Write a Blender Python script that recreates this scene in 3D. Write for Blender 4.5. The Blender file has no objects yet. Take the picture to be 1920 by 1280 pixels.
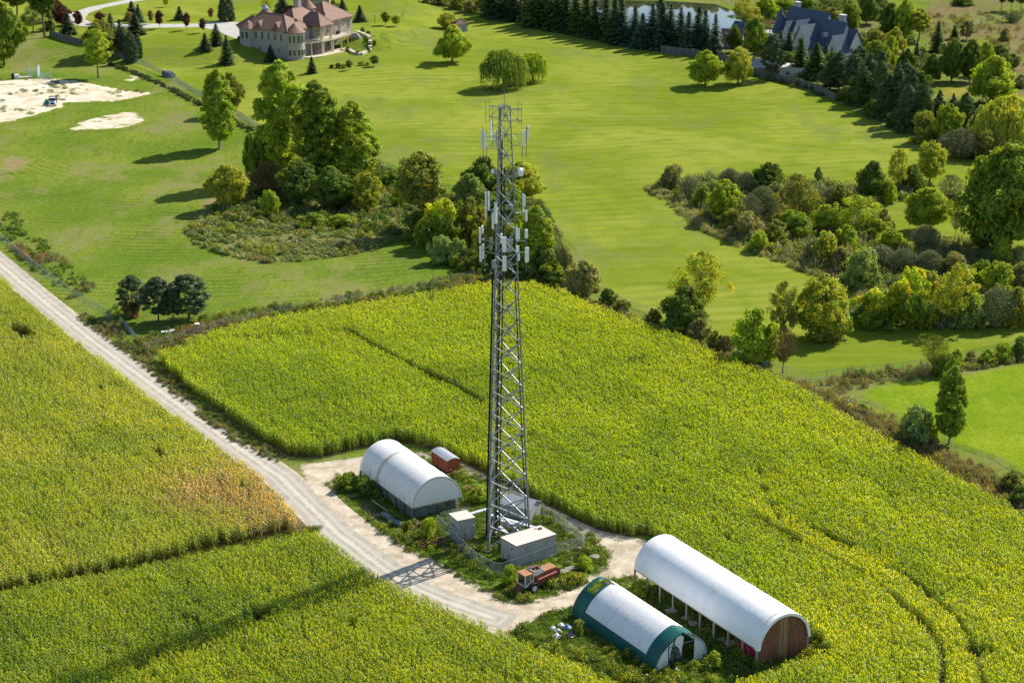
import bpy, math, random
import numpy as np
from mathutils import Vector
from mathutils.geometry import delaunay_2d_cdt

# ------------------------------------------------------------------ camera, light, exposure
SC = bpy.context.scene
COL = SC.collection
CAM_H = 120.0
PITCH = math.radians(18.5)
FPX = 1920 * 70 / 36.0
cd = bpy.data.cameras.new('camera'); cd.lens = 70; cd.sensor_width = 36
cd.clip_start = 1.0; cd.clip_end = 9000
cam = bpy.data.objects.new('camera', cd); COL.objects.link(cam)
cam.location = (0, 0, CAM_H); cam.rotation_euler = (math.pi / 2 - PITCH, 0, 0)
SC.camera = cam

SUN_EL = math.radians(40.0)
SUN_AZ = math.radians(41.0)            # direction towards the sun, counter-clockwise from +X
W = bpy.data.worlds.new('World'); SC.world = W; W.use_nodes = True
nt = W.node_tree
bg = nt.nodes['Background']; sky = nt.nodes.new('ShaderNodeTexSky')
sky.sky_type = 'NISHITA'; sky.sun_disc = False
sky.sun_elevation = SUN_EL; sky.sun_rotation = math.pi / 2 - SUN_AZ
sky.air_density = 1.0; sky.dust_density = 0.6; sky.ozone_density = 1.2
nt.links.new(sky.outputs[0], bg.inputs[0]); bg.inputs[1].default_value = 0.105
sl = bpy.data.lights.new('sun', 'SUN'); sl.energy = 4.8; sl.angle = math.radians(0.5); sl.color = (1.0, 0.93, 0.80)
sun = bpy.data.objects.new('sun', sl); COL.objects.link(sun)
sd = Vector((math.cos(SUN_AZ) * math.cos(SUN_EL), math.sin(SUN_AZ) * math.cos(SUN_EL), math.sin(SUN_EL)))
sun.rotation_euler = sd.to_track_quat('Z', 'Y').to_euler(); sun.location = sd * 400
vs = SC.view_settings; vs.view_transform = 'Standard'; vs.look = 'None'; vs.gamma = 1.0
vs.exposure = 0.62; vs.use_curve_mapping = False
SC.cycles.use_denoising = True; SC.cycles.denoiser = 'OPENIMAGEDENOISE'; SC.cycles.denoising_input_passes = 'RGB_ALBEDO_NORMAL'; SC.cycles.denoising_prefilter = 'ACCURATE'; SC.cycles.max_bounces = 6; SC.cycles.diffuse_bounces = 3; SC.cycles.transmission_bounces = 4
SC.cycles.transparent_max_bounces = 8; SC.cycles.volume_bounces = 0
RNG = np.random.default_rng(11)
random.seed(5)

# ------------------------------------------------------------------ geometry of the site: ground points and terrain
CP, SP = math.cos(PITCH), math.sin(PITCH)

def sstep(t):
    t = np.clip(t, 0, 1); return t * t * (3 - 2 * t)

def terrain(x, y):
    x = np.asarray(x, float); y = np.asarray(y, float)
    far = sstep((y - 425) / 60)
    roll = 0.85 * np.sin(x / 27.0 + y / 46.0 + 0.6) * np.sin(y / 33.0 - x / 70.0) + 0.45 * np.sin(x / 13.0 - y / 19.0)
    hu = (x + 71.8) * .5446 + (y - 650.4) * .8387; hv = -(x + 71.8) * .8387 + (y - 650.4) * .5446
    knoll = 3.2 * np.maximum(sstep((hu - 24) / 8) * sstep((hv + 15) / 8), sstep((hv - 6) / 16)) * sstep((-x - 22) / 22) * sstep((y - 640) / 20)
    hollow = np.exp(-(((x + 20) / 70.0) ** 2 + ((y - 655) / 45.0) ** 2))
    return far * (roll * 0.8 * (1 - 0.8 * hollow) + 0.0) + knoll

def ground_at(px, py, z=None):
    """ground point seen in that direction of the site survey (1920 x 1280)"""
    u = (px - 960) / FPX; v = (py - 640) / FPX
    zz = 0.0 if z is None else z
    for _ in range(1 if z is not None else 8):
        t = (CAM_H - zz) / (SP + v * CP)
        x, y = u * t, t * (CP - v * SP)
        if z is None: zz = float(terrain(x, y))
    return x, y

def height_to(x, y, py):
    v = (py - 640) / FPX
    return CAM_H - y * (SP + v * CP) / (CP - v * SP)

def px_m(py):
    return FPX * (SP + (py - 640) / FPX * CP) / CAM_H

def world_poly(pts):
    return [ground_at(*p) for p in pts]

# ------------------------------------------------------------------ small numpy noise
class Noise:
    def __init__(self, seed):
        self.g = np.random.default_rng(seed).random((256, 256))
    def __call__(self, x, y, s):
        x = np.asarray(x) / s + 1000; y = np.asarray(y) / s + 1000
        i = np.floor(x).astype(int); j = np.floor(y).astype(int)
        fx = sstep(x - i); fy = sstep(y - j)
        g = self.g; a = g[i % 256, j % 256]; b = g[(i + 1) % 256, j % 256]
        c = g[i % 256, (j + 1) % 256]; d = g[(i + 1) % 256, (j + 1) % 256]
        return (a * (1 - fx) + b * fx) * (1 - fy) + (c * (1 - fx) + d * fx) * fy
NZ = Noise(3); NZ2 = Noise(8)

def inside(poly, x, y):
    x = np.asarray(x); y = np.asarray(y); r = np.zeros(x.shape, bool); n = len(poly)
    for k in range(n):
        x0, y0 = poly[k]; x1, y1 = poly[(k + 1) % n]
        if y0 == y1: continue
        c = ((y0 > y) != (y1 > y)) & (x < (x1 - x0) * (y - y0) / (y1 - y0) + x0)
        r ^= c
    return r

def dist_to(line, x, y, closed=False):
    d = np.full(np.asarray(x).shape, 1e9); n = len(line)
    for k in range(n if closed else n - 1):
        x0, y0 = line[k]; x1, y1 = line[(k + 1) % n]
        dx, dy = x1 - x0, y1 - y0; L = dx * dx + dy * dy + 1e-9
        t = np.clip(((x - x0) * dx + (y - y0) * dy) / L, 0, 1)
        d = np.minimum(d, np.hypot(x - x0 - t * dx, y - y0 - t * dy))
    return d

# ------------------------------------------------------------------ mesh building
def mesh_from(name, V, F, tint=None, smooth=False):
    """V (n,3), F (m,k) index array with k = 3 or 4"""
    me = bpy.data.meshes.new(name)
    V = np.asarray(V, np.float32); F = np.asarray(F, np.int32)
    m, k = F.shape
    me.vertices.add(len(V)); me.vertices.foreach_set('co', V.ravel())
    me.loops.add(m * k); me.loops.foreach_set('vertex_index', F.ravel())
    me.polygons.add(m); me.polygons.foreach_set('loop_start', np.arange(0, m * k, k, dtype=np.int32))
    me.update(calc_edges=True)
    if tint is not None:
        a = me.color_attributes.new('tint', 'FLOAT_COLOR', 'POINT')
        c = np.ones((len(V), 4), np.float32); c[:, :3] = tint
        a.data.foreach_set('color', c.ravel())
    if smooth:
        me.polygons.foreach_set('use_smooth', np.ones(m, bool))
    return me

class MB:
    def __init__(self): self.v = []; self.f = []
    def add(self, V, F):
        b = len(self.v); self.v += [tuple(p) for p in V]; self.f += [tuple(i + b for i in q) for q in F]; return self
    def box(self, c, s, rz=0.0, axes=None, taper=1.0):
        cx, cy, cz = c; ux, uy = math.cos(rz), math.sin(rz); V = []
        for dz in (-.5, .5):
            k = taper if dz > 0 else 1.0
            for dx, dy in ((-.5, -.5), (.5, -.5), (.5, .5), (-.5, .5)):
                a, b = dx * s[0] * k, dy * s[1] * k
                V.append((cx + a * ux - b * uy, cy + a * uy + b * ux, cz + dz * s[2]))
        return self.add(V, [(0, 3, 2, 1), (4, 5, 6, 7), (0, 1, 5, 4), (1, 2, 6, 5), (2, 3, 7, 6), (3, 0, 4, 7)])
    def tube(self, p, q, r0, r1=None, n=6, caps=True):
        r1 = r0 if r1 is None else r1
        p = Vector(p); q = Vector(q); d = (q - p)
        if d.length < 1e-6: return self
        d.normalize(); a = d.orthogonal().normalized(); b = d.cross(a); V = []
        for c, r in ((p, r0), (q, r1)):
            for i in range(n):
                t = 2 * math.pi * i / n; V.append(c + a * (r * math.cos(t)) + b * (r * math.sin(t)))
        F = [(i, (i + 1) % n, n + (i + 1) % n, n + i) for i in range(n)]
        if caps: F += [tuple(range(n - 1, -1, -1)), tuple(range(n, 2 * n))]
        return self.add(V, F)
    def path(self, pts, r, n=5):
        for a, b in zip(pts, pts[1:]): self.tube(a, b, r, r, n)
        return self
    def prism(self, poly, z0, z1):
        n = len(poly); V = [(x, y, z0) for x, y in poly] + [(x, y, z1) for x, y in poly]
        F = [(i, (i + 1) % n, n + (i + 1) % n, n + i) for i in range(n)] + [tuple(range(n - 1, -1, -1)), tuple(range(n, 2 * n))]
        return self.add(V, F)
    def lathe(self, c, prof, n=16):
        cx, cy, cz = c; V = []; F = []
        for r, z in prof:
            for i in range(n):
                t = 2 * math.pi * i / n; V.append((cx + r * math.cos(t), cy + r * math.sin(t), cz + z))
        for k in range(len(prof) - 1):
            for i in range(n):
                F.append((k * n + i, k * n + (i + 1) % n, (k + 1) * n + (i + 1) % n, (k + 1) * n + i))
        F.append(tuple(range(n - 1, -1, -1))); F.append(tuple((len(prof) - 1) * n + i for i in range(n)))
        return self.add(V, F)
    def mesh(self, name, smooth=False, origin=(0, 0, 0)):
        me = bpy.data.meshes.new(name); o = origin
        me.from_pydata([(x - o[0], y - o[1], z - o[2]) for x, y, z in self.v], [], self.f); me.update()
        if smooth: me.polygons.foreach_set('use_smooth', np.ones(len(me.polygons), bool))
        return me
    def build(self, name, mat, parent=None, smooth=False, world=False):
        """world: the points are world coordinates and the parent chain is unrotated"""
        o = (0, 0, 0)
        if world:
            q = parent
            while q is not None:
                o = (o[0] + q.location[0], o[1] + q.location[1], o[2] + q.location[2]); q = q.parent
        ob = bpy.data.objects.new(name, self.mesh(name, smooth, o))
        ob.data.materials.append(mat); COL.objects.link(ob); ob.parent = parent
        return ob

def obj(name, me, mat=None, parent=None):
    o = bpy.data.objects.new(name, me)
    if mat is not None and not me.materials: me.materials.append(mat)
    COL.objects.link(o); o.parent = parent; return o

def tag(o, label=None, cat=None, group=None, kind=None):
    if label: o['label'] = label
    if cat: o['category'] = cat
    if group: o['group'] = group
    if kind: o['kind'] = kind
    return o

def thing(name, label, cat, loc=(0, 0, 0), rz=0.0, group=None):
    o = bpy.data.objects.new(name, None); COL.objects.link(o)
    o.empty_display_size = 0.3; o.location = loc; o.rotation_euler = (0, 0, rz)
    return tag(o, label, cat, group)

def copy_tree(o, parent=None):
    c = o.copy(); COL.objects.link(c); c.parent = parent
    for ch in o.children: copy_tree(ch, c)
    return c

# ------------------------------------------------------------------ materials
def new_mat(name):
    m = bpy.data.materials.new(name); m.use_nodes = True
    t = m.node_tree; b = t.nodes['Principled BSDF']
    return m, t, t.nodes, t.links, b

def mixc(t, fac, a, b, mode='MIX'):
    n = t.nodes.new('ShaderNodeMix'); n.data_type = 'RGBA'; n.blend_type = mode
    for sock, val in ((n.inputs[0], fac), (n.inputs[6], a), (n.inputs[7], b)):
        if hasattr(val, 'is_output') or isinstance(val, bpy.types.NodeSocket): t.links.new(val, sock)
        elif isinstance(val, (int, float)): sock.default_value = val
        else: sock.default_value = (*val, 1.0)
    return n.outputs[2]

def noise(t, scale, detail=4, rough=.55, vec=None, dist=0.0):
    n = t.nodes.new('ShaderNodeTexNoise'); n.inputs['Scale'].default_value = scale
    n.inputs['Detail'].default_value = detail; n.inputs['Roughness'].default_value = rough
    n.inputs['Distortion'].default_value = dist
    if vec is not None: t.links.new(vec, n.inputs['Vector'])
    return n.outputs['Fac']

def ramp(t, val, lo, hi, a=0.0, b=1.0):
    n = t.nodes.new('ShaderNodeMapRange'); n.interpolation_type = 'SMOOTHSTEP'
    t.links.new(val, n.inputs[0])
    for i, x in zip((1, 2, 3, 4), (lo, hi, a, b)): n.inputs[i].default_value = x
    return n.outputs[0]

def math_n(t, op, a, b=None):
    n = t.nodes.new('ShaderNodeMath'); n.operation = op
    for i, x in enumerate((a, b)):
        if x is None: continue
        if isinstance(x, (int, float)): n.inputs[i].default_value = x
        else: t.links.new(x, n.inputs[i])
    return n.outputs[0]

def world_pos(t, scale=(1, 1, 1), rz=0.0):
    g = t.nodes.new('ShaderNodeNewGeometry'); m = t.nodes.new('ShaderNodeMapping')
    m.inputs['Scale'].default_value = scale; m.inputs['Rotation'].default_value = (0, 0, rz)
    t.links.new(g.outputs['Position'], m.inputs['Vector']); return m.outputs[0]

def obj_pos(t, scale=(1, 1, 1)):
    g = t.nodes.new('ShaderNodeTexCoord'); m = t.nodes.new('ShaderNodeMapping')
    m.inputs['Scale'].default_value = scale; t.links.new(g.outputs['Object'], m.inputs['Vector']); return m.outputs[0]

def bump(t, b, h, strength=.4, dist=.1):
    n = t.nodes.new('ShaderNodeBump'); n.inputs['Strength'].default_value = strength; n.inputs['Distance'].default_value = dist
    t.links.new(h, n.inputs['Height']); t.links.new(n.outputs[0], b.inputs['Normal'])

def plain(name, c, rough=.6, metal=0.0, var=.18, scale=1.5, dirt=None, dirt_amt=.35, spec=.4, stretch=(1, 1, 1)):
    m, t, N, L, b = new_mat(name)
    p = obj_pos(t, stretch)
    n1 = noise(t, scale, 5, .6, p)
    dark = tuple(x * (1 - var) for x in c); lite = tuple(min(1, x * (1 + var)) for x in c)
    col = mixc(t, ramp(t, n1, .3, .7), dark, lite)
    if dirt is not None:
        n2 = noise(t, scale * 2.7, 6, .65, p)
        col = mixc(t, ramp(t, n2, .5, .72, 0, dirt_amt), col, dirt)
    L.new(col, b.inputs['Base Color'])
    b.inputs['Roughness'].default_value = rough; b.inputs['Metallic'].default_value = metal
    b.inputs['Specular IOR Level'].default_value = spec
    return m

def leaf_mat(name, trans=.42, per_object=True, yellow=(1.25, 1.12, .55), gloss=.018, base=(1, 1, 1), grough=.5):
    m, t, N, L, b = new_mat(name); N.remove(b); out = N['Material Output']
    a = N.new('ShaderNodeAttribute'); a.attribute_name = 'tint'; col = a.outputs['Color']
    if per_object:
        oi = N.new('ShaderNodeObjectInfo'); col = mixc(t, 1.0, col, oi.outputs['Color'], 'MULTIPLY')
    else:
        i = N.new('ShaderNodeAttribute'); i.attribute_type = 'INSTANCER'; i.attribute_name = 'itint'
        col = mixc(t, 1.0, col, i.outputs['Color'], 'MULTIPLY')
    if base != (1, 1, 1): col = mixc(t, 1.0, col, base, 'MULTIPLY')
    d = N.new('ShaderNodeBsdfDiffuse'); L.new(col, d.inputs[0])
    tr = N.new('ShaderNodeBsdfTranslucent'); L.new(mixc(t, 1.0, col, yellow, 'MULTIPLY'), tr.inputs[0])
    x = N.new('ShaderNodeMixShader'); x.inputs[0].default_value = trans
    L.new(d.outputs[0], x.inputs[1]); L.new(tr.outputs[0], x.inputs[2])
    g = N.new('ShaderNodeBsdfGlossy'); g.inputs['Roughness'].default_value = grough
    y = N.new('ShaderNodeMixShader'); y.inputs[0].default_value = gloss
    L.new(x.outputs[0], y.inputs[1]); L.new(g.outputs[0], y.inputs[2]); L.new(y.outputs[0], out.inputs[0])
    return m
GP = ground_at
# ------------------------------------------------------------------ the ground and its sheets
def meadow_col(t):
    p = world_pos(t)
    big = noise(t, .035, 4, .6, p); mid = noise(t, .22, 5, .65, p); fine = noise(t, 1.6, 4, .7, p)
    streak = noise(t, .9, 6, .68, world_pos(t, (1.0, .22, 1), math.radians(38)), .8)
    c = mixc(t, ramp(t, big, .36, .64), (.120, .190, .018), (.195, .245, .032))
    c = mixc(t, ramp(t, streak, .46, .70, 0, .65), c, (.070, .120, .020))
    g = t.nodes.new('ShaderNodeNewGeometry'); ctr = GP(480, 235); vd = t.nodes.new('ShaderNodeVectorMath'); vd.operation = 'DISTANCE'; L = t.links; L.new(g.outputs['Position'], vd.inputs[0]); vd.inputs[1].default_value = (ctr[0], ctr[1], 0)
    ring = math_n(t, 'SINE', math_n(t, 'MULTIPLY', math_n(t, 'ADD', vd.outputs['Value'], math_n(t, 'MULTIPLY', noise(t, .03, 2, .5, p), 6)), 2.3)); rm = ramp(t, noise(t, .045, 4, .6, p), .46, .62)
    c = mixc(t, math_n(t, 'MULTIPLY', math_n(t, 'MULTIPLY', ramp(t, ring, .2, .95), math_n(t, 'MULTIPLY', rm, ramp(t, vd.outputs['Value'], 50, 80))), .7), c, (.080, .12, .02))
    c = mixc(t, ramp(t, mid, .52, .76, 0, .75), c, (.20, .185, .062))
    c = mixc(t, ramp(t, fine, .42, .72, 0, .75), c, (.06, .095, .02))
    c = mixc(t, ramp(t, noise(t, .055, 6, .68, world_pos(t, (1, .6, 1), .5)), .49, .64, 0, .8), c, (.205, .195, .075))
    return c

def lawn_col(t):
    p = world_pos(t)
    big = noise(t, .022, 3, .5, p, .6); mid = noise(t, .16, 4, .6, p); fine = noise(t, 2.2, 3, .7, p)
    stripe = noise(t, .30, 3, .55, world_pos(t, (.07, 1.0, 1), math.radians(-14)))
    patch = noise(t, .05, 5, .65, world_pos(t, (1, .55, 1), .3), .4)
    c = mixc(t, ramp(t, big, .36, .62), (.158, .208, .016), (.240, .270, .034))
    c = mixc(t, ramp(t, stripe, .40, .68, 0, .32), c, (.27, .295, .085))
    s = t.nodes.new('ShaderNodeSeparateXYZ'); t.links.new(world_pos(t, (1, 1, 1), math.radians(-12)), s.inputs[0])
    mow = math_n(t, 'SINE', math_n(t, 'MULTIPLY', math_n(t, 'ADD', s.outputs[1], math_n(t, 'MULTIPLY', noise(t, .02, 2, .5, p), 10)), 1.25))
    c = mixc(t, math_n(t, 'MULTIPLY', ramp(t, mow, -.3, .9), ramp(t, noise(t, .03, 3, .6, p), .42, .66, .08, .38)), c, (.115, .165, .016))
    c = mixc(t, ramp(t, patch, .50, .70, 0, .75), c, (.160, .185, .055))
    c = mixc(t, ramp(t, mid, .42, .70, 0, .5), c, (.110, .175, .014))
    c = mixc(t, ramp(t, fine, .45, .85, 0, .3), c, (.10, .155, .010))
    return c

def soil_col(t, a, b, s=.5):
    p = world_pos(t)
    c = mixc(t, ramp(t, noise(t, s, 6, .68, p), .32, .7), a, b)
    return mixc(t, ramp(t, noise(t, s * 9, 4, .7, p), .5, .85, 0, .45), c, tuple(x * .55 for x in a))

def sheet_mat(name, colf, under=None, fade=1.6, amp=2.2, nscale=.6, rough=.95, bstr=.35, bscale=2.5, holes=0.0, hscale=.12):
    m, t, N, L, b = new_mat(name)
    c = colf(t)
    if under is not None:
        a = N.new('ShaderNodeAttribute'); a.attribute_name = 'edge'
        n = noise(t, nscale, 6, .7, world_pos(t)); k = math_n(t, 'MULTIPLY', math_n(t, 'SUBTRACT', n, .5), amp * 2)
        e = math_n(t, 'SUBTRACT', math_n(t, 'ADD', a.outputs['Fac'], k), amp * .55)
        f = ramp(t, e, 0, fade)
        if holes:
            h = noise(t, hscale, 6, .72, world_pos(t)); f = math_n(t, 'MULTIPLY', f, ramp(t, h, 1 - holes, 1 - holes + .1, 1, .12))
        c = mixc(t, f, under(t), c)
    L.new(c, b.inputs['Base Color']); b.inputs['Roughness'].default_value = rough; b.inputs['Specular IOR Level'].default_value = 0
    bump(t, b, noise(t, bscale, 5, .7, world_pos(t)), bstr, .25)
    return m

def clean_poly(poly):
    out = []
    for p in poly:
        if not out or math.hypot(p[0] - out[-1][0], p[1] - out[-1][1]) > .05: out.append(p)
    return out

def subdiv(poly, d):
    out = []
    n = len(poly)
    for k in range(n):
        a, b = poly[k], poly[(k + 1) % n]; m = max(1, int(math.hypot(a[0] - b[0], a[1] - b[1]) / d))
        for i in range(m): out.append((a[0] + (b[0] - a[0]) * i / m, a[1] + (b[1] - a[1]) * i / m))
    return out

def sheet(name, poly, mat, off, d=3.0, label=None):
    poly = subdiv(clean_poly(poly), d); P = np.array(poly)
    x0, y0 = P.min(0); x1, y1 = P.max(0)
    X, Y = np.meshgrid(np.arange(x0 + d / 2, x1, d), np.arange(y0 + d / 2, y1, d)); X = X.ravel(); Y = Y.ravel()
    k = inside(poly, X, Y); X, Y = X[k], Y[k]
    k = dist_to(poly, X, Y, True) > d * .35; X, Y = X[k], Y[k]
    pts = [Vector(p) for p in poly] + [Vector((a, b)) for a, b in zip(X, Y)]
    n = len(poly)
    r = delaunay_2d_cdt(pts, [], [list(range(n))], 1, 1e-4)
    V = np.array([(p.x, p.y) for p in r[0]]); F = [tuple(f) for f in r[2]]
    Z = terrain(V[:, 0], V[:, 1]) + off
    me = bpy.data.meshes.new(name); me.from_pydata([(a, b, c) for (a, b), c in zip(V, Z)], [], F); me.update()
    e = me.attributes.new('edge', 'FLOAT', 'POINT'); e.data.foreach_set('value', dist_to(poly, V[:, 0], V[:, 1], True).astype(np.float32))
    # faces up
    if len(F) and me.polygons[0].normal.z < 0: me.flip_normals()
    me.polygons.foreach_set('use_smooth', np.ones(len(me.polygons), bool))
    o = obj(name, me, mat); o['kind'] = 'structure'
    if label: o['label'] = label
    return o

def strip_poly(line, wl, wr):
    """polygon along a ground line, wl metres to the left and wr to the right of travel"""
    P = [np.array(p) for p in line]; Lft = []; Rgt = []
    for i, p in enumerate(P):
        a = P[max(i - 1, 0)]; b = P[min(i + 1, len(P) - 1)]; d = b - a; d = d / (np.hypot(*d) + 1e-9); n = np.array((-d[1], d[0]))
        Lft.append(tuple(p + n * wl)); Rgt.append(tuple(p - n * wr))
    return Lft + Rgt[::-1]

def base_ground():
    xs = np.concatenate([np.linspace(-2600, -260, 10), np.arange(-240, 241, 5.0), np.linspace(260, 2600, 10)])
    ys = np.concatenate([np.linspace(-300, 190, 6), np.arange(200, 880, 5.0), np.linspace(900, 7000, 14)])
    X, Y = np.meshgrid(xs, ys); Z = terrain(X, Y); nx, ny = len(xs), len(ys)
    V = np.stack([X.ravel(), Y.ravel(), Z.ravel()], 1)
    i = np.arange(ny - 1)[:, None] * nx + np.arange(nx - 1)[None]; i = i.ravel()
    me = mesh_from('ground', V, np.stack([i, i + 1, i + nx + 1, i + nx], 1), smooth=True)
    o = obj('ground', me, sheet_mat('rough_meadow_grass', meadow_col, bstr=.5, bscale=1.1)); o['kind'] = 'structure'
    o['label'] = 'rough uneven meadow grass left of the corn and under everything'
base_ground()

MAT = {}
MAT['lawn'] = sheet_mat('mown_lawn', lawn_col, meadow_col, fade=1.0, amp=.8, bstr=.12, bscale=3)
MAT['dirt'] = sheet_mat('pale_gravel_dirt', lambda t: soil_col(t, (.36, .30, .215), (.62, .55, .43), .35), meadow_col, fade=.7, amp=1.3, nscale=.9, holes=.34, hscale=.32, bstr=.3)
def road_col(t):
    c = soil_col(t, (.33, .305, .255), (.46, .425, .36), .5)
    w = noise(t, .9, 4, .6, world_pos(t, (1, .04, 1), math.radians(30.5)))
    c = mixc(t, ramp(t, w, .42, .66, 0, .4), c, (.33, .305, .255))
    a = t.nodes.new('ShaderNodeAttribute'); a.attribute_name = 'edge'; wob = math_n(t, 'ADD', a.outputs['Fac'], math_n(t, 'MULTIPLY', noise(t, .25, 3, .5, world_pos(t)), .5))
    rut = ramp(t, math_n(t, 'ABSOLUTE', math_n(t, 'SUBTRACT', wob, 2.0)), .15, .5, .75, 0); mid = ramp(t, wob, 2.75, 3.15, 0, .6)
    c = mixc(t, rut, c, (.47, .44, .375)); return mixc(t, mid, c, (.60, .555, .47))
DIRT = lambda t: soil_col(t, (.36, .30, .215), (.62, .55, .43), .35)
MAT['road'] = sheet_mat('grey_gravel_road', road_col, DIRT, fade=.35, amp=.5, nscale=1.2)
MAT['sand'] = sheet_mat('bare_sand', lambda t: soil_col(t, (.50, .42, .30), (.76, .68, .54), .2), meadow_col, fade=.9, amp=4.6, nscale=.17, holes=.47, hscale=.14)
MAT['soil'] = sheet_mat('brown_soil', lambda t: soil_col(t, (.15, .115, .075), (.27, .215, .15), .6), meadow_col, fade=1.0, amp=1.2)
MAT['fieldsoil'] = sheet_mat('field_soil', lambda t: soil_col(t, (.095, .075, .045), (.17, .135, .08), .7), None)
MAT['asphalt'] = sheet_mat('pale_asphalt', lambda t: soil_col(t, (.40, .385, .355), (.50, .48, .45), .3), None, bstr=.1)
MAT['paving'] = sheet_mat('pale_paving', lambda t: soil_col(t, (.52, .47, .40), (.66, .60, .52), .6), None, bstr=.1)
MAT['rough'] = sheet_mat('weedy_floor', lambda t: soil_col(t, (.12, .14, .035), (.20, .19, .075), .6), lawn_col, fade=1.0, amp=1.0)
MAT['verge'] = sheet_mat('weedy_verge', meadow_col, None, bstr=.7, bscale=3)
MAT['brownfield'] = sheet_mat('dry_brown_field', lambda t: mixc(t, ramp(t, noise(t, .035, 5, .62, world_pos(t)), .40, .62), soil_col(t, (.15, .115, .055), (.21, .175, .085), .35), meadow_col(t)), meadow_col, fade=8, amp=6, nscale=.06)
def hay_col(t):
    p = world_pos(t); st = noise(t, .55, 4, .6, world_pos(t, (1.0, .12, 1), math.radians(62)))
    c = mixc(t, ramp(t, noise(t, .06, 4, .6, p), .35, .65), (.160, .240, .012), (.220, .285, .020))
    c = mixc(t, ramp(t, st, .5, .75, 0, .6), c, (.26, .33, .05))
    c = mixc(t, ramp(t, noise(t, .25, 5, .65, p), .48, .72, 0, .6), c, (.105, .19, .012))
    return mixc(t, ramp(t, noise(t, 1.2, 5, .72, p), .42, .75, 0, .75), c, (.085, .15, .012))
MAT['hay'] = sheet_mat('bright_hay_grass', hay_col, meadow_col, fade=2, amp=1.5, bstr=.4)
MAT['golden'] = sheet_mat('golden_grass', lambda t: soil_col(t, (.20, .19, .03), (.28, .24, .05), .3), meadow_col, fade=3, amp=3)
MAT['bare'] = sheet_mat('worn_grass', lambda t: soil_col(t, (.20, .165, .07), (.29, .235, .12), .4), meadow_col, fade=3, amp=3.5, nscale=.3)

LAWN = world_poly([(205, 95), (330, 155), (470, 235), (570, 285), (720, 305), (790, 335), (900, 360), (1010, 380), (1035, 425), (1080, 470), (1130, 560), (1240, 600),
        (1400, 690), (1510, 712), (1620, 703), (1720, 688), (1930, 645), (2050, 600), (2050, 330), (1930, 330), (1830, 300), (1710, 262), (1560, 185), (1420, 142), (1240, 97), (1060, 58),
        (900, 28), (780, -2), (700, -40), (-150, -40), (-150, 20), (40, 55), (95, 68), (155, 85)])
sheet('lawn', LAWN, MAT['lawn'], .03, 4.0, 'smooth mown lawn sweeping from the mansion to the thickets')
sheet('hay_field', world_poly([(1560, 735), (1660, 715), (1760, 705), (1930, 672), (2100, 640), (2100, 1000), (1930, 905), (1860, 860), (1780, 835), (1700, 790), (1640, 760)]), MAT['hay'], .03, 4, 'bright green hay grass beyond the corn at the fence corner')
sheet('brown_meadow', world_poly([(1640, 170), (1700, 60), (1700, 12), (1760, -40), (2150, -40), (2150, 330), (1930, 300), (1840, 235), (1700, 190)]), MAT['brownfield'], .03, 5, 'dry brownish meadow in the far corner behind the woods')
sheet('golden_patch', world_poly([(1735, 170), (1780, 158), (1840, 160), (1845, 180), (1780, 190)]), MAT['golden'], .06, 4)
sheet('sand', world_poly([(-60, 160), (0, 150), (60, 146), (110, 146), (165, 152), (205, 160), (245, 168), (320, 172), (275, 184), (222, 193), (140, 196), (118, 208), (60, 224), (-10, 240), (-80, 240)]), MAT['sand'], .06, 2.0, 'pale bare sand where the white truck is parked')
sheet('sand', world_poly([(100, 250), (150, 222), (250, 203), (298, 226), (236, 244), (180, 247)]), MAT['sand'], .06, 2.0, 'narrow pale sand strip below the truck')
sheet('sand', world_poly([(215, 152), (235, 138), (268, 136), (280, 147), (250, 156)]), MAT['sand'], .06, 2.0, 'small thin sandy patch beside the lawn fence')
sheet('worn_patch', world_poly([(350, 385), (370, 368), (430, 366), (470, 372), (440, 392), (380, 398)]), MAT['bare'], .06, 2)
sheet('worn_patch', world_poly([(-20, 300), (30, 285), (80, 300), (60, 322), (-20, 330)]), MAT['bare'], .06, 2)
# far drive of the mansion
DRV = [(310, -8), (235, 4), (180, 15), (148, 26), (140, 38), (158, 46), (230, 49), (300, 49), (385, 48)]
sheet('driveway', strip_poly(world_poly(DRV), 3.6, 3.6), MAT['asphalt'], .07, 4, 'pale asphalt drive curving to the mansion')
sheet('driveway', world_poly([(372, 44), (420, 41), (470, 44), (480, 70), (455, 77), (432, 70), (405, 58), (372, 51)]), MAT['asphalt'], .10, 4, 'paved forecourt at the end of the mansion drive')
# field track and yard
ROAD_R = [(-120, 375), (0, 470), (100, 553), (200, 632), (280, 690), (376, 760), (470, 826), (560, 888), (612, 938), (672, 995), (735, 1042), (790, 1082), (860, 1112), (940, 1140), (985, 1150)]
RW = world_poly(ROAD_R)
def off_line(line, d):
    return strip_poly(line, 0, d)[len(line):][::-1]
sheet('gravel_road', strip_poly(RW, 0, 6.2), MAT['road'], .05, .6, 'pale gravel farm road running down to the tower yard')
sheet('dirt_yard', world_poly([(572, 935), (640, 990), (700, 1045), (770, 1106), (850, 1158), (940, 1205), (1010, 1196), (1080, 1155), (1130, 1128), (1195, 1116), (1232, 1085), (1225, 1010), (1130, 985), (1050, 950), (960, 908), (890, 872), (850, 850), (780, 842), (690, 850), (600, 862), (548, 868), (560, 895)]), MAT['dirt'], .02, .9, 'pale bare dirt tracks round the tower yard')
sheet('dirt_patch', world_poly([(515, 1003), (560, 985), (612, 968), (625, 985), (600, 1000), (550, 1010)]), MAT['dirt'], .03, 1.0)
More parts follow.
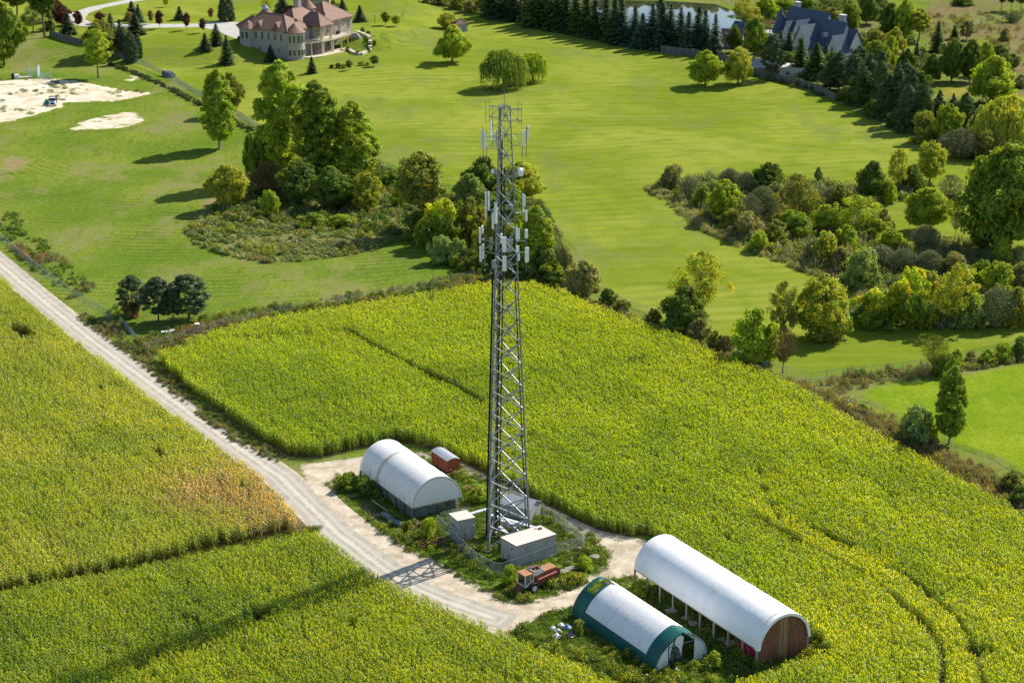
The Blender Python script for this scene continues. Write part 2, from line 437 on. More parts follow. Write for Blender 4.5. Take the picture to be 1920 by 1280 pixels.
ISLAND = world_poly([(606, 905), (640, 892), (690, 886), (740, 850), (800, 858), (880, 885), (915, 900), (960, 928), (1040, 966), (1120, 1008), (1150, 1040), (1142, 1062), (1110, 1086), (1060, 1110), (1010, 1129), (975, 1133), (945, 1128), (880, 1096), (850, 1076), (800, 1050), (740, 1020), (700, 985), (655, 945)])
MAT['yardgrass'] = sheet_mat('yard_grass', meadow_col, lambda t: soil_col(t, (.36, .30, .215), (.62, .55, .43), .35), fade=.6, amp=1.1, nscale=.8, bstr=.7, bscale=3)
sheet('yard_grass', ISLAND, MAT['yardgrass'], .06, 1.0, 'weedy grass island around tower and shelters')
sheet('bare_soil', world_poly([(628, 925), (672, 922), (735, 950), (790, 1000), (742, 1008), (700, 985), (655, 950)]), MAT['soil'], .09, 1.0, 'brown bare soil between road and open white shelter')
sheet('bare_soil', world_poly([(775, 985), (830, 1000), (900, 1000), (905, 1040), (850, 1050), (790, 1025)]), MAT['soil'], .09, 1.0)
GAP = world_poly([(950, 1188), (1030, 1150), (1080, 1140), (1110, 1090), (1190, 1080), (1260, 1110), (1400, 1200), (1540, 1190), (1580, 1205), (1560, 1235), (1420, 1290), (1300, 1320), (1170, 1310), (1060, 1245)])
sheet('yard_grass', GAP, MAT['verge'], .06, 1.0, 'weedy grass under and between the two lower hoop barns')
# the three corn fields' soil
def P22(pts, z=2.2): return [ground_at(x, y, z) for x, y in pts]
F1 = world_poly([(296, 680), (330, 712), (408, 772), (470, 815), (544, 855), (600, 858), (650, 846), (690, 838), (745, 826), (800, 838), (866, 866), (905, 884), (940, 903), (1000, 934), (1060, 964), (1120, 993), (1180, 1006), (1215, 1003)])
# beside and in front of the long hoop barn
F1 += [(26.5, 256.5), (40.6, 233.2)] + P22([(1545, 1195), (1560, 1212), (1510, 1231), (1472, 1246), (1416, 1267), (1380, 1277)]) + world_poly([(1330, 1330), (1330, 1420), (2050, 1420), (2050, 1030)])
F1 += P22([(1930, 965), (1800, 895), (1700, 840), (1600, 785), (1500, 722), (1430, 695), (1360, 668), (1280, 630), (1200, 600), (1120, 572), (1060, 545), (1000, 528), (900, 530), (800, 548), (700, 562), (560, 585), (420, 610), (330, 650), (290, 660)])
F2 = P22([(-260, 300), (-60, 455), (0, 500), (100, 580), (200, 655), (300, 725), (400, 795), (500, 868), (560, 915), (598, 952)]) + world_poly([(604, 972), (596, 985), (520, 1000), (400, 1027), (250, 1062), (0, 1110), (-120, 1134), (-260, 1134)])
F3 = P22([(-120, 1130), (0, 1106), (150, 1080), (300, 1052), (450, 1022), (560, 1000), (610, 993), (650, 1010), (700, 1055), (760, 1087), (850, 1142), (960, 1192), (1080, 1243), (1160, 1285), (1260, 1330)]) + world_poly([(1200, 1420), (-120, 1420)])
for n_, f_, l_ in (('field_soil', F1, 'brown soil under the big corn field'), ('field_soil', F2, 'brown soil under the yellowing corn left of the road'), ('field_soil', F3, 'brown soil under the corn in front of the road')):
    sheet(n_, f_, MAT['fieldsoil'], .04, 3.0, l_)
sheet('yard_grass', strip_poly(world_poly([(285, 672), (330, 716), (400, 772), (470, 822), (545, 862)]), .8, 1.6), MAT['verge'], .08, 1.0, 'grass verge between road and corn')
# lake behind the spruces, thicket floors
mw, t, N, L, b = new_mat('lake_water')
b.inputs['Base Color'].default_value = (.05, .055, .03, 1); b.inputs['Roughness'].default_value = .04
bump(t, b, noise(t, .7, 3, .5, world_pos(t)), .06, .1)
sheet('lake', world_poly([(1110, 1), (1250, 3), (1345, 8), (1388, 22), (1392, 50), (1360, 75), (1290, 70), (1180, 55), (1120, 30)]), mw, .12, 5, 'small lake shining behind the dark spruces')
sheet('lake_shore', world_poly([(1100, -3), (1250, -1), (1350, 4), (1398, 20), (1386, 24), (1343, 9), (1250, 3), (1110, 1)]), MAT['golden'], .14, 4)
THICK = world_poly([(1225, 345), (1262, 340), (1330, 330), (1440, 340), (1560, 350), (1640, 360), (1720, 345), (1700, 375), (1640, 385), (1668, 430), (1700, 470), (1760, 455), (1820, 460), (1930, 470), (1930, 600), (1840, 615), (1740, 615), (1640, 612), (1595, 600), (1605, 548), (1560, 522), (1480, 490), (1400, 458), (1330, 420), (1280, 385)])
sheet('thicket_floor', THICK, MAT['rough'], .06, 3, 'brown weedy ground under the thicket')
HEDGE = world_poly([(880, 500), (960, 505), (1010, 522), (1060, 542), (1120, 570), (1200, 600), (1290, 636), (1370, 672), (1440, 700), (1510, 722), (1600, 702), (1720, 692), (1930, 655), (1930, 675), (1760, 707), (1640, 722), (1560, 742), (1640, 775), (1700, 805), (1780, 850), (1930, 945), (1930, 1000), (1800, 925), (1700, 868), (1600, 812), (1480, 745), (1360, 695), (1240, 640), (1120, 598), (1000, 550), (890, 556), (560, 610), (420, 632), (270, 672), (255, 650), (400, 605), (560, 580), (800, 540)])
sheet('hedge_floor', HEDGE, MAT['rough'], .025, 2.5, 'weedy strip between corn and lawn')
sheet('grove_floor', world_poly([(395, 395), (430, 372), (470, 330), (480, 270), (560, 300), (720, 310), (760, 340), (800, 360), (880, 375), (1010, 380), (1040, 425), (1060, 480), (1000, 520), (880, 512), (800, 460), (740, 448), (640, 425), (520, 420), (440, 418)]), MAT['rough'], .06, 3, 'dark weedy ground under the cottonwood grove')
sheet('weed_floor', world_poly([(345, 432), (400, 400), (470, 404), (560, 418), (680, 424), (745, 450), (700, 472), (600, 487), (500, 494), (420, 478), (368, 462)]), sheet_mat('weeds_ground', lambda t: soil_col(t, (.11, .12, .03), (.21, .20, .075), .5), meadow_col, fade=1.5, amp=1.5), .05, 2, 'tall weeds in a half ring below the cottonwoods')
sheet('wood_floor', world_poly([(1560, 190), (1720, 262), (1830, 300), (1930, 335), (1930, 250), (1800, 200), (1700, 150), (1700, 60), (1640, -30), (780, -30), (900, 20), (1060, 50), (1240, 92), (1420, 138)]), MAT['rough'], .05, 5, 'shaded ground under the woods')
# ------------------------------------------------------------------ leaf cards
def unit(v): return v / (np.linalg.norm(v, axis=1, keepdims=True) + 1e-9)

def cards(C, Nn, ln, wd, rng, up=None):
    """rhombic leaf sprays: centres, normals, half length, half width; up: preferred long axis"""
    n = len(C); Nn = unit(Nn)
    r = rng.normal(size=(n, 3)) if up is None else up + rng.normal(size=(n, 3)) * .25
    T = unit(r - Nn * np.sum(r * Nn, 1, keepdims=True)); B = np.cross(Nn, T)
    ln = np.broadcast_to(np.asarray(ln), (n,))[:, None]; wd = np.broadcast_to(np.asarray(wd), (n,))[:, None]
    V = np.stack([C - T * ln, C + B * wd + T * ln * .1, C + T * ln, C - B * wd + T * ln * .1], 1).reshape(-1, 3)
    return V, np.arange(4 * n).reshape(n, 4)

def tints(n, rng, clump=None, yel=.25, var=.22):
    v = rng.uniform(1 - var, 1 + var, n); y = rng.normal(0, yel, n)
    if clump is not None: v = v * clump[:, 0]; y = y + clump[:, 1]
    c = np.stack([v * (1 + y), v * (1 + .25 * y), v * (1 - .45 * y)], 1)
    return np.repeat(np.clip(c, .02, 3), 4, 0)

def crown_blobs(rng, H, Wd, z0, prof, nc, rc, nl, ln, wd, inner=.45, squash=.8, lump=.28, upb=.25, yel=.2, clv=.2, cly=.12):
    """crown of leaf clumps: returns V,F,tint,clump centres"""
    ph = rng.uniform(0, 6.28, 6)
    tt = rng.random(nc * 4); keep = rng.random(nc * 4) < prof(tt) + .12; tt = tt[keep][:nc]; nc = len(tt)
    an = rng.uniform(0, 2 * np.pi, nc)
    lumpf = 1 + lump * (np.sin(2 * an + ph[0] + 5 * tt) * .5 + np.sin(3 * an + ph[1] - 9 * tt) * .5)
    R = prof(tt) * Wd / 2 * lumpf * (inner + (1 - inner) * rng.random(nc) ** .55)
    R = np.maximum(R - rc * .55, 0)
    zl = 1 - lump * .75 * np.clip(np.sin(an + ph[2]) * .6 + np.sin(2 * an + ph[3]) * .6, 0, 1) * np.clip(R / (Wd * .3), 0, 1)
    C = np.stack([R * np.cos(an), R * np.sin(an), z0 + tt * zl * (H - z0 - rc * .4)], 1)
    rr = rc * rng.uniform(.65, 1.3, nc); rr *= np.clip(.45 + prof(tt), .5, 1)
    cl = np.stack([rng.uniform(1 - clv, 1 + clv, nc), rng.normal(0, cly, nc)], 1)
    idx = np.repeat(np.arange(nc), nl); n = len(idx)
    d = unit(rng.normal(size=(n, 3)) + np.array((0, 0, upb)))
    sh = rng.uniform(.3, 1.1, n) ** .7 * np.where(rng.random(n) < .12, rng.uniform(1, 1.55, n), 1)
    off = d * (rr[idx] * sh)[:, None]; off[:, 2] *= squash
    P = C[idx] + off
    out = P.copy(); out[:, 2] = (P[:, 2] - (z0 + H) / 2) * .4; out = unit(out)
    Nn = d * .7 + out * .45 + rng.normal(size=(n, 3)) * .6 + np.array((0, 0, .25))
    s = rng.uniform(.7, 1.35, n)
    V, F = cards(P, Nn, ln * s, wd * s, rng)
    V[:, 2] = np.maximum(V[:, 2], .03)
    return V, F, tints(n, rng, cl[idx], yel), C

def trunk_mesh(rng, H, r, tips, ztop=.8, lean=.03, forks=10):
    m = MB(); p = [(0, 0, -.3)]; k = 6
    for i in range(1, k + 1):
        f = i / k; p.append((H * lean * math.sin(f * 2.2) + rng.normal() * .012 * H * f, rng.normal() * .012 * H * f, H * ztop * f))
    for i in range(k):
        r0 = r * (1 - .82 * i / k) * (1.25 if i == 0 else 1); r1 = r * (1 - .82 * (i + 1) / k)
        m.tube(p[i], p[i + 1], r0, r1, 6, False)
    if len(tips):
        for c in tips[rng.permutation(len(tips))[:forks]]:
            z = max(min(c[2] - .1 * H, H * ztop * .9), H * .08); f = z / (H * ztop) * k; i = min(int(f), k - 1); g = f - i
            b = [p[i][j] + (p[i + 1][j] - p[i][j]) * g for j in range(3)]
            mid = [(b[0] + c[0]) / 2, (b[1] + c[1]) / 2, b[2] * .45 + c[2] * .55 + .02 * H]
            m.tube(b, mid, r * .34 * (1.1 - z / H), r * .2 * (1.1 - z / H), 4, False); m.tube(mid, c, r * .2 * (1.1 - z / H), r * .06, 4, False)
    return m

PROTO = {}
MAT['bark'] = plain('grey_brown_bark', (.13, .10, .075), .9, var=.35, scale=3, stretch=(1, 1, .3))
MAT['palebark'] = plain('pale_grey_bark', (.30, .275, .235), .9, var=.35, scale=2, stretch=(1, 1, .3))
MAT['leaf'] = leaf_mat('tree_leaves', .42, yellow=(1.3, 1.25, .4), base=(2.55, 2.45, 1.5))
MAT['needle'] = leaf_mat('conifer_needles', .16, yellow=(1.2, 1.15, .6), gloss=.03, base=(1.95, 1.95, 1.6))
MAT['twig'] = leaf_mat('bare_twigs', .1, yellow=(1, 1, 1), gloss=.0, base=(1.5, 1.5, 1.4))

def proto(kind, V, F, T, trunk, leafmat='leaf', bark='bark'):
    PROTO.setdefault(kind, []).append((mesh_from(kind + '_crown', V, F, T), trunk.mesh(kind + '_trunk') if trunk else None, leafmat, bark, float(V[:, 2].max()), float(max(np.ptp(V[:, 0]), np.ptp(V[:, 1])) * .80)))

def pr_cot(t): return np.interp(t, [0, .08, .25, .5, .75, .92, 1], [.35, .62, .9, 1, .82, .5, .2])
def pr_rnd(t): return np.interp(t, [0, .1, .35, .6, .85, 1], [.5, .8, 1, .95, .65, .25])
def pr_bsh(t): return np.interp(t, [0, .3, .6, .85, 1], [.92, 1, .92, .66, .3])
def pr_cyp(t): return np.interp(t, [0, .15, .5, .8, 1], [.85, 1, .92, .62, .12])
def pr_lol(t): return np.interp(t, [0, .2, .55, .85, 1], [.45, .9, 1, .7, .2])

def make_protos():
    for s in range(3):
        rng = np.random.default_rng(100 + s); H, Wd = 25.0, 11.0
        V, F, T, C = crown_blobs(rng, H, Wd, 2.6, pr_cot, 310, .92, 112, .25, .17, inner=.3, lump=.16, yel=.16)
        proto('cottonwood', V, F, T, trunk_mesh(rng, H, .38, C, .88, forks=34), bark='palebark')
    for s in range(2):                                   # bare lower trunk
        rng = np.random.default_rng(120 + s); H, Wd = 15.0, 8.5
        V, F, T, C = crown_blobs(rng, H, Wd, 4.8, pr_cot, 150, .86, 88, .23, .16, inner=.3, lump=.35)
        proto('tall_tree', V, F, T, trunk_mesh(rng, H, .26, C, .85, forks=22))
    for s in range(4):
        rng = np.random.default_rng(140 + s); H, Wd = 10.0, 9.5
        V, F, T, C = crown_blobs(rng, H, Wd, 1.5, pr_rnd, 230, .84, 84, .2, .145, inner=.42, lump=.42)
        proto('round_tree', V, F, T, trunk_mesh(rng, H, .3, C, .75, forks=26))
    for s in range(2):                                   # open crown, branches show
        rng = np.random.default_rng(150 + s); H, Wd = 9.0, 8.0
        V, F, T, C = crown_blobs(rng, H, Wd, 2.2, pr_rnd, 105, .72, 62, .16, .1, inner=.5, lump=.5)
        proto('open_tree', V, F, T, trunk_mesh(rng, H, .2, C, .7, forks=55))
    for s in range(4):
        rng = np.random.default_rng(160 + s); H, Wd = 4.2, 5.0
        V, F, T, C = crown_blobs(rng, H, Wd, .15, pr_bsh, 140, .54, 58, .145, .1, inner=.42, lump=.42, upb=.5)
        proto('bush', V, F, T, trunk_mesh(rng, H, .08, C, .5, forks=10))
    for s in range(2):                                   # vine covered mound
        rng = np.random.default_rng(170 + s); H, Wd = 8.0, 11.0
        V, F, T, C = crown_blobs(rng, H, Wd, .3, pr_bsh, 160, .92, 100, .2, .16, inner=.55, lump=.38, upb=.8, cly=.16, clv=.3)
        top = np.repeat(sstep((V[::4, 2] / H - .45) / .4), 4)[:, None]
        T = T * (1 + top * np.array((1.3, .85, .1)))
        proto('vine_mound', V, F, T, trunk_mesh(rng, H, .15, C, .6, forks=12))
    for s in range(4):                                   # spruce
        rng = np.random.default_rng(180 + s); H, Wd = 15.0, 6.2; P = []; Nn = []; U = []; S = []
        z = .5
        while z < H - .3:
            t = z / H; R = Wd / 2 * (1 - t) ** .82 * rng.uniform(.85, 1.12) + .12; nb = max(4, int(5 + 9 * (1 - t)))
            a0 = rng.uniform(0, 6.28)
            for b in range(nb):
                a = a0 + 6.283 * b / nb + rng.normal() * .16; Rb = R * rng.uniform(.72, 1.12); k = max(2, int(Rb / .42))
                for j in range(k):
                    f = (j + .6) / k; r = Rb * f
                    zz = z + .10 * r - .22 * r * f + rng.normal() * .07
                    for side in (-.5, .15, .6):
                        aa = a + side * .42 / max(r, .5) * .8
                        P.append((r * math.cos(aa), r * math.sin(aa), zz - abs(side) * .09))
                        Nn.append((math.cos(aa) * .35 + rng.normal() * .3, math.sin(aa) * .35 + rng.normal() * .3, 1.0))
                        U.append((math.cos(aa + side * .9), math.sin(aa + side * .9), -.22)); S.append(rng.uniform(.75, 1.25) * (.75 + .35 * (1 - t)))
            z += .40 + .22 * (1 - t)
        P = np.array(P); S = np.array(S)
        V, F = cards(P, np.array(Nn), .46 * S, .19 * S, rng, np.array(U) * 2)
        V[:, 2] = np.maximum(V[:, 2], .05)
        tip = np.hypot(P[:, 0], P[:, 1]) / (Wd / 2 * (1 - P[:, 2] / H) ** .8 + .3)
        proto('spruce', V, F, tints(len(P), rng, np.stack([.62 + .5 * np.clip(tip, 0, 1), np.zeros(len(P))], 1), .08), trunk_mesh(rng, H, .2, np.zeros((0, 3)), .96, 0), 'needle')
    for s in range(3):                                   # pine with separate pads
        rng = np.random.default_rng(200 + s); H, Wd = 12.0, 8.0; Vs = []; Fs = []; Ts = []; tips = []; n0 = 0
        for k in range(84):
            t = .2 + .8 * (k + rng.random()) / 84; a = k * 2.4 + rng.normal() * .3; R = Wd / 2 * np.interp(t, [.2, .35, .6, .85, 1], [.55, 1, .95, .62, .1]) * rng.uniform(.45, 1.05)
            c = np.array((R * math.cos(a), R * math.sin(a), t * H + .12 * R)); tips.append(c); n = 120
            d = unit(rng.normal(size=(n, 3)) + np.array((0, 0, .2))); rad = rng.uniform(.8, 1.35)
            P = c + d * rad * rng.uniform(.3, 1, (n, 1)) * np.array((1, 1, .5))
            V, F = cards(P, d + np.array((0, 0, .6)) + rng.normal(size=(n, 3)) * .5, .26, .12, rng); Vs.append(V); Fs.append(F + n0); n0 += len(V)
            Ts.append(tints(n, rng, np.tile([[rng.uniform(.75, 1.2), 0]], (n, 1)), .1))
        proto('pine', np.concatenate(Vs), np.concatenate(Fs), np.concatenate(Ts), trunk_mesh(rng, H, .22, np.array(tips), .95, .02, 40), 'needle')
    for s in range(2):                                   # weeping willow
        rng = np.random.default_rng(220 + s); H, Wd = 12.0, 13.0
        V1, F1_, T1, C = crown_blobs(rng, H, Wd * .86, 4.2, pr_rnd, 70, 1.2, 70, .34, .16, inner=.45, lump=.22)
        P = []; Nn = []; S = []
        for k in range(760):
            a = rng.uniform(0, 6.283); q = rng.random() ** .5; r = Wd / 2 * q * rng.uniform(.88, 1.04); top = H * (.38 + .55 * math.sqrt(max(0, 1 - (q * .97) ** 2)))
            L = rng.uniform(2.5, 7.5) * (.5 + .5 * q); z = top
            while z > max(top - L, .9):
                P.append((r * math.cos(a) + rng.normal() * .1, r * math.sin(a) + rng.normal() * .1, z)); Nn.append((math.cos(a) + rng.normal() * .5, math.sin(a) + rng.normal() * .5, .25)); S.append(rng.uniform(.8, 1.2)); z -= .62
        P = np.array(P); S = np.array(S)
        V2, F2_ = cards(P, np.array(Nn), .48 * S, .15 * S, rng, np.tile([[0, 0, -3.0]], (len(P), 1)))
        proto('willow', np.concatenate([V1, V2]), np.concatenate([F1_, F2_ + len(V1)]), np.concatenate([T1, tints(len(P), rng, None, .12)]), trunk_mesh(rng, H, .45, C, .6, forks=18))
    for s in range(3):                                   # bare twiggy shrub
        rng = np.random.default_rng(240 + s); H, Wd = 4.2, 5.0; n = 2600
        a = rng.uniform(0, 6.283, n); q = rng.random(n) ** .5; t = rng.random(n) ** .7
        prof = np.interp(t, [0, .5, .85, 1], [.25, .95, .85, .5])
        r = Wd / 2 * q * prof * (1 + .15 * np.sin(3 * a + s)); P = np.stack([r * np.cos(a), r * np.sin(a), t * H * (1 - .25 * q * q)], 1)
        U = np.stack([np.cos(a) * q * 1.1, np.sin(a) * q * 1.1, np.full(n, 1.0)], 1) + rng.normal(size=(n, 3)) * .35
        V, F = cards(P, rng.normal(size=(n, 3)), rng.uniform(.3, .6, n), .025, rng, U * 2.5)
        m = 1500; k = rng.integers(0, n, m)
        V2, F2_ = cards(P[k] + rng.normal(size=(m, 3)) * .1, rng.normal(size=(m, 3)) + np.array((0, 0, .4)), .11, .075, rng)
        V = np.concatenate([V, V2]); V[:, 2] = np.maximum(V[:, 2], .03)
        T = np.concatenate([tints(n, rng, None, .05), tints(m, rng, None, .3) * np.array((1.25, 1.45, .7))])
        tips = np.stack([np.cos(a[:22]) * Wd * .3, np.sin(a[:22]) * Wd * .3, np.full(22, H * .75)], 1)
        proto('twig_shrub', V, np.concatenate([F, F2_ + 4 * n]), T, trunk_mesh(rng, H, .07, tips, .55, forks=22), 'twig')
    for s in range(2):                                   # bare small tree
        rng = np.random.default_rng(250 + s); H, Wd = 7.0, 5.5; n = 1500
        a = rng.uniform(0, 6.283, n); t = .28 + .72 * rng.random(n); q = rng.random(n) ** .5
        r = Wd / 2 * q * np.interp(t, [.28, .6, .85, 1], [.3, 1, .85, .3]); P = np.stack([r * np.cos(a), r * np.sin(a), t * H], 1)
        U = np.stack([np.cos(a) * q, np.sin(a) * q, np.full(n, .9)], 1) + rng.normal(size=(n, 3)) * .3
        V, F = cards(P, rng.normal(size=(n, 3)), rng.uniform(.3, .65, n), .028, rng, U * 2.5)
        m = 1100; k = rng.integers(0, n, m); V2, F2_ = cards(P[k], rng.normal(size=(m, 3)), .12, .08, rng)
        proto('bare_tree', np.concatenate([V, V2]), np.concatenate([F, F2_ + 4 * n]), np.concatenate([tints(n, rng, None, .05) * .8, tints(m, rng, None, .3) * np.array((1.5, 1.3, .8))]), trunk_mesh(rng, H, .13, P[rng.permutation(n)[:60]], .7, forks=50), 'twig')
    for s in range(2):                                   # small lawn ornamental on a clear stem
        rng = np.random.default_rng(260 + s); H, Wd = 6.0, 3.6
        V, F, T, C = crown_blobs(rng, H, Wd, 1.7, pr_lol, 46, .62, 50, .19, .14, inner=.4, lump=.2)
        proto('ornamental_tree', V, F, T, trunk_mesh(rng, H, .09, C, .75, forks=10))
    for s in range(3):                                   # dense old pine
        rng = np.random.default_rng(290 + s); H, Wd = 14.0, 7.5
        V, F, T, C = crown_blobs(rng, H, Wd, .8, lambda t: np.interp(t, [0, .2, .5, .8, 1], [.6, .95, 1, .7, .15]), 150, .95, 120, .22, .1, inner=.4, lump=.35, yel=.08, squash=.6)
        proto('dense_pine', V, F, T, trunk_mesh(rng, H, .2, C, .9, forks=12), 'needle')
    rng = np.random.default_rng(270); H, Wd = 11.0, 6.0
    V, F, T, C = crown_blobs(rng, H, Wd, .1, pr_cyp, 260, .62, 60, .2, .11, inner=.75, lump=.05, yel=.08, clv=.12, cly=.03)
    proto('cedar', V, F, T, trunk_mesh(rng, H, .2, np.zeros((0, 3)), .6, 0), 'needle')
    rng = np.random.default_rng(280); H, Wd = 1.6, 1.4
    V, F, T, C = crown_blobs(rng, H, Wd, .1, pr_rnd, 60, .2, 30, .08, .06, inner=.8, lump=.03, yel=.06, clv=.1, cly=.03)
    proto('ball_shrub', V, F, T, trunk_mesh(rng, H, .05, np.zeros((0, 3)), .6, 0), 'needle')
make_protos()

HUE = dict(dg=(.058, .088, .020), mg=(.092, .130, .020), lg=(.135, .180, .022), yg=(.142, .182, .022), gl=(.160, .176, .030), ol=(.105, .115, .030), gy=(.125, .125, .075),
           sg=(.125, .165, .075), bl=(.046, .076, .046), sd=(.042, .064, .028), pu=(.050, .020, .026), rb=(.120, .085, .045), og=(.22, .13, .035), tw=(.155, .162, .092), tp=(.132, .142, .080))
COUNT = {}
NAMES = dict(cottonwood='cottonwood_tree', tall_tree='tall_tree', round_tree='round_tree', open_tree='open_crowned_tree', bush='bush', vine_mound='vine_covered_bush', spruce='spruce_tree', pine='pine_tree', dense_pine='pine_tree',
             willow='willow_tree', twig_shrub='twiggy_shrub', bare_tree='bare_tree', ornamental_tree='ornamental_tree', cedar='cedar_tree', ball_shrub='ball_shrub')
NTREE = [0]
def tree(kind, px, by, ty, wpx, hue, label, group=None, cat=None):
    """base at survey point (px, by), top seen at ty, crown wpx wide"""
    x, y = ground_at(px, by); z = float(terrain(x, y)); h = (by - ty) / px_m(by) * 1.04 if kind == 'ball_shrub' else max(height_to(x, y, ty) - z, .5); w = wpx / px_m(by)
    k = COUNT.get(kind, 0); COUNT[kind] = k + 1; pl = PROTO[kind]; cm, tm, lm, bm, H0, W0 = pl[k % len(pl)]
    nm = NAMES[kind]; c = cat or ('tree' if nm.endswith('_tree') else 'bush')
    o = thing(nm, label, c, (x, y, z), (k * 2.399) % 6.283, group)
    w *= {'spruce': 1.6, 'pine': 1.2}.get(kind, 1.0); o.scale = (w / W0, w / W0, h / H0)
    f = obj('crown', cm, MAT[lm], o); col = HUE[hue]; j = .92 + .16 * ((k * 37) % 11) / 10
    f.color = (col[0] * j, col[1] * j, col[2] * j, 1)
    if tm is not None: obj('trunk' if c == 'tree' else 'stems', tm, MAT[bm], o)
    NTREE[0] += 1
    return o
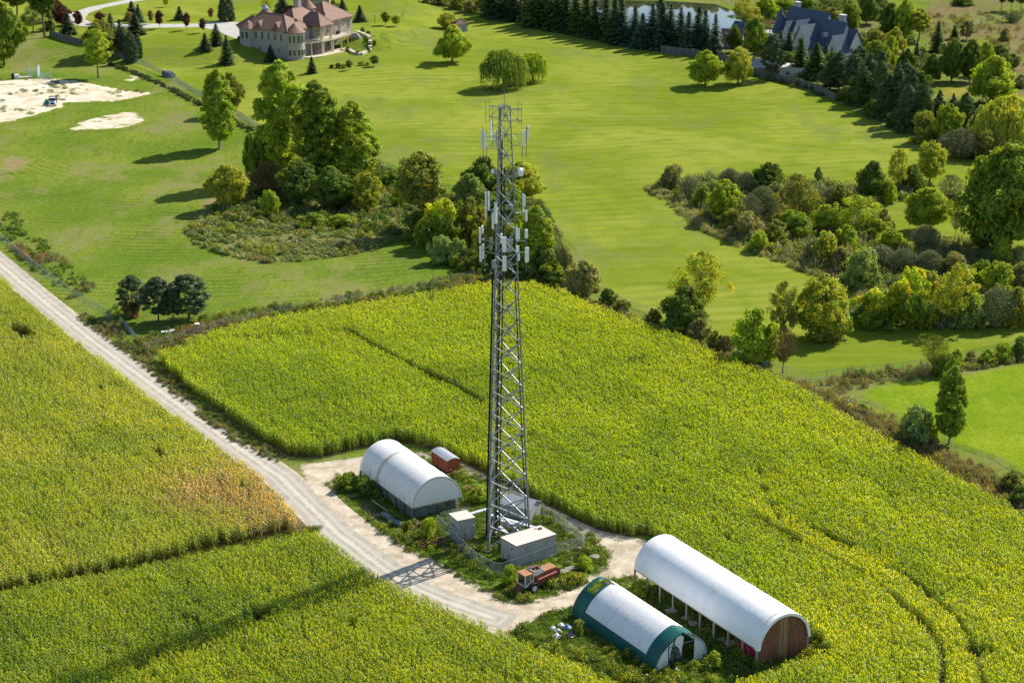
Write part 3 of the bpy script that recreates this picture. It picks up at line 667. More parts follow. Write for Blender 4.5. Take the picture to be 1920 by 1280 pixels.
# ------------------------------------------------------------------ trees and bushes, one by one
# kind, x, base y, top y, width, hue, label (survey pixels)
T_ = [
# far left corner
('round_tree', 6, 106, 2, 78, 'mg', 'big dark green broadleaf tree cut by the left edge above the sand'),
('tall_tree', 32, 48, -75, 62, 'dg', 'tall tree with long bare trunk behind the left corner tree'),
('open_tree', 62, 60, 8, 48, 'sg', 'pale grey green loose tree between two long bare trunks'),
('tall_tree', 84, 71, -85, 60, 'dg', 'tall tree with bare trunk standing at the end of the pale fence'),
('spruce', 94, 57, 14, 16, 'mg', 'slim light green conifer touching the tall bare trunk by the fence end'),
('round_tree', 98, 40, -14, 36, 'pu', 'larger dark purple tree at the left bend of the drive'),
('round_tree', 117, 49, 8, 31, 'pu', 'smaller dark purple tree in front of the larger purple one'),
('spruce', 128, 65, 25, 24, 'sd', 'dark spruce standing alone inside the pale fence corner'),
('ornamental_tree', 146, 54, 20, 17, 'pu', 'small purple tree at the inner edge of the drive bend'),
('ornamental_tree', 188, 44, 22, 21, 'pu', 'purple treetop showing over the big olive round tree'),
('round_tree', 191, 97, 34, 66, 'ol', 'big olive round tree behind the fence corner'),
('tall_tree', 184, 147, 53, 46, 'lg', 'bright green tree with forked bare trunk at the edge of the sand'),
('spruce', 209, 80, 25, 22, 'sd', 'dark spruce just right of the big olive tree'),
('spruce', 226, 86, 36, 20, 'sd', 'dark spruce behind the three low cedars'),
('cedar', 231, 96, 50, 30, 'sd', 'first and leftmost of three dark cedars by the fence corner'),
('cedar', 245, 102, 57, 26, 'sd', 'middle one of three dark cedars by the fence corner'),
('cedar', 258, 98, 62, 17, 'sd', 'slim right hand one of three dark cedars by the fence corner'),
('spruce', 248, 38, 2, 20, 'bl', 'bluish spruce beside the drive, left of a pair'),
('spruce', 260, 42, 8, 16, 'bl', 'slimmer bluish spruce, right of a pair beside the drive'),
('ornamental_tree', 243, 50, 22, 14, 'rb', 'brown leaved tree squeezed between spruces by the drive'),
('spruce', 254, 65, 26, 23, 'sd', 'tall dark spruce on the near side of the drive'),
('ornamental_tree', 283, 46, 19, 12, 'rb', 'small brownish tree above the drive, first of the lawn saplings'),
('ornamental_tree', 300, 54, 19, 14, 'pu', 'small purple tree on the drive edge with long shadow'),
('spruce', 337, 38, 12, 16, 'bl', 'small bluish spruce on the lawn above the drive'),
('ornamental_tree', 350, 57, 23, 16, 'pu', 'small purple tree halfway along the near edge of the drive'),
('ornamental_tree', 381, 62, 34, 12, 'pu', 'slim purple tree on the drive nearest the mansion'),
('ornamental_tree', 396, 38, 14, 13, 'rb', 'small reddish brown tree beside the huge cedar'),
('ornamental_tree', 311, 14, -6, 11, 'gl', 'tiny golden tree at the top edge above the lawn'),
('cedar', 425, 40, -12, 29, 'sd', 'huge egg shaped dark cedar at the forecourt'),
('spruce', 385, 91, 62, 17, 'sd', 'left one of three young spruces left of the mansion'),
('spruce', 406, 84, 45, 21, 'sd', 'tallest of three young spruces left of the mansion'),
('spruce', 425, 101, 66, 18, 'sd', 'nearest of three young spruces left of the mansion'),
# round the mansion
('spruce', 508, 116, 83, 18, 'sd', 'slim spruce against the shaded mansion wall'),
('spruce', 585, 138, 106, 15, 'sd', 'young spruce on the lawn in front of the mansion patio'),
('open_tree', 500, 26, -6, 18, 'gl', 'yellowing tree behind the pyramid roof of the mansion'),
('spruce', 530, 28, -6, 28, 'bl', 'big bluish spruce behind the mansion roofs'),
('round_tree', 547, 30, 10, 28, 'pu', 'low purple tree behind the mansion roofs'),
('round_tree', 625, 18, -1, 18, 'ol', 'olive tree beside the mansion outbuilding'),
('spruce', 642, 20, -2, 12, 'sd', 'slim spruce at the right side of the mansion outbuilding'),
('spruce', 675, 41, 10, 18, 'bl', 'bluish spruce at the right end of the mansion'),
('ball_shrub', 448, 77, 68, 7, 'dg', 'clipped ball tree on the mansion forecourt'),
('ball_shrub', 680, 61, 52, 8, 'dg', 'farthest clipped ball shrub on the curved garden wall'),
('ball_shrub', 691, 67, 58, 8, 'dg', 'second farthest clipped ball shrub along the curved garden wall'),
('ball_shrub', 702, 75, 66, 7, 'dg', 'outermost clipped ball shrub beyond the curved garden wall'),
('ball_shrub', 691, 81, 73, 8, 'dg', 'clipped ball shrub at the bend of the garden wall'),
('ball_shrub', 670, 85, 77, 8, 'dg', 'clipped ball shrub midway along the near garden wall'),
('ball_shrub', 652, 90, 81, 8, 'dg', 'clipped ball shrub at the foot of the curved stair'),
('ornamental_tree', 655, 132, 112, 15, 'dg', 'dark round tree in the lower flower bed'),
('ornamental_tree', 701, 125, 104, 17, 'sd', 'dark dome shaped tree at the end of the flower bed'),
('bush', 622, 128, 121, 10, 'pu', 'low dark purple bush at the left end of the flower bed'),
('bush', 634, 128, 117, 12, 'ol', 'low olive bush in the flower bed'),
('bush', 645, 128, 119, 13, 'tp', 'low greyish bush beside the dark round tree in the flower bed'),
('bush', 678, 123, 115, 14, 'yg', 'low yellowish bush in the upper flower bed'),
('bush', 689, 123, 116, 10, 'tw', 'low tan bush in the upper flower bed'),
('ornamental_tree', 723, 48, 22, 20, 'ol', 'small olive tree right of the mansion with long shadow'),
('ornamental_tree', 743, 50, 28, 17, 'yg', 'small yellow green tree right of the mansion with long shadow'),
# lawn
('round_tree', 838, 54, 23, 37, 'gl', 'golden olive round tree next to the small shed'),
('round_tree', 848, 117, 46, 64, 'yg', 'large round dark tree with yellow top on the lawn'),
('willow', 945, 166, 88, 78, 'mg', 'large weeping willow on the open lawn'),
('willow', 1000, 153, 97, 48, 'lg', 'smaller yellowish willow behind the large one'),
('bush', 806, 6, -14, 30, 'gy', 'grey bush at the top edge, leftmost of the brush row'),
('bush', 832, 10, -14, 34, 'gy', 'grey green bush second in the brush row by the top edge'),
('bush', 858, 16, -12, 34, 'ol', 'olive bush in the middle of the brush row by the top edge'),
('bush', 884, 22, -10, 36, 'gy', 'pale grey bush at the right end of the brush row'),
('round_tree', 905, 25, -16, 26, 'mg', 'green tree between the brush row and the dark spruces'),
('bush', 968, 37, 11, 22, 'og', 'small orange leaved tree in front of the dark spruces'),
('open_tree', 978, 38, -4, 26, 'gy', 'pale grey tree behind the orange one'),
('spruce', 1047, 55, 6, 30, 'mg', 'lighter green conifer in front of the dark spruce row'),
('round_tree', 1323, 161, 93, 62, 'yg', 'round yellow green tree at the corner of the lawn'),
('round_tree', 1383, 158, 87, 56, 'gl', 'round golden tree beside the yellow green one on the lawn'),
# round the blue roofed house
('round_tree', 1378, 98, 46, 30, 'dg', 'dark conical tree right of the red roofed cabin'),
('round_tree', 1415, 108, 31, 50, 'mg', 'tall dense green tree left of the blue roofed house'),
('open_tree', 1394, 50, -4, 58, 'gl', 'orange tinged tree by the right end of the lake'),
('round_tree', 1435, 36, -6, 44, 'lg', 'bright green tree behind the left turret of the blue roofed house'),
('round_tree', 1470, 24, -14, 46, 'lg', 'bright green tree behind the chimney of the blue roofed house'),
('round_tree', 1507, 22, -14, 44, 'mg', 'green tree behind the main ridge of the blue roofed house'),
('pine', 1447, 148, 64, 36, 'sd', 'broad dark conifer over the grey outbuilding roof'),
('spruce', 1463, 118, 58, 20, 'bl', 'slim bluish spruce left of centre before the blue roofed house'),
('spruce', 1478, 118, 60, 24, 'sd', 'dark spruce hiding the left gable of the blue roofed house'),
('spruce', 1500, 142, 70, 32, 'dg', 'ragged spruce in front of the flat roofed garage'),
('spruce', 1529, 148, 80, 36, 'dg', 'wide spruce right of the flat roofed garage'),
('spruce', 1547, 128, 81, 18, 'sd', 'slim dark spruce below the white gable'),
('dense_pine', 1572, 168, 94, 44, 'sd', 'first dark pine of the wall row, nearest the white gable'),
('dense_pine', 1600, 178, 92, 46, 'sd', 'second dark pine of the wall row, right of the white gable'),
('dense_pine', 1628, 192, 98, 46, 'sd', 'third dark pine of the wall row'),
('dense_pine', 1648, 206, 112, 40, 'dg', 'fourth dark pine of the wall row, beside the reddish tree'),
('round_tree', 1659, 200, 126, 26, 'rb', 'dying reddish tree among the dark pines'),
('dense_pine', 1680, 220, 118, 44, 'sd', 'fifth dark pine of the wall row, right of the reddish tree'),
('dense_pine', 1705, 232, 126, 46, 'sd', 'sixth dark pine of the wall row'),
('dense_pine', 1728, 246, 148, 40, 'dg', 'last dark pine at the lower end of the wall row'),
('dense_pine', 1610, 150, 84, 44, 'dg', 'dark pine in the second rank behind the wall row, left'),
('dense_pine', 1650, 165, 96, 44, 'sd', 'dark pine in the second rank behind the reddish tree'),
('dense_pine', 1695, 190, 110, 44, 'dg', 'dark pine in the second rank, right'),
('dense_pine', 1758, 236, 168, 26, 'sd', 'small dark pine beside the golden grass patch'),
('dense_pine', 1784, 240, 175, 24, 'sd', 'slim dark pine next to the small one by the golden grass'),
('dense_pine', 1808, 252, 172, 42, 'dg', 'broad dark pine right of the golden grass patch'),
('round_tree', 1557, 70, 14, 56, 'ol', 'olive tree behind the right chimney of the blue roofed house'),
('spruce', 1577, 84, 40, 22, 'dg', 'dark conifer beside the right wing of the blue roofed house'),
('round_tree', 1592, 62, -2, 44, 'mg', 'green tree over the right wing of the blue roofed house'),
('round_tree', 1625, 46, -12, 46, 'dg', 'dark tree at the top edge behind the garden clearing'),
('round_tree', 1668, 72, 4, 52, 'dg', 'large dark green tree with yellow right flank, left of the pair'),
('round_tree', 1695, 76, -2, 44, 'yg', 'tall tree with bright yellow flank at the meadow edge'),
('tall_tree', 1722, 78, 15, 42, 'gl', 'brownish gold tree with visible trunk at the meadow edge'),
('round_tree', 1678, 100, 50, 38, 'gl', 'golden round tree above the second turret'),
('round_tree', 1640, 104, 56, 40, 'ol', 'olive gold tree right of the second turret'),
('round_tree', 1668, 134, 66, 34, 'yg', 'yellow green tree behind the dark pine row'),
('spruce', 1718, 112, 74, 13, 'bl', 'slim pale blue spruce at the meadow edge'),
('spruce', 1757, 98, 40, 23, 'dg', 'tall spruce at the edge of the brown meadow'),
('spruce', 1789, 74, 47, 14, 'dg', 'small spruce on the brown meadow'),
('pine', 1812, 76, 38, 23, 'ol', 'brownish pine on the brown meadow'),
('round_tree', 1698, 150, 90, 36, 'dg', 'dark green tree, leftmost of the round clump beyond the golden grass'),
('round_tree', 1748, 156, 100, 38, 'dg', 'low dark green tree with grey top in the round clump'),
('round_tree', 1784, 154, 70, 52, 'dg', 'tallest dark tree of the round clump beyond the golden grass'),
('round_tree', 1818, 154, 72, 48, 'dg', 'wide dark tree right of the tallest in the round clump'),
('round_tree', 1845, 142, 77, 38, 'yg', 'yellow topped dark tree in the round clump'),
('round_tree', 1872, 134, 82, 44, 'dg', 'dark tree at the right side of the round clump'),
('round_tree', 1898, 132, 100, 28, 'dg', 'small dark tree ending the round clump'),
('round_tree', 1861, 196, 103, 88, 'yg', 'bright yellow green tree overhanging the woods at the right'),
('bush', 1884, 76, 51, 25, 'gy', 'lone grey bush on the brown meadow'),
('twig_shrub', 1900, 42, 22, 34, 'tw', 'twiggy grey brown shrub by the wooden fence on the brown meadow'),
('tall_tree', 1878, 20, -30, 22, 'dg', 'dark tree on the far bright strip, left of three at the corner'),
('tall_tree', 1895, 20, -30, 22, 'dg', 'dark tree on the far bright strip, middle of three at the corner'),
('tall_tree', 1914, 22, -30, 22, 'dg', 'dark tree on the far bright strip, right of three at the corner'),
('bush', 1806, 10, -8, 40, 'dg', 'dark bush at the top edge of the far meadow'),
('bush', 1912, 165, 138, 34, 'gy', 'grey bush at the right edge beside the yellow green tree'),
('bush', 1735, 268, 205, 56, 'ol', 'broad olive bush at the lower end of the woods'),
('round_tree', 1775, 272, 193, 56, 'yg', 'yellow topped bush at the lower end of the woods'),
('willow', 1888, 286, 172, 112, 'gl', 'large golden willow like tree at the right edge'),
('twig_shrub', 1802, 296, 236, 84, 'gy', 'grey twiggy shrub below the golden willow like tree'),
('bush', 1850, 300, 240, 56, 'ol', 'dark olive bush under the golden willow like tree'),
('bush', 1836, 262, 196, 50, 'sg', 'grey green bush left of the golden willow like tree'),
('round_tree', 1888, 472, 266, 168, 'mg', 'huge dark green broad tree at the right edge'),
('round_tree', 1842, 470, 402, 56, 'dg', 'dark tree at the foot of the huge right edge tree'),
('bush', 1878, 492, 445, 44, 'lg', 'bright leafy bush below the huge right edge tree'),
# thicket in the middle right
('bush', 1257, 353, 306, 50, 'gy', 'grey olive bush at the pointed left tip of the thicket'),
('twig_shrub', 1294, 374, 330, 46, 'tw', 'grey twiggy shrub next to the left tip of the thicket'),
('bush', 1316, 388, 345, 38, 'mg', 'green bush left of the yellow green thicket tree'),
('round_tree', 1357, 413, 335, 72, 'yg', 'yellow green tree on the thicket edge towards the lawn'),
('twig_shrub', 1368, 348, 312, 42, 'tw', 'grey brown twiggy shrub at the back of the thicket'),
('twig_shrub', 1398, 362, 318, 40, 'tw', 'grey twiggy shrub left of the dark thicket tree'),
('round_tree', 1440, 360, 303, 58, 'dg', 'dark green tree with open base at the back of the thicket'),
('twig_shrub', 1430, 402, 346, 66, 'tp', 'grey twiggy shrub in the middle of the thicket'),
('bare_tree', 1405, 432, 362, 48, 'tw', 'bare greyish tree in the thicket behind the yellow green tree'),
('open_tree', 1500, 410, 325, 74, 'ol', 'olive tree with dark branching limbs in the thicket'),
('tall_tree', 1534, 350, 312, 16, 'sg', 'thin pale tree top behind the olive thicket tree'),
('twig_shrub', 1562, 396, 346, 54, 'tw', 'grey bare shrub right of the olive thicket tree'),
('bush', 1403, 446, 394, 60, 'gy', 'grey olive bush on the thicket edge above the tan grass strip'),
('bush', 1452, 456, 410, 60, 'ol', 'olive bush in the front row of the thicket'),
('bush', 1500, 446, 396, 60, 'mg', 'green bush in the middle of the thicket front'),
('round_tree', 1548, 436, 382, 50, 'yg', 'yellowish tree in the middle of the thicket'),
('bush', 1474, 468, 447, 28, 'sg', 'small pale round bush on the tan grass strip'),
('bush', 1545, 494, 432, 60, 'gl', 'bush with yellow top near the lower thicket edge'),
('twig_shrub', 1528, 490, 446, 44, 'tp', 'grey twiggy shrub in front of the yellow topped bush'),
('open_tree', 1605, 438, 365, 88, 'yg', 'yellow green tree with leaning dark limb in the thicket'),
('round_tree', 1642, 446, 410, 54, 'yg', 'low yellow green tree on the right of the thicket'),
('bush', 1658, 436, 388, 38, 'gy', 'rounded grey green bush at the edge of the small clearing'),
('bush', 1612, 540, 462, 80, 'sg', 'silvery green round bush at the lower thicket edge'),
('round_tree', 1634, 376, 300, 58, 'dg', 'dark green tree at the back of the clearing'),
('bush', 1664, 380, 334, 34, 'yg', 'light green bush leaning on the dark tree by the clearing'),
('open_tree', 1683, 358, 278, 44, 'gl', 'thin yellowish tree behind the clearing'),
('round_tree', 1743, 340, 262, 56, 'gl', 'golden tree at the back right of the clearing'),
('bush', 1712, 356, 306, 46, 'dg', 'dark bush between the thin yellowish and the golden tree'),
('bare_tree', 1781, 388, 325, 46, 'tp', 'bare grey tree right of the clearing'),
('bush', 1786, 392, 364, 28, 'ol', 'small bush at the foot of the bare grey tree'),
('round_tree', 1738, 432, 350, 76, 'yg', 'bright yellow green ball shaped tree in the clearing'),
('twig_shrub', 1734, 470, 418, 56, 'gy', 'grey bush in front of the ball shaped tree'),
('bare_tree', 1791, 442, 394, 22, 'tp', 'small bare sapling with dark base in the clearing'),
('twig_shrub', 1650, 500, 456, 62, 'tw', 'grey thicket shrub behind the silvery bush'),
('twig_shrub', 1695, 510, 462, 64, 'tp', 'grey thicket shrub behind the vine covered mound'),
('twig_shrub', 1742, 515, 466, 64, 'tw', 'reddish grey thicket shrub right of the grey bush'),
('bush', 1790, 520, 470, 60, 'gy', 'grey green bush left of the foot of the huge edge tree'),
('bush', 1843, 535, 484, 54, 'mg', 'green bush in front of the huge edge tree'),
('vine_mound', 1645, 610, 540, 96, 'mg', 'lower left half of the yellow topped vine covered mound'),
('vine_mound', 1705, 608, 497, 96, 'mg', 'taller right half of the yellow topped vine covered mound'),
('open_tree', 1795, 612, 490, 92, 'gl', 'yellow olive tree right of the vine covered mound'),
('bush', 1812, 612, 545, 70, 'sg', 'grey green lower bush under the yellow olive tree'),
('twig_shrub', 1868, 612, 528, 70, 'tw', 'grey brown shrub with pale dry tops at the right thicket edge'),
('bush', 1905, 610, 535, 66, 'ol', 'olive bush at the right edge above the lawn strip'),
('round_tree', 1868, 560, 488, 64, 'yg', 'yellow green tree behind the pale dry topped shrub'),
('bush', 1912, 545, 490, 56, 'gy', 'grey green bush at the right edge behind the thicket'),
('bush', 1455, 390, 340, 44, 'gy', 'grey green bush between the bare twiggy shrub and the olive thicket tree'),
('bush', 1425, 470, 432, 40, 'yg', 'low yellow green bush just above the tan grass strip'),
('bush', 1585, 470, 420, 50, 'lg', 'leafy green bush below the leaning limbed tree'),
('round_tree', 1575, 400, 345, 48, 'ol', 'olive round tree at the back of the thicket beside the grey bare shrub'),
('bush', 1340, 372, 336, 36, 'sg', 'silvery bush at the back left of the thicket'),
('bush', 1670, 470, 425, 50, 'yg', 'yellow green bush between the clearing and the grey shrubs'),
('bush', 1575, 508, 462, 48, 'gy', 'grey bush next to the silvery green round bush'),
('bush', 1480, 430, 392, 48, 'yg', 'sunlit yellow green bush in the thicket centre'),
('bush', 1370, 430, 392, 50, 'ol', 'olive bush right under the yellow green thicket tree'),
('bush', 1740, 560, 505, 60, 'gl', 'golden bush behind the taller vine covered half'),
('bush', 1480, 130, 96, 44, 'dg', 'dark bush at the foot of the spruces by the garage'),
('round_tree', 1560, 140, 96, 46, 'dg', 'dark round tree before the right wing of the gabled house'),
('round_tree', 1640, 140, 74, 50, 'mg', 'green tree between the pines and the olive gold tree'),
('round_tree', 1720, 190, 132, 52, 'dg', 'dark tree right behind the end of the pine row'),
('bush', 1610, 100, 66, 40, 'ol', 'olive bush in front of the leaning white boom'),
('dense_pine', 1556, 168, 108, 40, 'sd', 'dark conifer at the near end of the grey board wall'),
('dense_pine', 1615, 196, 118, 44, 'dg', 'low dark conifer in front of the second and third wall row pines'),
('dense_pine', 1664, 222, 140, 44, 'sd', 'dark conifer in front of the reddish tree'),
('dense_pine', 1700, 246, 158, 46, 'sd', 'dark conifer in front of the sixth wall row pine'),
('bush', 1590, 190, 160, 40, 'dg', 'dark bush at the end of the grey board wall'),
('bush', 1640, 216, 184, 44, 'dg', 'dark bush under the fourth wall row pine'),
('bush', 1684, 238, 206, 44, 'dg', 'dark bush under the fifth and sixth wall row pines'),
# between corn and lawn
('round_tree', 1284, 622, 534, 84, 'dg', 'dark leafy tree by the corn corner fence'),
('open_tree', 1308, 600, 468, 92, 'gl', 'yellow tree rising behind the dark leafy one'),
('bush', 1416, 678, 574, 92, 'lg', 'large round green bush beside the corn'),
('open_tree', 1470, 640, 526, 64, 'ol', 'olive tree behind the large round bush'),
('round_tree', 1540, 634, 512, 96, 'gl', 'yellow olive tree with bare upright twigs'),
('bush', 1552, 636, 572, 80, 'ol', 'dark bush skirt under the yellow olive tree'),
('bare_tree', 1467, 700, 610, 46, 'rb', 'reddish bare tree at the corn corner'),
('bush', 1020, 520, 462, 52, 'dg', 'dark bush right of the tower behind the corn'),
('cottonwood', 1006, 512, 384, 62, 'lg', 'young yellow green cottonwood just right of the tower'),
('bush', 1056, 524, 455, 38, 'gy', 'grey green bush right of the young cottonwood'),
('vine_mound', 1040, 530, 488, 64, 'dg', 'low vine covered bush at the back edge of the corn'),
('bush', 1094, 550, 486, 66, 'gy', 'grey dark bush with yellow fringe on the corn edge'),
('bush', 1140, 570, 538, 32, 'dg', 'small dark bush on the corn edge'),
('bush', 1166, 584, 560, 34, 'ol', 'low olive bush along the corn edge fence'),
('bush', 1312, 640, 596, 40, 'gy', 'grey green bush right of the dark leafy tree'),
('bush', 1340, 655, 618, 36, 'ol', 'low olive bush on the corn edge before the large round bush'),
('twig_shrub', 1362, 662, 626, 34, 'rb', 'reddish twiggy shrub beside the large round bush'),
('bush', 1226, 606, 578, 30, 'ol', 'low bush left of the dark leafy tree'),
# cottonwood grove
('cottonwood', 412, 278, 128, 64, 'lg', 'slender pale trunked tree left of the cottonwood grove'),
('round_tree', 432, 215, 134, 44, 'ol', 'brownish olive tree behind the slender pale trunked tree'),
('cottonwood', 528, 335, 110, 88, 'lg', 'leftmost tall cottonwood of the grove'),
('cottonwood', 596, 352, 148, 86, 'mg', 'middle tall cottonwood of the grove with dark crown'),
('cottonwood', 664, 352, 188, 86, 'lg', 'right tall cottonwood of the grove'),
('bush', 490, 336, 250, 44, 'mg', 'dark low growth at the left foot of the grove'),
('twig_shrub', 505, 366, 298, 66, 'rb', 'reddish brown shrub under the leftmost cottonwood'),
('round_tree', 560, 382, 300, 76, 'dg', 'dark shaded tree under the grove, left'),
('round_tree', 620, 392, 310, 78, 'dg', 'dark shaded tree under the grove, middle'),
('round_tree', 665, 386, 316, 66, 'dg', 'dark shaded tree under the grove, right'),
('round_tree', 428, 392, 306, 66, 'gl', 'yellowish round tree at the stone heap'),
('bush', 505, 405, 354, 36, 'lg', 'bright green little tree in front of the grove'),
('round_tree', 687, 398, 322, 58, 'gl', 'yellow olive tree at the right foot of the grove'),
('bush', 585, 425, 398, 54, 'mg', 'low bush in the grove shadow, left'),
('bush', 640, 424, 400, 50, 'lg', 'low bush in the grove shadow, right'),
('bush', 470, 330, 244, 28, 'mg', 'pale sapling left of the grove'),
('tall_tree', 792, 436, 282, 82, 'ol', 'dark tree with scattered yellow leaves between grove and tower'),
('vine_mound', 835, 462, 372, 96, 'mg', 'yellow draped vine covered bush left of the tower'),
('bush', 790, 448, 394, 60, 'dg', 'dark bush under the tree with scattered yellow leaves'),
('round_tree', 908, 374, 292, 74, 'dg', 'dark green tree behind the tower top'),
('round_tree', 975, 374, 302, 82, 'gl', 'gold and brown tree right of the upper tower'),
('round_tree', 880, 402, 324, 52, 'sg', 'grey green tree left of the upper tower'),
('round_tree', 945, 430, 340, 80, 'mg', 'green tree straight behind the upper tower'),
('bush', 880, 456, 366, 66, 'ol', 'olive bush left of the tower antennas'),
('round_tree', 930, 490, 400, 84, 'ol', 'olive tree straight behind the tower antennas'),
('bush', 975, 500, 420, 66, 'mg', 'green bush right behind the lower antennas'),
('bush', 788, 460, 430, 24, 'yg', 'small yellow bush alone on the meadow'),
('bush', 826, 492, 440, 48, 'sg', 'grey green bush on the meadow, larger of a pair'),
('bush', 858, 494, 444, 44, 'sg', 'grey green bush on the meadow, right one of a pair'),
('bush', 852, 500, 478, 22, 'yg', 'tiny yellow bush before the grey green pair'),
('bush', 872, 506, 478, 36, 'ol', 'low dark bush at the edge of the pair'),
('bush', 900, 510, 476, 44, 'dg', 'dark low bush left of the tower at the corn edge'),
('bush', 735, 348, 318, 50, 'mg', 'low green bush right of the grove'),
('bush', 755, 388, 350, 44, 'lg', 'low bright bush between grove and dark tree'),
# pines by the road
('pine', 250, 590, 516, 46, 'sd', 'leftmost pine of the little group by the farm road'),
('pine', 297, 604, 518, 50, 'sd', 'middle pine of the little group by the farm road'),
('pine', 326, 604, 528, 30, 'sd', 'slim pine squeezed in the little group by the farm road'),
('pine', 354, 600, 514, 62, 'sd', 'largest pine, right end of the little group by the farm road'),
('bush', 246, 592, 566, 40, 'rb', 'reddish bush under the leftmost roadside pine'),
# lower right edge
('bush', 1713, 826, 757, 66, 'sg', 'rounded grey green bush on the corn edge at the right'),
('cottonwood', 1779, 832, 684, 58, 'mg', 'slender poplar on the corn edge at the right'),
('bush', 1745, 826, 790, 40, 'yg', 'low yellowish bush between grey bush and poplar'),
('bare_tree', 1750, 700, 624, 50, 'gl', 'yellow and reddish bush on the green fence'),
('bush', 1768, 702, 660, 50, 'mg', 'dark vine bush at the foot of the yellow and reddish one'),
('bush', 1792, 690, 652, 34, 'yg', 'yellow green vine bush on the green fence'),
('bush', 1821, 674, 656, 20, 'tp', 'small round grey bush behind the green fence'),
('bush', 1850, 682, 652, 38, 'yg', 'yellow green hedge bush, first from the small round grey bush'),
('bush', 1884, 676, 640, 40, 'yg', 'yellow green hedge bush, second from the small round grey bush'),
('bush', 1914, 670, 628, 40, 'dg', 'dark hedge bush at the right edge'),
('bush', 1896, 918, 880, 50, 'ol', 'olive bush on the corn edge low at the right'),
('bush', 1914, 948, 908, 50, 'dg', 'dark bush on the corn edge lowest at the right'),
# yard
('bush', 802, 1012, 968, 34, 'yg', 'yellow flowering bush beside the small shelter'),
('bush', 765, 995, 975, 22, 'ol', 'low weedy bush left of the yellow flowering bush'),
('bush', 655, 916, 884, 44, 'mg', 'dark green bush at the back corner of the open white shelter'),
('bush', 690, 930, 898, 36, 'dg', 'dark bush under the open white shelter eave'),
('bush', 958, 1096, 1056, 30, 'lg', 'leafy bush with yellow flowers left of the old combine'),
('bush', 1096, 1068, 1040, 34, 'yg', 'yellow green bush behind the grey pallet'),
('bush', 895, 940, 908, 40, 'yg', 'golden weed bush at the end wall of the open white shelter'),
('bush', 1195, 1118, 1090, 36, 'yg', 'yellow flowering bush at the first posts of the long hoop barn'),
('bush', 1082, 1188, 1160, 28, 'ol', 'weedy bush at the back corner of the green edged hoop barn'),
('bush', 1338, 1250, 1220, 34, 'yg', 'yellow flowering bush at the front corner of the green edged hoop barn'),
]
for a in T_: tree(*a)
# the long dark spruce row along the lawn
ORD = ['first', 'second', 'third', 'fourth', 'fifth', 'sixth', 'seventh', 'eighth', 'ninth', 'tenth', 'eleventh', 'twelfth', 'thirteenth', 'fourteenth', 'fifteenth', 'sixteenth', 'seventeenth', 'eighteenth', 'nineteenth', 'twentieth']
rr = random.Random(4)
xs = [925, 945, 963, 990, 1008, 1026, 1044, 1062, 1080, 1097, 1114, 1132, 1150]
for i, x in enumerate(xs):
    by = 26 + (x - 905) * .215 + rr.uniform(0, 3)
    tree('spruce', x + rr.uniform(-5, 5), by, by - 78 - rr.uniform(0, 22), 30 + rr.uniform(-6, 10), rr.choice(['sd', 'sd', 'dg', 'bl']), 'dark spruce in the lawn row, %s from the brush end' % ORD[i], 'dark spruces in a row along the lawn')
for i, (x, ty, w) in enumerate([(1168, 2, 28), (1188, 6, 28), (1207, 20, 22), (1222, 8, 28), (1240, -2, 30), (1258, 8, 30), (1275, 14, 28), (1292, 24, 26), (1308, 20, 30), (1324, 16, 28), (1340, 28, 26)]):
    tree('spruce', x + rr.uniform(-3, 3), 84 + (x - 1168) * .1 + rr.uniform(-1, 5), ty + rr.uniform(-6, 6), w + rr.uniform(-2, 9), rr.choice(['bl', 'sd', 'bl']), 'dark spruce in front of the lake, %s from the left lake end' % ORD[i], 'dark spruces in front of the lake')
for i, (x, by, ty) in enumerate([(1012, 34, -44), (1075, 44, -32), (1100, 50, -26), (1160, 66, -18), (1238, 70, -12), (1310, 84, 12)]):
    tree('spruce', x, by, ty, 30, 'sd', 'dark spruce behind the lawn row, %s from the left' % ORD[i], 'dark spruces behind the lawn row')
for i, x in enumerate(range(1100, 1400, 24)):
    tree('round_tree', x, -6 - (i % 3) * 3, -46, 34, ['dg', 'ol', 'mg'][i % 3], 'dark far bank tree across the lake, %s from the left' % ORD[i], 'trees on the far bank of the lake')
# ------------------------------------------------------------------ corn, weeds: masses nobody could count
PC = {}
def stock(key, meshes, mat):
    c = bpy.data.collections.new(key)
    for i, me in enumerate(meshes):
        me.materials.append(mat); o = bpy.data.objects.new('%s_%02d' % (key, i), me); c.objects.link(o)
    PC[key] = (c, len(meshes))

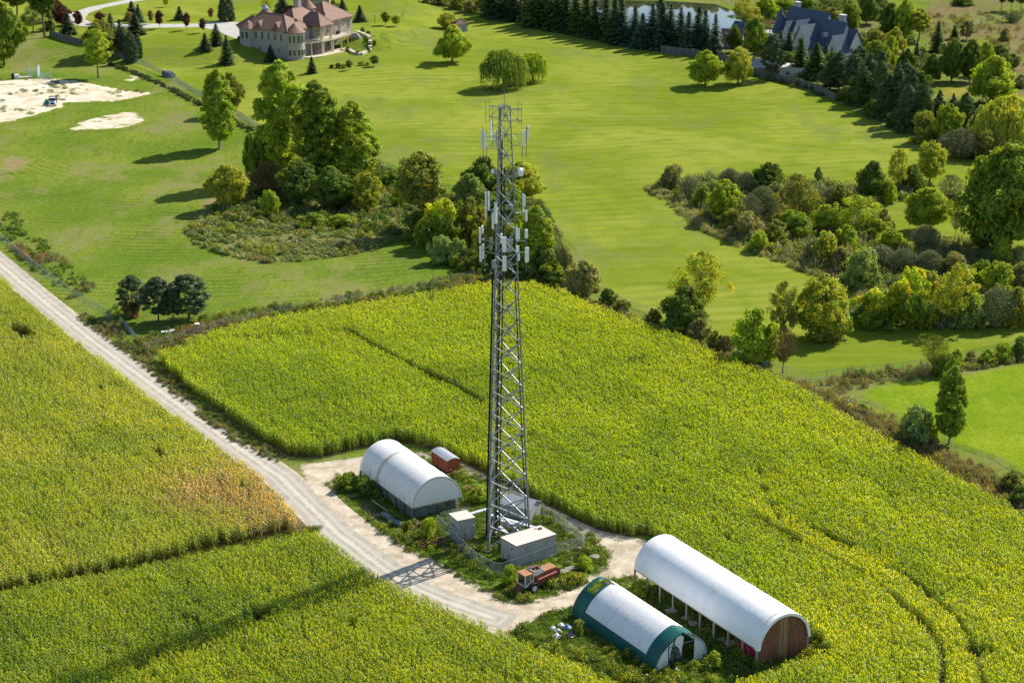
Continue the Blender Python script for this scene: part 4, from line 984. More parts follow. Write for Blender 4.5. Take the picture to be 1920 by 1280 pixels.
def scatter(name, label, cat, key, P, rot, scl, tint):
    c, n = PC[key]; N = len(P)
    me = bpy.data.meshes.new(name); me.vertices.add(N); me.vertices.foreach_set('co', np.asarray(P, np.float32).ravel())
    a = me.attributes.new('rot', 'FLOAT_VECTOR', 'POINT'); r = np.zeros((N, 3), np.float32); r[:, 2] = rot; a.data.foreach_set('vector', r.ravel())
    a = me.attributes.new('scl', 'FLOAT_VECTOR', 'POINT'); a.data.foreach_set('vector', np.asarray(scl, np.float32).ravel())
    a = me.attributes.new('idx', 'INT', 'POINT'); a.data.foreach_set('value', RNG.integers(0, n, N).astype(np.int32))
    a = me.attributes.new('itint', 'FLOAT_COLOR', 'POINT'); t4 = np.ones((N, 4), np.float32); t4[:, :3] = tint; a.data.foreach_set('color', t4.ravel())
    o = obj(name, me); tag(o, label, cat, None, 'stuff')
    g = bpy.data.node_groups.new(name, 'GeometryNodeTree')
    g.interface.new_socket('Geometry', in_out='INPUT', socket_type='NodeSocketGeometry'); g.interface.new_socket('Geometry', in_out='OUTPUT', socket_type='NodeSocketGeometry')
    A = g.nodes.new; i = A('NodeGroupInput'); q = A('NodeGroupOutput'); ip = A('GeometryNodeInstanceOnPoints'); ci = A('GeometryNodeCollectionInfo')
    ci.inputs[0].default_value = c; ci.inputs[1].default_value = True; ci.inputs[2].default_value = True
    def attr(nm, ty):
        k = A('GeometryNodeInputNamedAttribute'); k.data_type = ty; k.inputs[0].default_value = nm; return k.outputs[0]
    g.links.new(i.outputs[0], ip.inputs['Points']); g.links.new(ci.outputs[0], ip.inputs['Instance'])
    ip.inputs['Pick Instance'].default_value = True
    g.links.new(attr('idx', 'INT'), ip.inputs['Instance Index'])
    e = A('FunctionNodeEulerToRotation'); g.links.new(attr('rot', 'FLOAT_VECTOR'), e.inputs[0]); g.links.new(e.outputs[0], ip.inputs['Rotation'])
    g.links.new(attr('scl', 'FLOAT_VECTOR'), ip.inputs['Scale']); g.links.new(ip.outputs[0], q.inputs[0])
    m = o.modifiers.new('scatter', 'NODES'); m.node_group = g
    return o

def corn_chunk(rng, L=1.1, step=.215):
    Vs = []; Ts = []; n = 0
    x = -L / 2
    while x < L / 2:
        H = rng.uniform(1.8, 2.55); bx = x + rng.normal() * .03; by = rng.normal() * .05; g = rng.uniform(.8, 1.2)
        def quad(a, b, c, d, col):
            Vs.extend((a, b, c, d)); Ts.extend((col,) * 4)
        lx, ly = rng.normal() * .08, rng.normal() * .08
        for k in (0, 1):
            w = .022; dx, dy = (w, 0) if k else (0, w)
            quad((bx - dx, by - dy, 0), (bx + dx, by + dy, 0), (bx + lx + dx * .5, by + ly + dy * .5, H), (bx + lx - dx * .5, by + ly - dy * .5, H), (.75 * g, .8 * g, .6 * g))
        pl = rng.uniform(0, 6.28)
        for j in range(10):
            z = .35 + (H - .45) * j / 9; a = pl + (j % 2) * math.pi + rng.normal() * .35; Ll = rng.uniform(.48, .76) * (1 if 1 < j < 8 else .62); w = .044
            c0, s0 = math.cos(a), math.sin(a); px, py = -s0 * w, c0 * w; ox, oy = bx + lx * z / H, by + ly * z / H
            up = rng.uniform(.18, .42) if j > 5 else rng.uniform(.1, .25); dr = rng.uniform(.15, .45)
            p = [(0, 0), (.38 * Ll, up), (.72 * Ll, up * .9 - .02), (Ll, up - dr)]
            dry = 1 if z > .8 else 0; tw = rng.normal() * .5
            base = np.array((1.0, 1.0, 1.0)) * g * rng.uniform(.75, 1.25)
            if not dry: base = base * np.array((1.15, .85, .7))
            base = base * (1 + np.array((.25, .08, 0)) * rng.normal())
            for m in range(3):
                (r0, z0), (r1, z1) = p[m], p[m + 1]; w0 = (.7, 1, .8)[m]; w1 = (1, .8, .08)[m]; t0, t1 = tw * m / 3, tw * (m + 1) / 3
                quad((ox + c0 * r0 - px * w0, oy + s0 * r0 - py * w0, z + z0 - t0 * w), (ox + c0 * r0 + px * w0, oy + s0 * r0 + py * w0, z + z0 + t0 * w),
                     (ox + c0 * r1 + px * w1, oy + s0 * r1 + py * w1, z + z1 + t1 * w), (ox + c0 * r1 - px * w1, oy + s0 * r1 - py * w1, z + z1 - t1 * w), tuple(base))
        for j in range(4):
            a = rng.uniform(0, 6.28); q = rng.uniform(.03, .13); h = rng.uniform(.2, .34); w = .014
            tx, ty = bx + lx, by + ly
            quad((tx - w, ty, H - .05), (tx + w, ty, H - .05), (tx + q * math.cos(a) + w, ty + q * math.sin(a), H + h), (tx + q * math.cos(a) - w, ty + q * math.sin(a), H + h), (2.0 * g, 1.45 * g, 1.6 * g))
        x += step * rng.uniform(.85, 1.2)
    V = np.array(Vs); return mesh_from('corn', V, np.arange(len(V)).reshape(-1, 4), np.clip(np.array(Ts), .02, 4))
stock('corn_row', [corn_chunk(np.random.default_rng(300 + i)) for i in range(14)], leaf_mat('corn_leaves', .5, False, yellow=(1.12, 1.16, .3), gloss=.05, grough=.42, base=(1.87, 1.99, .52)))

def corn(name, poly, ang, label, tintf, gapf, seed, h=1.0):
    rng = np.random.default_rng(seed); P = np.array(poly); c, s = math.cos(ang), math.sin(ang)
    u = P @ (c, s); v = P @ (-s, c)
    U, Vv = np.meshgrid(np.arange(u.min(), u.max(), 1.06), np.arange(v.min(), v.max(), .76)); U = U + (np.arange(U.shape[0]) * .737 % 1.06)[:, None]
    U = U.ravel(); Vv = Vv.ravel(); X = U * c - Vv * s; Y = U * s + Vv * c
    # keep what the picture can show, with a margin
    d = Y * CP + CAM_H * SP; sx = 960 + FPX * X / d; k = inside(poly, X, Y) & (sx > -140) & (sx < 2060) & (Y > 214); X, Y, U, Vv = X[k], Y[k], U[k], Vv[k]
    k = gapf(X, Y, rng); X, Y, U, Vv = X[k], Y[k], U[k], Vv[k]; n = len(X)
    rowf = 1 + .34 * (NZ2(np.round(Vv / .76) * 7.31, U * .05, 1.0) - .5)
    hh = h * (.86 + .14 * NZ(X, Y, 11) + .07 * NZ2(X, Y, 3)) * rng.uniform(.95, 1.05, n)
    sc = np.stack([np.ones(n) * 1.02, np.ones(n), hh], 1)
    rot = ang + rng.choice([0, math.pi], n) + rng.normal(0, .05, n)
    return scatter(name, label, 'corn', 'corn_row', np.stack([X + rng.normal(0, .05, n), Y + rng.normal(0, .05, n), np.full(n, .04)], 1), rot, sc, tintf(X, Y, rng) * rowf[:, None])

ROW = math.radians(123.0)
LANE = P22([(648, 628), (905, 762)], 1.0)
HEAD = P22([(300, 668), (420, 642), (660, 628)], 1.0)
CURVE = P22([(1430, 955), (1560, 1025), (1640, 1068), (1700, 1105), (1760, 1158), (1800, 1215), (1806, 1285)], 2.0)
def mixt(a, b, f): return a[None] * (1 - f[:, None]) + b[None] * f[:, None]
G0, G1, Y1 = np.array((.122, .176, .015)), np.array((.170, .215, .016)), np.array((.222, .246, .018))
def t1(X, Y, rng):
    n = NZ(X, Y, 22) * .6 + NZ2(X, Y, 6) * .4; t = mixt(G0, G1, sstep((n - .3) / .4))
    edge = np.exp(-dist_to(F1, X, Y, True) / 5.5) * .75
    right = sstep((X - 28) / 26) * sstep((300 - Y) / 50) * .55
    back = sstep((Y - 330) / 60) * .25
    cu = np.exp(-(dist_to(CURVE, X, Y) / 1.8) ** 2) * 1.25
    y = np.clip(edge * NZ2(X, Y, 5) * 1.3 + right * (.4 + NZ(X, Y, 4)) + back + cu + .25 * sstep((NZ2(X, Y, 15) - .55) / .25), 0, 1)
    t = t * (1 - y[:, None]) + Y1[None] * y[:, None]
    return t * rng.uniform(.92, 1.08, (len(X), 1))
def g1(X, Y, rng):
    k = dist_to(LANE, X, Y) > .85
    k &= ~((dist_to(HEAD, X, Y) < .7) & (NZ(X, Y, 6) > .42))
    dc = dist_to(CURVE, X, Y); k &= ~((np.abs(dc - 2.4) < .55) & (NZ2(X, Y, 5) > .36))
    hole = ground_at(1828, 1222, 1.5); k &= (np.hypot((X - hole[0]) / 1.5, Y - hole[1]) > 1.6)
    k &= ~(NZ2(X, Y, 3.2) + .3 * NZ(X, Y, 19) > 1.17)
    return k & (rng.random(len(X)) > .03)
corn('corn_field', F1, ROW, 'large green corn field behind and right of the tower', t1, g1, 21)
BR = P22([(430, 905), (520, 935), (585, 960)], 2.0)
def t2(X, Y, rng):
    n = NZ(X, Y, 16) * .5 + NZ2(X, Y, 5) * .5; a, b = np.array((.156, .190, .036)), np.array((.236, .240, .095))
    across = NZ(X * math.cos(ROW) * .15 + Y * math.sin(ROW) * .15, -X * math.sin(ROW) + Y * math.cos(ROW), 5.0)
    t = mixt(a, b, np.clip(sstep((n - .3) / .4) * .55 + across * .45, 0, 1))
    br = np.clip(np.exp(-(dist_to(BR, X, Y) / 9.0) ** 2) * 1.5 * (.35 + NZ2(X, Y, 3.5)) , 0, 1)
    t = t * (1 - br[:, None]) + np.array((.262, .20, .34))[None] * br[:, None]
    e = np.exp(-dist_to(RW, X, Y) / 5) * .5 * NZ(X, Y, 3); t = t * (1 - e[:, None]) + np.array((.34, .33, .02))[None] * e[:, None]
    return t * rng.uniform(.92, 1.08, (len(X), 1))
def g2(X, Y, rng):
    u = X * math.cos(ROW) + Y * math.sin(ROW); v = -X * math.sin(ROW) + Y * math.cos(ROW)
    return (dist_to(RW, X, Y) > 7.3) & ~(NZ2(u * .22, v, 2.2) + .3 * NZ(X, Y, 19) > 1.10) & (rng.random(len(X)) > .04)
corn('corn_field', F2, math.radians(121.0), 'yellowing corn field with a brown corner left of the farm road', t2, g2, 22, .93)
def t3(X, Y, rng):
    n = NZ(X, Y, 14) * .5 + NZ2(X, Y, 5) * .5; t = mixt(np.array((.120, .165, .026)), np.array((.175, .205, .034)), sstep((n - .3) / .4))
    y = np.clip(np.exp(-dist_to(RW, X, Y) / 6) * .8 * NZ2(X, Y, 4) * 1.4 + .4 * sstep((X + 12) / 25) + .25 * sstep((NZ(X, Y, 11) - .55) / .25), 0, .9)
    t = t * (1 - y[:, None]) + np.array((.225, .245, .022))[None] * y[:, None]
    return t * rng.uniform(.92, 1.08, (len(X), 1))
corn('corn_field', F3, math.radians(123.0), 'dark green corn field in front of the farm road', t3, g1 if False else (lambda X, Y, rng: (dist_to(RW, X, Y) > 6.9) & ~(NZ2(X, Y, 3.0) + .3 * NZ(X, Y, 15) > 1.14) & (rng.random(len(X)) > .04)), 23, 1.03)

# weeds
def weed_clump(rng, Wd, H, n, ln, wd, upb, top=None, topn=0, tops=.05):
    a = rng.uniform(0, 6.283, n); q = rng.random(n) ** .6; r = Wd / 2 * q; z = rng.random(n) ** .8 * H * (1 - .5 * q * q)
    P = np.stack([r * np.cos(a), r * np.sin(a), z + .03], 1); Nn = np.stack([np.cos(a), np.sin(a), np.full(n, .5)], 1) + rng.normal(size=(n, 3)) * .6
    U = np.stack([np.cos(a) * q, np.sin(a) * q, np.full(n, upb)], 1)
    V, F = cards(P, Nn, ln * rng.uniform(.6, 1.4, n), wd * rng.uniform(.7, 1.3, n), rng, U * 2)
    T = tints(n, rng, None, .2)
    if topn:
        a = rng.uniform(0, 6.283, topn); r = Wd / 2 * rng.random(topn) ** .5
        P2 = np.stack([r * np.cos(a), r * np.sin(a), H * (1 - .45 * (r / Wd * 2) ** 2) * rng.uniform(.85, 1.12, topn)], 1)
        V2, F2_ = cards(P2, rng.normal(size=(topn, 3)) + np.array((0, 0, 1)), tops * 1.4, tops, rng); V = np.concatenate([V, V2]); F = np.concatenate([F, F2_ + 4 * n])
        T = np.concatenate([T, np.repeat(np.array(top)[None] * rng.uniform(.8, 1.2, (topn, 1)), 4, 0)])
    V[:, 2] = np.maximum(V[:, 2], .0)
    return mesh_from('weed', V, F, np.clip(T, .02, 8))
WM = leaf_mat('weed_leaves', .4, False, yellow=(1.15, 1.15, .55), gloss=.03, base=(1.3, 1.35, 1.05))
stock('weed_green', [weed_clump(np.random.default_rng(400 + i), 1.3, .75, 85, .16, .07, .7) for i in range(4)], WM)
stock('weed_gold', [weed_clump(np.random.default_rng(410 + i), 1.3, 1.05, 90, .17, .055, 1.2, (3.2, 2.2, .3), 24, .055) for i in range(4)], WM)
stock('weed_dry', [weed_clump(np.random.default_rng(420 + i), 1.2, .8, 80, .26, .03, 1.8) for i in range(4)], WM)
stock('weed_white', [weed_clump(np.random.default_rng(430 + i), 1.3, .85, 80, .16, .06, 1.0, (4.2, 3.2, 7.0), 26, .075) for i in range(4)], WM)
stock('grass_tuft', [weed_clump(np.random.default_rng(440 + i), 1.2, .3, 60, .16, .035, 1.2) for i in range(4)], WM)

def pts_in(poly, dens, rng, mask=None):
    P = np.array(poly); a, b = P.min(0), P.max(0); n = int((b[0] - a[0]) * (b[1] - a[1]) * dens)
    X = rng.uniform(a[0], b[0], n); Y = rng.uniform(a[1], b[1], n); k = inside(poly, X, Y)
    X, Y = X[k], Y[k]
    if mask is not None: k = mask(X, Y); X, Y = X[k], Y[k]
    return X, Y
WTINT = dict(weed_green=(.120, .160, .030), weed_gold=(.135, .175, .028), weed_dry=(.22, .19, .105), weed_white=(.10, .14, .045), grass_tuft=(.115, .165, .022))
def weeds(label, poly, key, dens, seed, mask=None, s=(.6, 1.25), tint=None, name=None):
    rng = np.random.default_rng(seed); X, Y = pts_in(poly, dens, rng, mask); n = len(X)
    if n == 0: return
    k = rng.uniform(s[0], s[1], n) * (.7 + .6 * NZ(X, Y, 4)); c = np.array(tint or WTINT[key]) * rng.uniform(.7, 1.3, (n, 1)) * (1 + rng.normal(0, .14, (n, 1)) * np.array((1, .3, -.3)))
    scatter(name or dict(weed_green='weeds', weed_gold='goldenrod_weeds', weed_dry='dry_grass', weed_white='flowering_weeds', grass_tuft='grass')[key], label, 'grass' if key in ('grass_tuft', 'weed_dry') else 'weeds', key,
            np.stack([X, Y, terrain(X, Y)], 1), rng.uniform(0, 6.283, n), np.stack([k, k, k * rng.uniform(.8, 1.25, n)], 1), np.clip(c, .01, 1))
# ------------------------------------------------------------------ where the weeds grow
weeds('tall mixed weeds on the tower yard island', ISLAND, 'weed_green', .55, 31, lambda X, Y: NZ(X, Y, 5) > .5)
weeds('yellow goldenrod on the tower yard island', ISLAND, 'weed_gold', .5, 32, lambda X, Y: (NZ2(X, Y, 6) > .56))
weeds('short grass on the tower yard island', ISLAND, 'grass_tuft', 2.2, 33)
weeds('weeds between the two lower hoop barns', GAP, 'weed_green', .8, 34, lambda X, Y: NZ(X, Y, 5) > .34)
weeds('goldenrod between the two lower hoop barns', GAP, 'weed_gold', .5, 35, lambda X, Y: NZ2(X, Y, 5) > .54)
weeds('short grass round the two lower hoop barns', GAP, 'grass_tuft', 2.5, 36)
VER = strip_poly(world_poly([(160, 590), (285, 676), (330, 718), (400, 776), (470, 826), (545, 862)]), .6, 2.6)
weeds('dark weeds on the verge between road and big corn field', VER, 'weed_green', 1.5, 37, lambda X, Y: NZ(X, Y, 4) > .3, s=(.35, .75), tint=(.105, .125, .03))
weeds('dry grass on the verge between road and big corn field', VER, 'weed_dry', 1.2, 38, s=(.35, .8))
WEED = world_poly([(345, 432), (400, 400), (470, 404), (560, 418), (680, 424), (745, 450), (700, 472), (600, 487), (500, 494), (420, 478), (368, 462)])
weeds('green weeds in the half ring below the grove', WEED, 'weed_green', .6, 39, lambda X, Y: NZ(X, Y, 6) > .35, s=(.55, 1.1), tint=(.15, .185, .04))
weeds('whitish flowering weeds below the grove', WEED, 'weed_white', .55, 40, lambda X, Y: NZ2(X, Y, 5) > .42, s=(.6, 1.1))
weeds('goldenrod below the grove', WEED, 'weed_gold', .22, 41, lambda X, Y: NZ(X, Y, 7) > .5, s=(.8, 1.4))
weeds('dry brown grass below the grove', WEED, 'weed_dry', .8, 42, lambda X, Y: NZ2(X, Y, 8) > .45, s=(.6, 1.1))
GROVE = world_poly([(395, 395), (430, 372), (470, 330), (480, 270), (560, 300), (720, 310), (760, 340), (800, 360), (880, 375), (1010, 380), (1040, 425), (1060, 480), (1000, 520), (880, 512), (800, 460), (740, 448), (640, 425), (520, 420), (440, 418)])
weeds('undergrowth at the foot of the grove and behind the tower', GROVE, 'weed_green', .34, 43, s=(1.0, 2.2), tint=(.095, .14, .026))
weeds('dry undergrowth at the foot of the grove', GROVE, 'weed_dry', .16, 44, s=(1.0, 2.0))
weeds('weeds along the fence between corn and lawn', HEDGE, 'weed_green', .5, 45, lambda X, Y: (NZ(X, Y, 7) > .35) & ((X < 35) | (NZ2(X, Y, 6) > .62)), s=(.7, 1.5), tint=(.12, .15, .03))
weeds('dry brown grass along the fence between corn and lawn', HEDGE, 'weed_dry', .7, 46, lambda X, Y: (NZ2(X, Y, 9) > .42) | (X > 35), s=(.9, 1.7), tint=(.20, .17, .095))
weeds('goldenrod along the fence between corn and lawn', HEDGE, 'weed_gold', .16, 47, lambda X, Y: NZ(X, Y, 5) > .55, s=(.8, 1.4))
weeds('weeds filling the thicket', THICK, 'weed_green', .26, 48, s=(1.0, 2.4), tint=(.155, .18, .045))
weeds('grey brown undergrowth filling the thicket', THICK, 'weed_dry', .24, 49, s=(1.2, 2.6), tint=(.20, .19, .115))
STRIP = strip_poly(world_poly([(1226, 350), (1262, 372), (1300, 400), (1330, 425), (1400, 458), (1480, 488), (1560, 518), (1600, 540)]), .5, 3.2)
weeds('tan tall grass strip along the thicket edge', STRIP, 'weed_dry', 1.5, 50, s=(.9, 1.5), tint=(.27, .25, .13))
DITCH = world_poly([(-20, 400), (10, 385), (90, 460), (180, 540), (230, 590), (270, 640), (250, 655), (190, 622), (110, 545), (0, 455)])
weeds('rank weeds along the left chain link fence', DITCH, 'weed_green', .4, 51, lambda X, Y: NZ(X, Y, 6) > .4, s=(.6, 1.3), tint=(.11, .165, .026))
weeds('brown dead weeds along the left chain link fence', DITCH, 'weed_dry', .4, 52, lambda X, Y: NZ2(X, Y, 7) > .55, s=(.9, 1.7), tint=(.20, .155, .095))
BACKV = world_poly([(250, 640), (330, 612), (420, 590), (560, 568), (700, 548), (800, 530), (890, 516), (900, 540), (800, 556), (560, 592), (420, 616), (300, 655), (262, 660)])
weeds('weeds on the strip behind the big corn field', BACKV, 'weed_green', .5, 53, lambda X, Y: NZ(X, Y, 6) > .42, s=(.7, 1.5))
weeds('dry grass on the strip behind the big corn field', BACKV, 'weed_dry', .35, 54, lambda X, Y: NZ2(X, Y, 8) > .5, s=(.7, 1.3), tint=(.19, .15, .07))
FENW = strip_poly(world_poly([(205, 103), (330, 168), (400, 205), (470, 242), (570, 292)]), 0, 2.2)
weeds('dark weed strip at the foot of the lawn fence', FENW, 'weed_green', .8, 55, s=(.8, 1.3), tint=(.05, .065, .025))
weeds('sparse tufts on the sand', world_poly([(0, 150), (200, 160), (290, 172), (110, 200), (0, 235)]), 'grass_tuft', .10, 56, lambda X, Y: NZ(X, Y, 9) > .5, s=(.8, 1.8), tint=(.11, .13, .03))
if 0: weeds('clumps of weeds on the rough meadow', world_poly([(60, 250), (380, 280), (400, 400), (340, 440), (420, 500), (880, 520), (400, 590), (230, 560), (60, 430)]), 'weed_green', .014, 57, lambda X, Y: NZ(X, Y, 11) > .58, s=(.6, 1.5), tint=(.08, .11, .03))
F23 = world_poly([(604, 980), (596, 998), (520, 1014), (400, 1042), (250, 1080), (0, 1126), (0, 1108), (250, 1062), (400, 1027), (520, 1000)])
weeds('grass in the lane between the two left corn fields', F23, 'grass_tuft', 2.5, 58, s=(.8, 1.5), tint=(.14, .15, .03))
weeds('brown scrub on the far meadow', world_poly([(1700, 30), (1930, 20), (1930, 130), (1830, 110), (1740, 90)]), 'weed_dry', .05, 59, s=(1, 2.2), tint=(.15, .12, .06))
weeds('brown reeds at the right corn edge', world_poly([(1600, 790), (1660, 775), (1800, 850), (1900, 900), (1930, 935), (1930, 965), (1760, 880), (1660, 825)]), 'weed_dry', .9, 60, s=(.9, 1.6), tint=(.20, .145, .085))
WOODS = world_poly([(1420, 120), (1560, 180), (1720, 262), (1830, 300), (1930, 330), (1930, 190), (1840, 196), (1730, 195), (1720, 150), (1840, 150), (1900, 140), (1900, 120), (1740, 110), (1700, 60), (1640, -20), (1430, -20), (1400, 60)])
weeds('undergrowth under the woods round the gabled house', WOODS, 'weed_green', .07, 62, lambda X, Y: NZ(X, Y, 14) > .35, s=(1.6, 3.6), tint=(.09, .115, .03))
weeds('undergrowth along the pine wall', world_poly([(1400, 140), (1560, 190), (1720, 262), (1830, 300), (1930, 335), (1930, 250), (1800, 215), (1700, 220), (1560, 170)]), 'weed_green', .12, 61, s=(1.2, 2.4), tint=(.06, .085, .025))
# ------------------------------------------------------------------ the lattice tower
MAT['galv'] = plain('galvanised_steel', (.33, .35, .37), .42, .3, .22, 1.2, (.18, .16, .14), .3)
MAT['galv_leg'] = plain('weathered_shaded_steel', (.20, .225, .25), .4, .35, .2, 1.2, (.13, .13, .13), .3)  # same steel as the sunlit diagonals, darkened to paint in the legs' shade
MAT['galv_dull'] = plain('dull_galvanised_steel', (.17, .185, .20), .55, .35, .25, 1.5, (.10, .09, .08), .4)
MAT['cable'] = plain('black_coax_cable', (.018, .018, .020), .5, 0, .3, 3)
MAT['radome'] = plain('pale_grey_radome', (.84, .86, .87), .45, 0, .06, 1.0, (.42, .42, .41), .3)
MAT['radio'] = plain('grey_radio_housing', (.40, .43, .44), .5, .1, .15, 2.0)
MAT['concrete'] = plain('concrete', (.36, .34, .31), .9, 0, .2, 1.5, (.2, .19, .16), .4)
MAT['rust'] = plain('rusty_brown_steel', (.15, .075, .045), .8, .1, .4, 2.0, (.07, .04, .03), .5)
TA = np.array(ground_at(915, 1034)); TL = 6.5; TTH = math.radians(22)
TB = TA + TL * np.array((math.cos(TTH), math.sin(TTH))); TC = TA + TL * np.array((math.cos(TTH + math.pi / 3), math.sin(TTH + math.pi / 3)))
TM = (TA + TB + TC) / 3; TZ = 64.6; TOPK = 1.56 / TL
tower = thing('lattice_tower', 'tall galvanised lattice phone mast with many antennas in a fenced yard', 'tower', (TM[0], TM[1], 0))
def leg_at(i, z):
    p = (TA, TB, TC)[i]; k = 1 + (TOPK - 1) * z / TZ; q = TM + (p - TM) * k; return Vector((q[0], q[1], z))
for i in range(3):
    m = MB(); zz = np.linspace(.35, TZ, 12)
    for a, b in zip(zz, zz[1:]): m.tube(leg_at(i, a), leg_at(i, b), .15 - .075 * a / TZ, .15 - .075 * b / TZ, 8)
    for a in zz[1:-1]: m.tube(leg_at(i, a - .06), leg_at(i, a + .06), .24 - .1 * a / TZ, None, 8)
    m.build('leg', MAT['galv_leg'], tower, world=True)
    f = MB(); p = leg_at(i, 0); f.tube((p.x, p.y, -.3), (p.x, p.y, .28), .62, .62, 14); f.tube((p.x, p.y, .28), (p.x, p.y, .36), .34, .34, 8); f.build('footing', MAT['concrete'], tower, world=True)
NP = 20; zs = [0.5 + (TZ - .5) * (1 - (1 - k / NP) ** 1.08) for k in range(NP + 1)]
for k in range(NP):
    for i in range(3):
        j = (i + 1) % 3; r = .115 - .045 * k / NP
        for (a, b) in ((i, j), (j, i)):
            d = MB(); p, q = leg_at(a, zs[k]), leg_at(b, zs[k + 1]); d.tube(p, q, r, r, 4); d.build('diagonal_brace', MAT['galv'], tower, world=True)
        if k % 2 == 0 or k > 15:
            h = MB(); zm = (zs[k] + zs[k + 1]) / 2
            h.tube(leg_at(i, zm), leg_at(j, zm), .06, .06, 4); h.build('horizontal_brace', MAT['galv_leg'], tower, world=True)
    g = MB()
    for i in range(3):
        j = (i + 1) % 3; zm = (zs[k] + zs[k + 1]) / 2; c = (leg_at(i, zm) + leg_at(j, zm)) / 2; g.box(c, (.34, .34, .03), 0); g.box(c, (.05, .3, .34), math.atan2((leg_at(j, zm) - leg_at(i, zm)).y, (leg_at(j, zm) - leg_at(i, zm)).x))
    g.build('gusset_plates', MAT['galv_dull'], tower, world=True)
# coax runs and climbing ladder
def cable_run(i, dx, dy, z1, n, pitch, ang, nm='coax_run', m=None):
    b = MB()
    for c in range(n):
        o = Vector((dx + (c - (n - 1) / 2) * pitch * math.cos(ang), dy + (c - (n - 1) / 2) * pitch * math.sin(ang), 0)); zz = np.linspace(.8 if i != 0 else 2.6, z1 - (c % 3) * .9, 8)
        for p, q in zip(zz, zz[1:]): b.tube(leg_at(i, p) + o, leg_at(i, q) + o, .035, .035, 5, False)
    b.build(nm, m or MAT['cable'], tower, world=True)
cable_run(0, -.30, .06, 43, 4, .07, .4); cable_run(2, .22, -.45, 60, 11, .095, 1.42); cable_run(1, -.4, .3, 46, 3, .07, 2.4); cable_run(2, .62, -1.0, 56, 10, .095, 1.40, 'coax_run', plain('brown_cable_sheath', (.055, .045, .038), .6))  # both wide back-leg runs broadened and turned to thicken the tower's cast shadow
ld = MB()
for s in (-.2, .2):
    zz = np.linspace(2.5, 63, 14)
    for p, q in zip(zz, zz[1:]): ld.tube(leg_at(2, p) + Vector((.75 + s, -.35, 0)), leg_at(2, q) + Vector((.75 + s, -.35, 0)), .025, .025, 4, False)
for k in range(150):
    z = 2.6 + k * .4; a = leg_at(2, z) + Vector((.55, -.35, 0)); ld.tube(a, a + Vector((.4, 0, 0)), .014, .014, 4, False)
ld.build('climbing_ladder', MAT['galv_dull'], tower, world=True)
def tz(py, y): return height_to(TM[0], y, py)
def tx(px, y, z): return (px - 960) / FPX * (y * CP + (CAM_H - z) * SP)
def antenna(parent, px, y0, y1, dy, yaw, w, tilt=0.0, pole=(.5, .9)):
    """panel antenna with its pipe; yaw: the way it faces, degrees"""
    Y = TM[1] + dy; z1, z0 = tz(y0, Y), tz(y1, Y); zc = (z0 + z1) / 2; x = tx(px, Y, zc); a = math.radians(yaw); f = (math.cos(a), math.sin(a)); h = z1 - z0
    o = obj('panel_antenna', None, None, parent) if False else None
    m = MB(); m.box((0, 0, 0), (.17, w, h), 0); m.box((.085, 0, 0), (.06, w * .72, h * .97)); m.box((0, 0, -h / 2 - .03), (.1, w * .6, .06))
    c, s = math.cos(a), math.sin(a); q = parent.location
    V = []
    for (u, v, t) in m.v:
        u += t * tilt; V.append((x + u * c - v * s, Y + u * s + v * c, zc + t))
    m.v = V; m.build('panel_antenna', MAT['radome'], parent, world=True)
    p = MB(); bx, by = x - .2 * c, Y - .2 * s; p.tube((bx, by, z0 - pole[0]), (bx, by, z1 + pole[1] * .5), .048, .048, 6)
    for t in (.2, .8): p.box(((x + bx) / 2, (Y + by) / 2, z0 + h * t), (.2, .09, .09), a)
    p.build('mount_pipe', MAT['galv_dull'], parent, world=True)
    return Vector((bx, by, zc))
def mount(label, pts, zs2, leg):
    """sector frame: pipes from a leg out to the antennas"""
    o = bpy.data.objects.new('antenna_mount', None); COL.objects.link(o); o.parent = tower
    return o
def frame(o, leg, ends, zz, r=.05, knee=True):
    m = MB()
    for z in zz:
        a = leg_at(leg, z)
        m.tube(a, (ends[0][0], ends[0][1], z), r, r, 6)
        if len(ends) > 1: m.tube((ends[0][0], ends[0][1], z), (ends[1][0], ends[1][1], z), r, r, 6)
    if knee and len(zz) > 1: m.tube(leg_at(leg, zz[1]), (ends[0][0], ends[0][1], zz[0]), r * .8, r * .8, 5)
    m.build('support_frame', MAT['galv'], o, world=True)
def boxes(o, lst):
    for px, y0, y1, dy, w in lst:
        Y = TM[1] + dy; z1, z0 = tz(y0, Y), tz(y1, Y); zc = (z0 + z1) / 2; m = MB(); x = tx(px, Y, zc)
        m.box((x, Y, zc), (w, .25, (z1 - z0) * .95)); 
        for k in range(4): m.box((x + (k - 1.5) * w / 4.5, Y - .15, zc), (w * .08, .05, (z1 - z0) * .85))
        m.build('radio_unit', MAT['radio'], o, world=True)
def mnt(): return mount(None, None, None, 0)
def P3(px, py, dy):
    Y = TM[1] + dy; z = tz(py, Y); return (tx(px, Y, z), Y, z)
